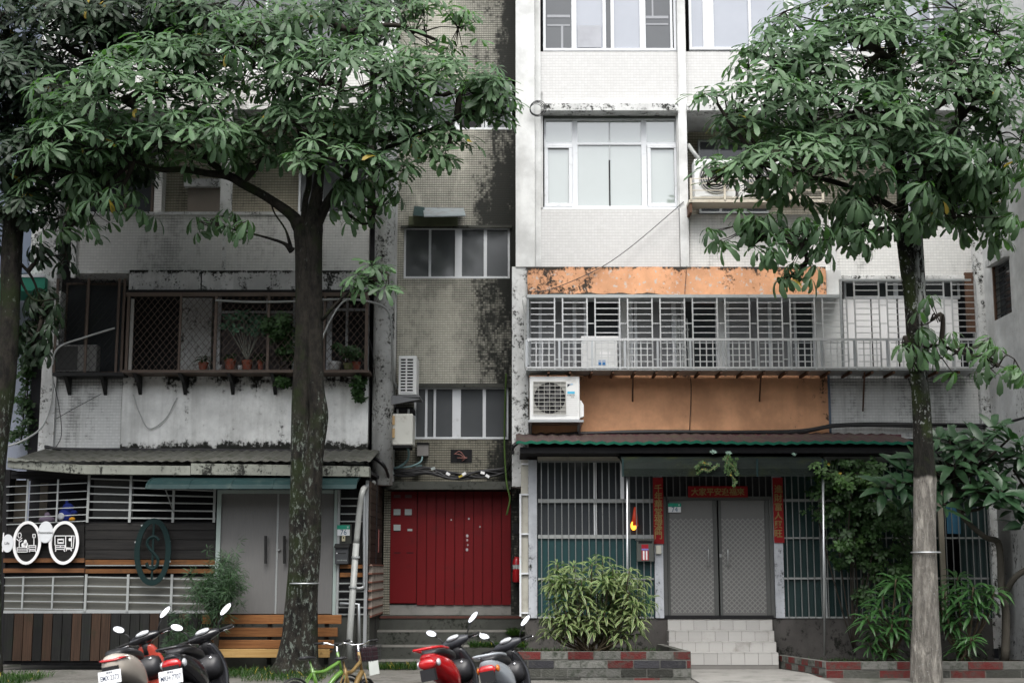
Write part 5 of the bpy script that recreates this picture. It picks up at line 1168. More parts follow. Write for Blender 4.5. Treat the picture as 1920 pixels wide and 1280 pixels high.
bk2.bump(_n, 1., .05); barkp = bk2.fin(_c, .85)
twigm = M('dark_twig', (.022,.018,.014), .85, var=.3)
DENS = .66
def crown(tree, ells, rs, tpls, mat, trunk_nodes, size=1., nleaf=0, keep=None, mat2=None):
    """ells: (px,py,rx,ry,Y,ry_depth,n[,droop]) foliage masses in measured position; whorls sit on their outer, upper shell. Returns twig mesh points"""
    allp = []; tw = MB(); items = []
    for e in ells:
        px, py, rx, ry, Ym, rd, n = e[:7]; n = int(n*DENS); droop = e[7] if len(e) > 7 else 0
        c = W(px, py, Ym); k = (Ym-CY)/FPX; rxw, rzw = rx*k, ry*k
        # branch from the nearest trunk node to the mass, then twigs to sub-nodes
        nd = min(trunk_nodes, key=lambda q: (Vector(q)-c).length); nd = Vector(nd)
        mid = nd.lerp(c, .55)+Vector((rs.uniform(-.15,.15), rs.uniform(-.1,.1), rs.uniform(-.05,.25)))
        bp = spl([nd, mid, c+Vector((0,0,-rzw*.25))], 5); rad = .022+.028*min(1, rx/150); tw.tube(bp, [rad*(1.3-.7*i/len(bp)) for i in range(len(bp))], 6, wob=.15)
        subs = []
        for j in range(max(3, n//22)):
            a, b = rs.uniform(0, 2*pi), rs.uniform(.3, .8); sp = c+Vector((cos(a)*rxw*b, sin(a)*rd*b, rs.uniform(-.45,.35)*rzw)); subs.append(sp)
            st = bp[rs.randrange(len(bp)//2, len(bp))]; tw.tube(spl([st, st.lerp(sp, .5)+Vector((0,0,rs.uniform(-.08,.12))), sp], 3), [.016,.014,.012,.010,.009,.008,.007][:7] , 5)
        for j in range(n):
            while True:
                u = Vector((rs.gauss(0,1), rs.gauss(0,1), rs.gauss(0,1))).normalized()
                if u.z > -.75 or rs.random() < .3: break
            rr = rs.uniform(.35, 1.0)**.45; p = c+Vector((u.x*rxw*rr, u.y*rd*rr, u.z*rzw*rr)); p += Vector((mnoise.noise(p*1.7), mnoise.noise(p*1.7+Vector((9,0,0))), mnoise.noise(p*1.7+Vector((0,9,0)))))*.18
            if keep and not keep(p): continue
            d = Vector((u.x*.55+rs.uniform(-.25,.25), u.y*.45-.48+rs.uniform(-.25,.25), .9+u.z*.3+rs.uniform(-.2,.2)))
            dr = droop or (p.z < c.z-rzw*.4 and rs.random() < .45)
            items.append((p, d.normalized(), dr))
            if rs.random() < .8:
                sp = min(subs, key=lambda q: (q-p).length_squared); 
                tw.tube([sp, sp.lerp(p, .6)+Vector((0,0,-.03)), p-d.normalized()*.02], [.008,.006,.005], 4, cap=False)
    return items, tw
def finish(tree, items, tw, rs, tpls, tplsd, mat, twmat, nleaf=300, size=1., part='leaf'):
    Vs = [scatter([p], [d], tplsd if dr else tpls, rs, .68*size, 1.22*size)[0] for p, d, dr in items]
    order = sorted(range(len(Vs)), key=lambda i: Vs[i][:, :, 1].mean()-.15*Vs[i][:, :, 2].mean()); cnt = 0; big = []
    rest = []
    for i in order:
        if cnt+len(Vs[i]) <= nleaf: big.append(Vs[i]); cnt += len(Vs[i])
        else: rest.append(Vs[i])
    for v in big:
        for l in v: mesh_leaves(part, l[None], mat, tree)
    mesh_leaves('foliage', np.concatenate(rest), mat, tree, kind='stuff')
    tw.build('twigs', twmat, tree, smooth=True)
def tk(pts, Y0=None): return [W(*p) for p in pts]
def rad(ws, Ys): return [w_/2*(Y-CY)/FPX for w_, Y in zip(ws, Ys)]
# ---------------- central left tree
T1 = thing('tree', W(562, 1252, -2.8), 'twin stemmed mossy tree with umbrella crown standing behind the bicycles', 'tree')
yy = -2.8
m = MB()
kp = [(548,1262,96),(550,1240,66),(553,1190,46),(556,1120,40),(560,1040,38),(562,950,37),(563,850,36),(565,760,36),(570,650,36),(571,560,35),(571,480,34),(569,440,36),(556,412,24)]
pts = [W(a, b, yy) for a, b, w_ in kp]; m.tube(spl(pts, 3), [r for r in np.interp(np.linspace(0, len(kp)-1, (len(kp)-1)*3+1), range(len(kp)), rad([k[2] for k in kp], [yy]*len(kp)))], 18, wob=.10)
kp = [(574,1262,70),(573,1240,48),(575,1190,40),(577,1120,38),(582,1040,36),(585,950,36),(588,860,36),(596,800,36),(598,772,36),(592,720,32),(590,620,30),(589,540,30),(588,470,34),(588,430,38),(592,380,26),(598,330,20),(606,250,14)]
m.tube(spl([W(a, b, yy-.03 if b < 900 else yy+.02) for a, b, w_ in kp], 3), list(np.interp(np.linspace(0, len(kp)-1, (len(kp)-1)*3+1), range(len(kp)), rad([k[2] for k in kp], [yy]*len(kp)))), 18, wob=.10)
m.build('trunk', barkm, T1, smooth=True)
m = MB()
def limb(m, pts, ws, n=10): P_ = spl([W(*p) for p in pts], 4); m.tube(P_, list(np.interp(np.linspace(0, len(ws)-1, len(P_)), range(len(ws)), [w_/2*(p[2]-CY)/FPX for w_, p in zip(ws, pts)])), n, wob=.12); return P_
l1 = limb(m, [(562,425,yy),(545,402,yy),(500,370,-2.9),(455,345,-3.0),(428,330,-3.1),(390,325,-3.2),(345,318,-3.3),(300,318,-3.4),(250,300,-3.5)], [30,22,17,17,17,14,13,11,8])
l2_ = limb(m, [(592,420,yy),(620,370,-2.9),(650,330,-3.0),(700,290,-3.1),(790,250,-3.2),(880,215,-3.2)], [26,16,12,10,8,5])
l3 = limb(m, [(575,430,yy),(572,380,-2.7),(580,330,-2.5),(560,240,-2.3),(520,150,-2.2),(480,90,-2.2)], [24,12,12,10,8,5])
l4 = limb(m, [(594,350,yy),(610,260,-2.9),(640,160,-3.0),(650,60,-3.0)], [20,14,10,7])
l5 = limb(m, [(548,470,yy),(530,455,-2.9),(480,440,-3.0),(445,432,-3.0),(420,425,-3.05)], [14,6,4,3.5,3], 6)
l6 = limb(m, [(545,462,yy),(535,430,-2.9),(515,400,-2.9),(508,380,-2.9)], [8,4,3.5,3], 6)
l7 = limb(m, [(430,330,-3.1),(360,280,-3.3),(290,230,-3.5),(230,190,-3.6)], [14,9,7,5])
l8 = limb(m, [(620,375,-2.9),(680,420,-3.0),(700,400,-3.1)], [10,5,3], 6)
l9 = limb(m, [(604,600,-2.85),(640,560,-3.1),(680,530,-3.2)], [7,5,4], 6)
m.build('branches', barkm, T1, smooth=True)
nodes = l1[8:]+l2_[6:]+l3[6:]+l4[4:]+l5[8:]+l6+l7+l8[3:]+l9
ells = [(250,190,190,62,-3.6,1.1,230),(470,110,180,85,-3.0,1.3,260),(640,160,200,90,-3.2,1.4,290),(830,165,135,62,-3.2,1.0,180),(910,185,70,45,-3.2,.6,65),
 (160,270,120,55,-3.6,.9,110),(330,265,170,48,-3.5,1.0,170),(110,330,85,45,-3.5,.7,60),(600,50,150,70,-3.0,1.3,150),(430,30,160,50,-2.8,1.2,120),(300,120,120,45,-3.3,1.0,110),
 (560,250,160,45,-3.1,1.0,150),(620,290,95,28,-3.9,.45,40),(720,250,110,55,-3.2,.8,110),(840,270,55,48,-3.3,.4,34),(200,380,85,60,-3.3,.6,55,1),(130,420,50,45,-3.2,.4,18,1),(410,415,62,34,-3.1,.3,22,1),
 (690,375,75,55,-3.2,.5,46,1),(700,520,50,32,-3.3,.3,24),(700,320,80,30,-3.2,.6,40),(820,60,85,70,-2.2,.7,75),(480,300,55,20,-3.2,.4,14,1)]
it, tw = crown(T1, ells, rs, TP, lf_a, nodes)
finish(T1, it, tw, rs, TP, TPd, lf_a, twigm, size=1.06)
m = MB(); c = W(570, 1093, yy); m.torus((c.x, yy+.0, c.z), 28*(yy-CY)/FPX, .011, 'z', 28, 6); m.build('tie_wire', galv, T1, smooth=True)
# ---------------- right tree
T2 = thing('tree', W(1738, 1300, -4.2), 'tall lichen spotted tree with pale lower trunk at right', 'tree')
yy = -4.2; m = MB()
kp = [(1738,1330,150),(1738,1290,122),(1737,1230,110),(1737,1160,98),(1736,1080,92),(1735,1000,86),(1735,930,84),(1735,898,86),(1733,860,76),(1731,800,72),(1727,740,70),(1722,690,64)]
kp = [(a-1, b, w_*.50) for a, b, w_ in kp]
m.tube(spl([W(a, b, yy) for a, b, w_ in kp], 3), list(np.interp(np.linspace(0, len(kp)-1, (len(kp)-1)*3+1), range(len(kp)), rad([k[2] for k in kp], [yy]*len(kp)))), 20, wob=.10)
k2 = [(1721,700,34),(1716,640,32),(1709,560,28),(1699,490,26),(1692,430,25),(1692,380,22),(1688,300,18),(1680,200,13),(1670,100,8)]
m.tube(spl([W(a, b, yy) for a, b, w_ in k2], 3), list(np.interp(np.linspace(0, len(k2)-1, (len(k2)-1)*3+1), range(len(k2)), rad([k[2]*1.0 for k in k2], [yy]*len(k2)))), 16, wob=.10)
k3 = [(1724,700,36),(1727,640,31),(1723,560,28),(1720,490,26),(1718,430,24),(1722,380,20),(1740,300,15),(1760,220,10)]
m.tube(spl([W(a, b, yy+.03) for a, b, w_ in k3], 3), list(np.interp(np.linspace(0, len(k3)-1, (len(k3)-1)*3+1), range(len(k3)), rad([k[2]*1.0 for k in k3], [yy]*len(k3)))), 16, wob=.10)
m.build('trunk', barkp, T2, smooth=True)
m = MB()
b1 = limb(m, [(1692,400,yy),(1640,370,-4.5),(1560,340,-4.8),(1500,330,-5.0),(1430,310,-5.0)], [14,12,10,8,5]); b2 = limb(m, [(1690,330,yy),(1620,240,-4.3),(1540,170,-4.4),(1480,140,-4.5)], [14,10,7,5])
b3 = limb(m, [(1735,320,yy),(1790,240,-4.0),(1850,160,-4.0)], [14,9,6]); b4 = limb(m, [(1722,400,yy),(1760,330,-3.9),(1800,300,-3.9),(1840,330,-3.9)], [10,7,6,4], 8)
m.build('branches', twigm, T2, smooth=True); m = MB(); b5 = limb(m, [(1725,650,yy),(1765,648,-4.5),(1800,662,-4.7),(1850,670,-4.8)], [12,6,5,3.5], 6); b6 = limb(m, [(1690,420,yy),(1600,440,-4.9),(1520,450,-5.2),(1440,440,-5.2)], [9,7,5,4], 6)
b7 = limb(m, [(1722,700,yy),(1705,660,-4.6),(1700,640,-4.8)], [6,4,3], 6)
m.build('low_branches', twigm, T2, smooth=True)
n2 = b1[3:]+b2[3:]+b3[3:]+b4[3:]+b5[3:]+b6[4:]+b7+[W(1685,250,yy), W(1675,120,yy)]
ells = [(1620,110,170,80,-4.4,1.2,230),(1440,200,105,75,-4.9,.9,120),(1480,120,110,55,-4.6,.9,90),(1750,180,160,110,-4.2,1.3,250),(1600,230,170,75,-4.7,1.1,210),(1500,310,150,55,-5.1,.8,130),
 (1400,240,45,45,-5.0,.5,18),(1385,425,62,36,-5.1,.4,26,1),(1480,440,95,62,-5.2,.5,70,1),(1640,390,130,60,-4.7,.8,105,1),(1820,330,105,75,-4.2,.9,120,1),(1850,110,110,110,-4.0,1.0,150),
 (1560,30,150,45,-4.3,1.0,90),(1700,30,190,60,-4.2,1.1,140),(1600,420,60,60,-5.0,.4,36,1),(1500,505,45,30,-5.2,.25,12,1),(1790,400,120,40,-4.3,.6,44,1),(1740,300,120,60,-4.6,.9,110),(1880,250,70,80,-4.1,.7,60),(1860,420,70,45,-4.0,.5,30,1),(1790,350,80,60,-3.8,.6,50,1),(1340,330,45,40,-5.1,.4,18),
 (1800,655,75,38,-4.7,.4,22,1),(1870,680,45,35,-4.8,.25,15,1),(1745,590,42,45,-4.7,.25,10,1),(1700,650,22,30,-4.8,.15,4,1),(1340,180,30,30,-5.0,.3,7),(1420,330,70,40,-5.1,.5,36)]
it, tw = crown(T2, ells, rs, TP, lf_a, n2)
finish(T2, it, tw, rs, TP, TPd, lf_a, twigm, size=1.06)
m = MB(); c = W(1736, 1035, yy); m.torus((c.x, yy, c.z), 26*(yy-CY)/FPX, .012, 'z', 28, 6); m.build('tie_wire', galv, T2, smooth=True)
# ---------------- far left tree
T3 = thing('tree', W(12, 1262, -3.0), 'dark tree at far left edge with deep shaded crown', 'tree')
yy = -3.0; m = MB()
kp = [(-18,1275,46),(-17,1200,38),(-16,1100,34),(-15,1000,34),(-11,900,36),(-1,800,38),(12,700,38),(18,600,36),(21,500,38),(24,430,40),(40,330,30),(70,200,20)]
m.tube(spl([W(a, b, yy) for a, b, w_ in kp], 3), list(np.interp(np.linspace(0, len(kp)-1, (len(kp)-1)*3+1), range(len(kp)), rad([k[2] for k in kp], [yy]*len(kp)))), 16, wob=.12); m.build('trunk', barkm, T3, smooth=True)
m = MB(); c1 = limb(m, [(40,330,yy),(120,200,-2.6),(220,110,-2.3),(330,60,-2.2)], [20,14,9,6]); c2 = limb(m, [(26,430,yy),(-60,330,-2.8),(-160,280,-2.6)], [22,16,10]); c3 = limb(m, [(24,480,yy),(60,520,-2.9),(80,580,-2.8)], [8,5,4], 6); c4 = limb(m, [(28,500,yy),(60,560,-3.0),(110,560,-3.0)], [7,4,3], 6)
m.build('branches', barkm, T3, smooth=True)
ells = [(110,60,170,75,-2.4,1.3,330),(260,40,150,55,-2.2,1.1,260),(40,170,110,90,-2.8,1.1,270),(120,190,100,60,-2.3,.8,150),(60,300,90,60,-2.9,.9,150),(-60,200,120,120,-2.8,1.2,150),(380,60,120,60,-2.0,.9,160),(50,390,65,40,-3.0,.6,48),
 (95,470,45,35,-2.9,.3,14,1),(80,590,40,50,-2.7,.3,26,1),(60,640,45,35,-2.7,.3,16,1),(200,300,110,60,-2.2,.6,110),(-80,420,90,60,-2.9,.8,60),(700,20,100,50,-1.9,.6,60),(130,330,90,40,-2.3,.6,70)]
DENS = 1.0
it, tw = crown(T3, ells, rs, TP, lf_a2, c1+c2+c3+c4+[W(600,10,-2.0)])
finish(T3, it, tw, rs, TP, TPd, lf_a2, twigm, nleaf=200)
# ---------------- variegated bush
var_m = leafmat('variegated_leaf', (.045,.095,.03), (.07,.12,.04), .48, .2, edge=(.27,.30,.14), yellow=0)
TV = [whorl(22, .25, .040, PLn, rs, e0=(.9,1.3), e1=(-1.0,-.2), stack=.14, fold=.3) for _ in range(8)]
B1 = thing('variegated_bush', W(1120, 1225, -3.0), 'bushy plant with drooping cream striped leaves in the brick planter', 'bush')
m = MB(); tips = []; base = W(1110, 1228, -3.0)
vt = [(1130,1050,1),(1045,1062,1),(1075,1064,1),(1150,1068,1),(1110,1080,1),(1180,1075,1),(1200,1098,1),(1035,1098,1),(1060,1100,1),(1090,1095,1),(1140,1095,1),(1165,1105,1),(1120,1115,1),(1035,1130,1),(1070,1125,1),(1100,1135,1),(1150,1130,1),(1190,1135,1),(1205,1140,1),(1028,1155,1),(1060,1150,1),(1120,1142,1),(1165,1152,1),(1140,1165,1),(1180,1160,1),(1085,1160,1),(1040,1172,1),(1150,1180,1),(1070,1185,1),(1115,1170,1),(1195,1165,1),(1030,1185,1),(1110,1060,1),(1160,1085,1),(1085,1110,1),(1135,1150,1),(1180,1115,1)]
for (a, b, _) in vt:
    p = W(a, b-6, -3.0+rs.uniform(-.45,.4)); tips.append(p); q = base+Vector((rs.uniform(-.15,.15), rs.uniform(-.1,.1), 0)); m.tube(spl([q, q.lerp(p, .5)+Vector(((p.x-q.x)*.25, 0, -.02)), p], 4), [.016,.015,.014,.013,.012,.011,.010,.009,.008], 6)
for j in range(60): p = W(rs.gauss(1115,45), rs.uniform(1070,1180), -3.0+rs.uniform(-.3,.5)); tips.append(p)
m.build('stems', M('brown_stem', (.07,.055,.035), .85, var=.3), B1, smooth=True)
V = scatter(tips, [Vector(((p.x-base.x)*.35, -.12+(p.y+3)*.4, 1)).normalized() for p in tips], TV, rs, .8, 1.1)
big = np.concatenate(V); mesh_leaves('foliage', big[260:], var_m, B1, 'stuff', True)
for l in big[:260]: mesh_leaves('leaf', l[None], var_m, B1, None, True)
# ---------------- dracaena like plants in right planter
dg = leafmat('glossy_green_leaf', (.026,.075,.022), (.040,.100,.030), .35, .15, yellow=0)
TG = [whorl(20, .36, .052, PLn, rs, e0=(.8,1.3), e1=(-.9,-.2), stack=.14, fold=.3) for _ in range(8)]
def rosettes(name, base, tl, lab, cat, Y, tpls, mat, smn=.8, smx=1.1, stem=.014):
    t = thing(name, W(base[0], base[1], Y), lab, cat); m = MB(); b = W(base[0], base[1], Y); pts = []
    for a, c in tl:
        p = W(a, c, Y+rs.uniform(-.25,.25)); pts.append(p); q = b+Vector((rs.uniform(-.1,.1),0,0)); m.tube(spl([q, q.lerp(p,.5)+Vector(((p.x-q.x)*.2,0,0)), p], 4), [stem*1.5-(stem*.08)*i for i in range(9)], 6)
    m.build('stems', M('brown_stem', (.07,.055,.035), .85), t, smooth=True)
    V = np.concatenate(scatter(pts, [Vector(((p.x-b.x)*.3, -.25+rs.uniform(-.1,.1), 1)).normalized() for p in pts], tpls, rs, smn, smx))
    n = min(200, len(V)//2); mesh_leaves('foliage', V[n:], mat, t, 'stuff')
    for l in V[:n]: mesh_leaves('leaf', l[None], mat, t)
    return t
rosettes('leafy_shrub', (1668,1232), [(1680,1085),(1650,1140),(1625,1155),(1690,1100),(1700,1150),(1672,1170),(1640,1180),(1690,1180),(1655,1115),(1710,1120),(1630,1205),(1665,1215)], 'green rosette shrub left of the pale trunk in planter', 'shrub', -2.6, TG, dg)
rosettes('leafy_shrub', (1800,1232), [(1795,1082),(1825,1100),(1770,1105),(1850,1112),(1800,1125),(1825,1135),(1780,1145),(1865,1105),(1760,1125),(1840,1125),(1790,1165),(1765,1165)], 'green rosette shrub right of the pale trunk in planter', 'shrub', -2.6, TG, dg)
rosettes('leafy_shrub', (1812,1238), [(1812,1205),(1822,1195),(1800,1210)], 'small low rosette plant near the planter edge at right', 'shrub', -2.8, TG, dg, .6, .8)
# big leaved tree right (plumeria like)
TB = [whorl(rs.choice([9,11,13]), .42, .13, PLn, rs, e0=(.5,1.2), e1=(-.6,.5), stack=.10, fold=.25) for _ in range(8)]
bgm = leafmat('large_dark_leaf', (.020,.050,.024), (.030,.068,.030), .33, .12, yellow=0)
T4 = thing('small_tree', W(1880, 1235, -2.4), 'small crooked tree with very large dark leaves at right edge', 'tree')
m = MB(); g1 = limb(m, [(1884,1240,-2.4),(1886,1150,-2.4),(1878,1100,-2.4),(1876,1050,-2.4),(1870,1015,-2.4),(1845,1005,-2.6),(1800,960,-2.8),(1790,900,-2.9)], [16,14,13,12,12,10,9,8]); g2 = limb(m, [(1884,1110,-2.4),(1905,1080,-2.6),(1940,1050,-2.7),(1960,960,-2.8)], [12,11,10,8])
m.build('trunk', M('grey_brown_bark', (.06,.055,.045), .9, var=.3, bump=.4), T4, smooth=True)
tips = []; m = MB()
for a, b in [(1700,880),(1715,930),(1740,905),(1690,905),(1760,820),(1825,820),(1865,805),(1905,850),(1840,845),(1790,870),(1745,880),(1880,920),(1835,915),(1760,860),(1800,840),(1845,830),(1880,850),(1830,880),(1870,900),(1900,880),(1780,900),(1910,930),(1860,940),(1815,930),(1895,820),(1780,820),(1850,860),(1930,860),(1920,980),(1725,860),(1660,915),(1770,945),(1900,950),(1825,850)]:
    p = W(a, b, -2.9+rs.uniform(-.5,.4)); tips.append(p); q = min(g1[-8:]+g2[-6:], key=lambda v: (v-p).length); m.tube([q, q.lerp(p,.6)+Vector((0,0,-.05)), p], [.03,.022,.016], 7)
m.build('branches', twigm, T4, smooth=True)
V = np.concatenate(scatter(tips, [Vector((rs.uniform(-.5,.5), -.45+rs.uniform(-.3,.2), .8)).normalized() for p in tips], TB, rs, .75, 1.1))
for l in V: mesh_leaves('leaf', l[None], bgm, T4)
# climbing vine with small leaves
TS = [whorl(6, .085, .046, PEl, rs, e0=(.0,.6), e1=(-.7,.1), r0=.01) for _ in range(8)]
vm = leafmat('small_vine_leaf', (.040,.085,.025), (.060,.12,.032), .45, .2, yellow=.02)
vmd = leafmat('small_vine_leaf_dark', (.022,.050,.016), (.034,.072,.022), .5, .2, yellow=0)
def vine(name, lab, base, masses, mat, Y, cat='climbing plant', sz=1.):
    t = thing(name, W(*base), lab, cat); m = MB(); b = W(*base); pts = []; dirs = []
    for (px, py, rx, ry, n) in masses:
        c = W(px, py, Y); k = (Y-CY)/FPX; m.tube(spl([b, b.lerp(c,.5)+Vector((rs.uniform(-.1,.1),0,0)), c], 4), .012, 5)
        for j in range(max(2, n//14)):
            q = c+Vector((rs.uniform(-.8,.8)*rx*k, rs.uniform(-.15,.15), rs.uniform(-.8,.8)*ry*k)); m.tube([c, c.lerp(q,.5)+Vector((0,0,.05)), q], .006, 4)
            for _ in range(14):
                p = q+Vector((rs.gauss(0,.35)*rx*k*.7, rs.gauss(0,.14), rs.gauss(0,.35)*ry*k*.7)); pts.append(p); dirs.append(Vector((rs.uniform(-.6,.6), -.7+rs.uniform(-.4,.3), .7)).normalized())
    m.build('stems', twigm, t, smooth=True); mesh_leaves('foliage', np.concatenate(scatter(pts, dirs, TS, rs, .7*sz, 1.25*sz)), mat, t, 'stuff'); return t
vine('climbing_vine', 'small leaved vine climbing right of the grey doors over the pole', (1600,1215,-1.9), [(1560,900,50,30,60),(1610,890,50,30,60),(1530,955,40,30,36),(1600,950,60,45,120),(1650,960,50,60,110),(1600,1020,45,40,90),(1650,1050,50,50,110),(1620,1080,40,50,80),(1680,1000,45,70,90)], vmd, -1.75)
vine('climbing_vine', 'paler new shoots of vine above the small leaved vine', (1600,900,-1.9), [(1545,880,25,14,26),(1590,890,40,18,40),(1640,895,30,18,30),(1590,1030,35,20,32),(1570,905,30,14,20)], vm, -1.95)
# balcony plants
vine('balcony_plant', 'bushy trailing plant in the left cage close to trunk', (525,690,-.75), [(525,640,25,40,110),(520,600,22,25,50),(540,675,16,25,40),(530,715,14,12,16),(505,620,14,20,20)], vmd, -.8, 'plant')
vine('balcony_plant', 'small leafy pot plant right of trunk in the cage', (650,680,-.75), [(652,668,16,12,30),(640,655,12,10,12),(668,662,12,10,16)], vmd, -.78, 'plant', .8)
TPp = [whorl(8, .16, .06, PEl, rs, e0=(.2,.8), e1=(-.6,.1)) for _ in range(6)]
t = thing('balcony_plant', W(462, 676, -.74), 'pale jagged leaved plant on a thin stem in a red pot', 'plant'); m = MB(); b = W(463, 676, -.74); pts = []
for a, c in ((432,602),(448,595),(462,605),(478,598),(490,608),(425,612),(470,618),(445,615),(488,622),(455,590),(500,600)): p = W(a, c, -.76+rs.uniform(-.1,.1)); pts.append(p); m.tube(spl([b, b.lerp(p,.6)+Vector((0,0,.02)), p], 3), .008, 5)
m.build('stems', M('pale_stem', (.18,.19,.16), .7), t, smooth=True); mesh_leaves('foliage', np.concatenate(scatter(pts*2, [Vector((rs.uniform(-.6,.6), -.5, .6)).normalized() for _ in pts*2], TPp, rs, .7, 1.1)), leafmat('pale_jade_leaf', (.08,.16,.11), (.10,.20,.13), .5, .2, yellow=0), t, 'stuff')
for px, py, lab, tp, mt in ((381, 676, 'spiky little plant in leftmost red pot', TG, vmd), (488, 672, 'dark upright plant in the narrow red pot', TG, vmd), (431, 672, 'sparse sprig in the red pot left', TG, vmd)):
    t = thing('pot_plant', W(px, py, YP), lab, 'plant'); mesh_leaves('foliage', np.concatenate(scatter([W(px, py-6, YP)]*2, [Vector((0,0,1)), Vector((.2,-.2,1)).normalized()], tp, rs, .38, .55)), mt, t, 'stuff')
vine('wall_fern', 'tuft of fern growing at right corner under the cage', (678,735,-.6), [(676,725,12,16,26),(670,740,10,10,14)], vmd, -.65, 'fern')
ivy = vine('ivy', 'dark ivy hanging down the neighbouring wall behind left trunk', (70,540,-.05), [(62,600,20,40,70),(60,680,20,50,90),(50,770,16,50,70),(40,830,20,30,40),(70,560,18,30,40)], vmd, -.0)
# feathery shrub in front of the shop
def feather(name, lab, base, Y, blobs, mat):
    t = thing(name, W(base[0], base[1], Y), lab, 'shrub'); b = W(base[0], base[1], Y); m = MB(); pts = []; dirs = []
    for px, py, n in blobs:
        c = W(px, py, Y+rs.uniform(-.15,.15)); m.tube(spl([b, Vector((b.x+(c.x-b.x)*.3, b.y, b.z+(c.z-b.z)*.6)), c], 4), .012, 5)
        for j in range(n):
            p = c+Vector((rs.gauss(0,.10), rs.gauss(0,.08), rs.gauss(0,.09))); pts.append(p); dirs.append(Vector((rs.uniform(-.7,.7), rs.uniform(-.8,.3), rs.uniform(-.1,.8))).normalized())
    m.build('stems', twigm, t, smooth=True); TF = [whorl(12, .13, .010, PLn, rs, e0=(.2,1.0), e1=(-1.2,-.3), stack=.05) for _ in range(6)]
    mesh_leaves('foliage', np.concatenate(scatter(pts, dirs, TF, rs, .8, 1.2)), mat, t, 'stuff'); return t
fm = leafmat('feathery_green', (.028,.060,.030), (.042,.080,.040), .6, .2, yellow=0)
feather('feathery_shrub', 'wispy feathery shrub in front of left edge of grey door', (405,1238), -2.35, [(418,1042,14),(425,1060,22),(412,1078,30),(430,1085,30),(400,1100,36),(425,1108,40),(440,1100,20),(380,1090,20),(365,1100,12),(395,1125,36),(415,1130,34),(375,1115,16),(432,1072,20),(400,1150,20)], fm)
feather('feathery_shrub', 'dark leafy seedlings behind the scooters below bench left end', (345,1240), -2.4, [(340,1150,10),(345,1175,16),(330,1200,20),(350,1210,24),(365,1190,14),(320,1215,16),(340,1225,20)], fm)
# canopy succulents and trailing weed
sm_ = leafmat('succulent', (.22,.34,.28), (.26,.38,.32), .5, .1, yellow=0); TSu = [whorl(12, .07, .035, PEl, rs, e0=(.5,1.1), e1=(.1,.6)) for _ in range(4)]
for a, b, lab in ((1337,849,'pale rosette succulent on canopy, the left one'), (1366,851,'pale rosette succulent on canopy above the trailing weed'), (1488,853,'tiny pale succulent toward right end of canopy')):
    t = thing('succulent', W(a, b+3, -1.95), lab, 'succulent'); mesh_leaves('leaves', np.concatenate(scatter([W(a, b, -1.97)], [Vector((0,-.6,.8)).normalized()], TSu, rs, .8 if a < 1400 else .5, 1.0 if a < 1400 else .6)), sm_, t)
t = thing('trailing_weed', W(1370, 862, -2.2), 'thin yellow green weed trailing down the mossy canopy front', 'weed'); m = MB(); pts = []
for key in ([(1366,855),(1362,872),(1368,886),(1378,900),(1376,910)], [(1345,872),(1330,882),(1318,880),(1306,888)], [(1366,865),(1376,875),(1380,885)], [(1330,870),(1315,868),(1307,876)]):
    q = spl([W(a, b, -2.235) for a, b in key], 5); m.tube(q, .006, 5); pts += q[::2]+([W(1370+rs.uniform(-12,14), 868+rs.uniform(-10,22), -2.24) for _ in range(10)] if key[0][0] == 1366 else [])
m.build('stem', M('straw_stem', (.22,.20,.10), .7), t, smooth=True); mesh_leaves('leaves', np.concatenate(scatter(pts, [Vector((rs.uniform(-.5,.5), -.8, .4)).normalized() for _ in pts], TS, rs, .3, .55)), vm, t, 'stuff')
# moss / grass and weeds
def grass(name, lab, boxes, n, h, mat):
    V = []
    for _ in range(n):
        x0, x1, y0, y1, z = rs.choice(boxes); p = np.array([rs.uniform(x0, x1), rs.uniform(y0, y1), z]); L = h*rs.uniform(.5, 1.3); v = leaf_tpl(L, .010, PLn, rs.uniform(1.0, 1.5), rs.uniform(-.3, .9)); a = rs.uniform(0, 2*pi); c, s_ = cos(a), sin(a); V.append(np.stack([v[:,0]*c-v[:,1]*s_, v[:,0]*s_+v[:,1]*c, v[:,2]], 1)+p)
    o = bpy.data.objects.new(name, None); COL.objects.link(o); mesh_leaves(name, np.array(V), mat, o, 'stuff'); ch = o.children[0]; ch.parent = None; bpy.data.objects.remove(o); prop(ch, lab, 'grass'); ch.name = name
gm_ = leafmat('grass_blade', (.018,.045,.010), (.035,.075,.016), .6, .3, yellow=.03)
grass('grass', 'short green grass and weeds on the pavement around trunks', [(X(-20,1262,-4.2), X(62,1262,-4.2), -5.2, -3.3, .06), (X(470,1262,-3.3), X(620,1262,-3.3), -4.3, -2.3, .06), (X(360,1262,-3.3), X(470,1262,-3.3), -3.6, -2.5, .06), (X(690,1245,-2), X(780,1250,-2), -2.0, -1.5, .06), (X(880,1200,-1.5), X(985,1200,-1.5), -1.5, -1.3, Z(1212,-1.2)), (X(955,1200,-.7), X(975,1200,-.7), -.8, -.3, Z(1190,-.5))], 6500, .13, gm_)
grass('ground_cover', 'low dark weeds covering planter soil', [(X(1560,1240,-3.3), X(1900,1240,-3.3), -3.35, -1.4, zt2-.12), (X(985,1220,-3.6), X(1280,1220,-3.6), -3.7, -1.5, zt-.12)], 2600, .09, vmd)
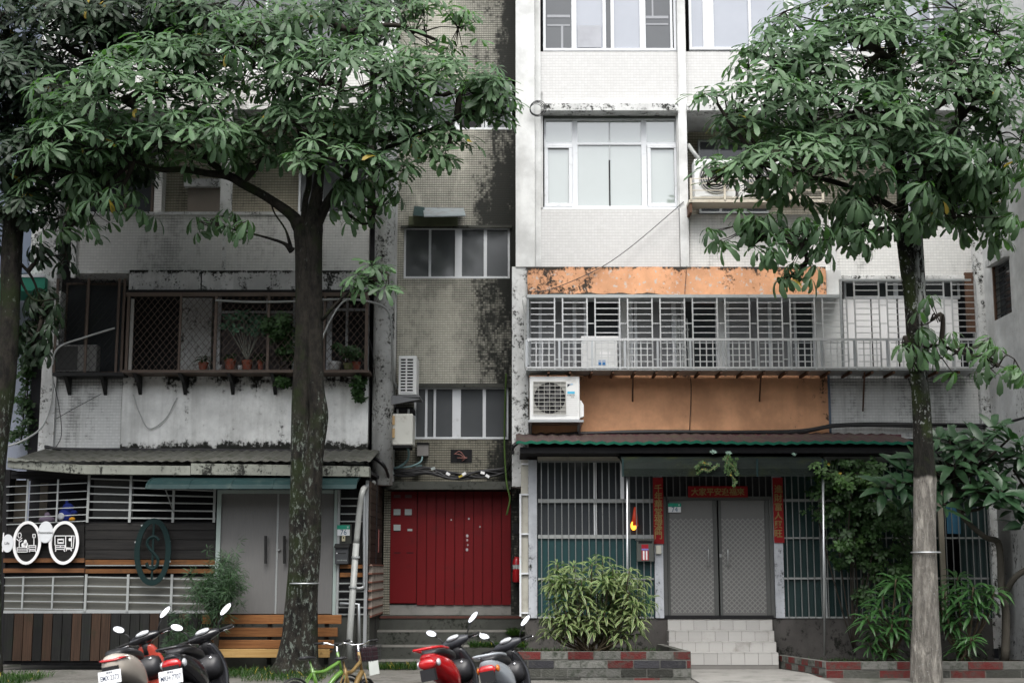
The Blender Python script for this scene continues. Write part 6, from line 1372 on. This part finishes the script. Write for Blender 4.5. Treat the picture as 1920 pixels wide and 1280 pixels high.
# trees across the street, behind the camera (seen in reflections, shade the lower storeys)
TL = [whorl(7, .5, .3, PEl, rs) for _ in range(4)]
pts = []; 
for _ in range(4200):
    x = rs.uniform(-60, 60); top = 19+2.4*sin(x*.21)+1.6*sin(x*.55+1)+1.0*sin(x*1.1); pts.append(Vector((x, -62+rs.uniform(-4,4), top*rs.random()**.55)))
o = bpy.data.objects.new('tmp', None); COL.objects.link(o); tl = mesh_leaves('far_tree_line', np.concatenate(scatter(pts, [Vector((rs.uniform(-1,1), rs.uniform(-1,1), .5)).normalized() for _ in pts], TL, rs, 2.2, 4.2)), lf_a2, o, 'stuff'); tl.parent = None; bpy.data.objects.remove(o); prop(tl, 'row of trees across the street behind the viewer', 'trees')

# leaf masses added unseen, above and outside the frame, to shade the lower storeys
pts = []
for cx_, cy_, cz_, rx_, ry_, rz_, n_ in ((12,-13,8.9,5.0,3.4,1.7,600),(-17,-7.5,9,4.0,4,2.6,700),(16,-7,8.6,3.5,4,2.0,600)):
    for _ in range(n_):
        u = Vector((rs.gauss(0,1), rs.gauss(0,1), rs.gauss(0,1))).normalized()*rs.random()**.35; pts.append(Vector((cx_+u.x*rx_, cy_+u.y*ry_, cz_+u.z*rz_)))
o = bpy.data.objects.new('tmp', None); COL.objects.link(o); tl = mesh_leaves('added_shade_canopy', np.concatenate(scatter(pts, [Vector((rs.uniform(-.6,.6), rs.uniform(-.6,.6), 1)).normalized() for _ in pts], TL, rs, .5, .8)), lf_a2, o, 'stuff'); tl.parent = None; bpy.data.objects.remove(o); prop(tl, 'added unseen leaf canopy that shades the lower storeys', 'trees')
# ================================================================ SCOOTERS AND BICYCLES
def paint(name, c, r=.22): return M(name, c, r, var=.06, space='o', coat=.6)
mirror_m = M('mirror_glass', (.9,.92,.95), .03, 1.0, var=0, space='o')
chrome = M('chrome', (.7,.7,.72), .15, 1.0, var=.05, space='o')
seat_m = M('black_seat_vinyl', (.020,.020,.022), .40, var=.2, space='o')
lens_r = M('red_lens', (.42,.010,.012), .12, var=.1, space='o', coat=.8); lens_o = M('amber_lens', (.55,.14,.01), .15, var=.1, space='o', coat=.6); lens_w = M('clear_lens', (.6,.62,.64), .12, .3, var=.1, space='o')
rubber_o = M('tyre_rubber', (.018,.018,.018), .75, var=.2, space='o'); rim_m = M('rim_grey', (.25,.25,.26), .35, .6, var=.1, space='o')
def sring(x, zc, hy, hz, n=16, e=.75, y=0.):
    o = []
    for k in range(n):
        a = 2*pi*k/n; c, s_ = cos(a), sin(a); o.append((x, y+hy*math.copysign(abs(c)**e, c), zc+hz*math.copysign(abs(s_)**e, s_)))
    return o
def hring(cx_, cz, ax, ay, n=16, e=.7):
    o = []
    for k in range(n):
        a = 2*pi*k/n; c, s_ = cos(a), sin(a); o.append((cx_+ax*math.copysign(abs(c)**e, c), ay*math.copysign(abs(s_)**e, s_), cz))
    return o
def scooter(X0, Y0, heading, lean, label, tail, shield, head, style, plate=None, lip=None, steer=0., seat=None, tailz=0., rail=None, scale=.95):
    X0 = spot(X0, Y0, heading, lean, scale); t = thing('parked_scooter', (X0, Y0, ZG), label, 'scooter', 'scooters parked along the kerb'); t.scale = (scale,)*3
    t.rotation_euler = (lean, 0, heading)
    LB_ = dict(local=True, smooth=True)
    # wheels
    for xw_, zr in ((-.52, .235), (.66, .235)):
        wh = MB().torus((xw_, 0, zr), .18, .055, 'y', 30, 10).build('wheel', rubber_o, t, **LB_)
        m = MB(); m.torus((xw_, 0, zr), .135, .018, 'y', 24, 6); m.tube([(xw_, -.05, zr), (xw_, .05, zr)], .035, 10)
        for k in range(5): a = 2*pi*k/5; m.tube([(xw_, 0, zr), (xw_+.14*cos(a), 0, zr+.14*sin(a))], .014, 6)
        m.build('rim', rim_m, wh, **LB_)
    dz = tailz+.07
    # tail body
    if style == 'round':
        S_ = [(-.86,.70,.03,.03),(-.84,.68,.11,.10),(-.76,.665,.155,.15),(-.60,.63,.175,.185),(-.40,.585,.18,.205),(-.20,.52,.17,.20),(-.05,.45,.14,.16),(.03,.42,.10,.12)]
    else:
        S_ = [(-.88,.78,.03,.02),(-.85,.765,.09,.055),(-.74,.73,.125,.09),(-.55,.67,.155,.13),(-.35,.60,.165,.16),(-.15,.52,.16,.17),(-.02,.45,.13,.14),(.04,.42,.10,.10)]
    m = MB(); m.rings([sring(x, z+dz, hy, hz) for x, z, hy, hz in S_]); m.build('tail_body', tail, t, sub=1, **LB_)
    st_ = seat or seat_m; zt = .0
    so_ = [(-.74,.80,.07,.02),(-.70,.82,.12,.045),(-.50,.815,.15,.055),(-.28,.775,.155,.055),(-.10,.745,.14,.055),(.02,.72,.11,.04),(.05,.70,.06,.02)]
    m = MB(); m.rings([sring(x, z+dz*.9+(.02 if style != 'round' else 0), hy, hz, e=.65) for x, z, hy, hz in so_]).build('seat', st_, t, sub=1, **LB_)
    # under body, engine, floor, exhaust, fender
    m = MB(); m.rings([sring(x, z, hy, hz) for x, z, hy, hz in ((-.70,.42,.05,.08),(-.55,.38,.10,.12),(-.25,.33,.12,.13),(0,.28,.13,.09),(.05,.27,.12,.07))]).build('engine_cover', plastic_b, t, **LB_)
    MB().box(-.02, .42, -.17, .17, .235, .30).build('floorboard', plastic_b, t, bevel=.02, local=True)
    m = MB(); m.tube([(-.05,-.14,.22), (-.3,-.17,.24), (-.45,-.18,.27), (-.85,-.19,.34)], [.02,.03,.055,.05], 12).build('exhaust', chrome if style != 'round' else plastic_b, t, **LB_)
    m = MB(); m.torus((-.52,0,.25), .255, .03, 'y', 14, 6, R(60), R(175), 2.6).build('rear_fender', plastic_b, t, **LB_)
    m = MB(); m.torus((.66,0,.235), .26, .03, 'y', 14, 6, R(25), R(150), 2.8).build('front_fender', shield if style == 'round' else head, t, **LB_)
    # leg shield, curved from floor to head
    m = MB(); m.rings([hring(.44,.27,.06,.17), hring(.47,.40,.06,.20), hring(.50,.58,.065,.21), hring(.48,.74,.075,.18), hring(.44,.86,.07,.12), hring(.42,.94,.06,.08)]).build('leg_shield', shield, t, sub=1, **LB_)
    m = MB(); m.rings([sring(.30,.62,.09,.05), sring(.36,.64,.14,.12), sring(.42,.64,.17,.16)]).build('inner_panel', plastic_b, t, **LB_)
    m = MB(); m.tube([(.36,-.05,.74), (.345,-.05,.745)], .022, 12).build('ignition_lock', chrome, t, **LB_)
    for s_ in (-1, 1): m = MB(); m.tube([(.50, s_*.07, .62), (.66, s_*.09, .24)], .022, 8).build('fork', plastic_b, t, **LB_)
    m = MB(); m.ell((.56, 0, .80), .05, .10, .075, 14, 8).build('headlight', lens_w, t, **LB_)
    # steering head: rotated about the stem
    ca, sa = cos(steer), sin(steer)
    def q(x, y, z): x -= .40; return (.40+x*ca-y*sa, x*sa+y*ca, z-y*.17)
    m = MB(); rg = []
    for y, hx, hz, z in ((-.20,.03,.025,1.0),(-.17,.05,.04,1.0),(-.10,.09,.065,1.0),(0,.11,.085,.995),(.10,.09,.065,1.0),(.17,.05,.04,1.0),(.20,.03,.025,1.0)):
        rg.append([q(.40+hx*cos(2*pi*k/14), y, z+hz*sin(2*pi*k/14)) for k in range(14)])
    m.rings(rg).build('handlebar_cover', head, t, sub=1, **LB_)
    m = MB(); m.tube([q(.42,0,.96), q(.44,0,.80)], [.07,.06], 12).build('steering_stem', plastic_b, t, **LB_)
    m = MB(); m.rings([[q(.335+.035*cos(2*pi*k/16)*.7-.02, .085*sin(2*pi*k/16), 1.055+.03*cos(2*pi*k/16)) for k in range(16)], [q(.35+.035*cos(2*pi*k/16)*.7-.02, .085*sin(2*pi*k/16), 1.062+.03*cos(2*pi*k/16)) for k in range(16)]]).build('speedometer', lens_w, t, **LB_)
    for s_ in (-1, 1):
        m = MB(); m.tube([q(.40, s_*.18, 1.0), q(.375, s_*.24, 1.005), q(.35, s_*.36, 1.0)], [.017,.019,.019], 10).build('grip', rubber_o, t, **LB_)
        m = MB(); m.tube([q(.43, s_*.19, .985), q(.44, s_*.25, .985), q(.42, s_*.36, .985)], .008, 6).build('brake_lever', chrome, t, **LB_)
        m = MB(); m.tube(spl([q(.43, s_*.18, .985), q(.50, s_*.12, 1.02), q(.47, s_*.06, .90)], 4), .005, 5).build('brake_cable', rubber_o, t, **LB_)
        m = MB(); m.tube([q(.41, s_*.17, 1.03), q(.42, s_*.20, 1.10), q(.41, s_*.27, 1.17)], .008, 6).build('mirror_stem', plastic_b, t, **LB_)
        c = q(.40, s_*.30, 1.215); a_ = heading+lean*0
        # mirror: housing ellipsoid with an angled glass facing the rider (rear, slightly up)
        def mring(rx, rz, off, n=20, tl=s_):
            o = []
            for k in range(n):
                a = 2*pi*k/n; yy_, zz_ = rx*cos(a), rz*sin(a); yy_, zz_ = yy_*cos(tl*.35)-zz_*sin(tl*.35)*-1, zz_*cos(.35)+yy_*tl*.35
                x_ = off+.26*zz_; o.append(q(.40+x_+0, s_*.30+yy_, 1.215+zz_))
            return o
        h = MB().rings([mring(.078,.052,-.001), mring(.080,.054,.012), mring(.06,.04,.035), mring(.02,.015,.045)]).build('mirror', plastic_b, t, **LB_)
        MB().rings([mring(.070,.046,-.006), mring(.070,.046,-.002)]).build('mirror_glass', mirror_m, h, local=True)
    # tail light, indicators, rear rack, plate
    if style == 'round':
        m = MB(); m.rings([sring(-.862,.735+dz,.10,.014,14,.8), sring(-.80,.745+dz,.155,.018,14,.8), sring(-.70,.745+dz,.172,.016,14,.8)]).build('tail_light', lens_r, t, **LB_)
    else:
        m = MB(); m.ell((-.85, 0, .70+dz), .05, .115, .07, 16, 8).build('tail_light', lens_r, t, **LB_)
        for s_ in (-1, 1): m = MB(); m.ell((-.78, s_*.125, .70+dz), .05, .025, .045, 12, 8).build('indicator', lens_o if style != 'sport' else lens_w, t, **LB_)
    if rail: m = MB(); m.tube(spl([(-.45,.17,.84+dz), (-.70,.17,.87+dz), (-.90,.12,.88+dz), (-.93,0,.88+dz), (-.90,-.12,.88+dz), (-.70,-.17,.87+dz), (-.45,-.17,.84+dz)], 5), .017, 8).build('grab_rail', rail, t, **LB_)
    pp = bx('plate_bracket', plastic_b, t, -.90, -.82, -.09, .09, .60, .74, local=True)
    if plate:
        ang = (R(90)-R(10), 0, R(-90)); o = MB().box(-.135, .135, -.075, .075, -.002, .002).build('number_plate', plate_w, t, local=True, bevel=.004)
        o.location = (-.93, 0, .62); o.rotation_euler = ang; text('lettering', plate, M('plate_black', (.02,.03,.06), .5, var=0), o, (0, -.008, .0028), .080, rot=(0,0,0), local=True, sx=.66, bold=.001); text('lettering', '臺灣省', MC['plate_black'], o, (0, .052, .0028), .026, rot=(0,0,0), local=True)
    m = MB(); m.tube([(-.15,.12,.24), (-.12,.24,.0)], .012, 6).build('side_stand', plastic_b, t, **LB_)
    return t
HD = R(90-5)
kx = lambda px, Y: X(px, 1200, Y)
ZG = -.16
def spot(px, Y, h, lean, sc):
    """ground point for a scooter whose mirrors are centred over pixel column px"""
    x = X(px, 1160, Y+.4*sc); return x-.4*sc*cos(h)+1.2*sc*sin(abs(lean))*sin(h)
cream = paint('cream_paint', (.42,.38,.33)); coral = paint('coral_red_paint', (.42,.055,.035)); blackp = paint('gloss_black', (.012,.012,.014)); redb = paint('bright_red_paint', (.50,.008,.012)); silver = paint('silver_paint', (.36,.39,.42), .3); greyd = M('grey_plastic_cover', (.045,.048,.055), .4, var=.15, space='o')
scooter(266, -7.3, HD, R(-11), 'cream and coral scooter with brown grey seat, leftmost of the parked scooters', cream, coral, blackp, 'round', 'EMX·2373', steer=R(4))
s2_ = scooter(377, -7.5, HD-R(1), R(-11), 'glossy black scooter with white striped tail beside the cream scooter', blackp, blackp, blackp, 'sport', 'MKH·7707', steer=R(8), tailz=-.02, rail=blackp, scale=.98)
m = MB(); m.tube([(-.30,.175,.40), (-.34,.18,.52), (-.45,.18,.56), (-.52,.17,.50)], .012, 6).build('white_stripe', white_paint, s2_, local=True)
scooter(848, -7.4, HD-R(10), R(-11), 'bright red scooter with black seat in front of the steps', redb, blackp, greyd, 'sport', None, steer=R(-2), tailz=.03, rail=redb, scale=.91)
scooter(947, -7.4, HD-R(9), R(-11), 'silver scooter with large red tail light, rightmost of the parked scooters', silver, blackp, greyd, 'plain', None, steer=R(-2), tailz=-.02, rail=silver, scale=.88)
def bicycle(X0, Y0, heading, lean, label, fm_, wr=.25, basket=None, steer=.1, kind='small', saddle=None):
    t = thing('bicycle', (X0, Y0, ZG), label, 'bicycle', 'bicycles by the trunk'); t.scale = (.86,)*3; t.rotation_euler = (lean, 0, heading); K = dict(local=True, smooth=True)
    bx_, fx = -.45, .50
    for x in (bx_, fx):
        wh = MB().torus((x,0,wr), wr-.02, .022, 'y', 36, 8).build('tyre', rubber_o, t, **K); MB().torus((x,0,wr), wr-.045, .009, 'y', 36, 6).build('rim', chrome, wh, **K)
        m = MB(); m.tube([(x,-.04,wr),(x,.04,wr)], .02, 8)
        for k in range(16): a = 2*pi*k/16; m.tube([(x,.02*(-1)**k,wr), (x+(wr-.05)*cos(a),0,wr+(wr-.05)*sin(a))], .0018, 3, cap=False)
        m.build('spokes', chrome, wh, local=True)
        m = MB(); m.torus((x,0,wr), wr+.035, .012, 'y', 16, 6, R(20), R(165), 2.6).build('mudguard', plastic_b, t, **K)
    m = MB(); bb = (-.02,0,.27); sd = (-.14,0,.66); hd = (.36,0,.72); hd2 = (.39,0,.58)
    for a, b, r in ((bb, sd, .026), (bb, (-.17,0,.76), .015), (hd2, (.33,0,.86), .022)): m.tube([a, b], r, 10)
    m.tube(spl([bb, (.1,0,.36), (.26,0,.50), hd2], 4), .038, 10); m.tube(spl([(-.12,0,.60), (.06,0,.60), (.22,0,.66), hd], 4), .027, 10)
    for s_ in (-1, 1): m.tube([(-.02,s_*.03,.27), (bx_,s_*.05,wr)], .011, 8); m.tube([(-.13,s_*.02,.60), (bx_,s_*.05,wr)], .010, 8); m.tube([(.40,s_*.03,.56), (fx,s_*.05,wr)], .013, 8)
    m.build('frame', fm_, t, **K)
    m = MB(); m.rings([sring(-.34,.80,.02,.01), sring(-.32,.80,.085,.025), sring(-.22,.80,.075,.028), sring(-.10,.795,.03,.022), sring(-.04,.79,.015,.012)]).build('saddle', seat_m, t, sub=1, **K)
    ca, sa = cos(steer), sin(steer)
    def q(x, y, z): x -= .34; return (.34+x*ca-y*sa, x*sa+y*ca, z)
    m = MB(); m.tube([q(.34,0,.72), q(.32,0,.96)], .015, 8); m.tube(spl([q(.24,-.30,1.0), q(.28,-.18,1.0), q(.33,-.08,.965), q(.33,.08,.965), q(.28,.18,1.0), q(.24,.30,1.0)], 5), .011, 8); m.build('handlebar', chrome, t, **K)
    for s_ in (-1, 1): m = MB(); m.tube([q(.26,s_*.20,1.0), q(.22,s_*.32,1.0)], .017, 8).build('grip', rubber_o, t, **K); m = MB(); m.tube([q(.33,s_*.2,.99), q(.33,s_*.29,.985)], .006, 5).build('brake_lever', chrome, t, **K)
    m = MB(); m.torus((-.02,-.05,.27), .075, .008, 'y', 20, 5); m.tube([(-.02,-.07,.27), (.06,-.07,.14)], .010, 6); m.tube([(-.02,.07,.27), (-.10,.07,.40)], .010, 6); m.box(.02,.10,-.14,-.07,.13,.15).build('crank', plastic_b, t, local=True)
    MB().box(-.45, -.02, -.075, -.055, .22, .33).build('chain_guard', plastic_b, t, local=True, bevel=.01)
    MB().box(-.70, -.685, -.05, .05, .42, .47).build('reflector', lens_r if not basket else lens_w, t, local=True, bevel=.006)
    m = MB(); m.tube(spl([q(.33,-.06,.98), q(.42,-.02,.95), q(.40,0,.80), (.38,.02,.62)], 4), .004, 5); m.build('brake_cable', rubber_o, t, **K)
    if basket:
        m = MB(); 
        for k in range(9): y = -.15+.3*k/8; m.tube([(.46,y,.70),(.45,y,.93)], .004, 4); m.tube([(.72,y,.72),(.76,y,.93)], .004, 4)
        for z in (.72,.78,.84,.90,.93): xx = .72+(z-.72)*.18; m.tube([(.455,-.16,z),(xx,-.16,z),(xx,.16,z),(.455,.16,z),(.455,-.16,z)], .0045, 4)
        m.build('basket', plastic_b, t, local=True); MB().box(.475,.71,-.13,.13,.71,.91).build('basket_lining', basket, t, local=True, bevel=.03)
    return t
lime = M('lime_green_frame', (.085,.19,.025), .3, var=.1, space='o', coat=.5); goldf = M('gold_bike_frame', (.22,.145,.055), .35, .3, var=.1, space='o')
plum = M('plum_bag', (.045,.022,.028), .75, var=.2, space='o')
bicycle(kx(606,-6.5), -6.5, R(46), R(-6), 'lime green small wheeled bicycle with black saddle and mudguards', lime, .25, steer=R(10))
bicycle(kx(664,-6.5), -6.5, R(70), R(-6), 'gold framed folding bicycle carrying a plum lined basket', goldf, .22, basket=plum, steer=R(12))
pb_ = thing('paper_sheet', W(702, 1245, -5.2), 'pale plastic board leaning behind the gold bicycle', 'board')
m = MB(); m.add([W(690,1228,-5.2), W(707,1225,-5.2), W(712,1262,-5.3), W(693,1266,-5.3)]+[v+Vector((0,.01,0)) for v in (W(690,1228,-5.2), W(707,1225,-5.2), W(712,1262,-5.3), W(693,1266,-5.3))], [(0,1,2,3),(7,6,5,4),(0,4,5,1),(2,6,7,3),(0,3,7,4),(1,5,6,2)]).build('board', M('pale_board', (.30,.32,.30), .5), pb_)
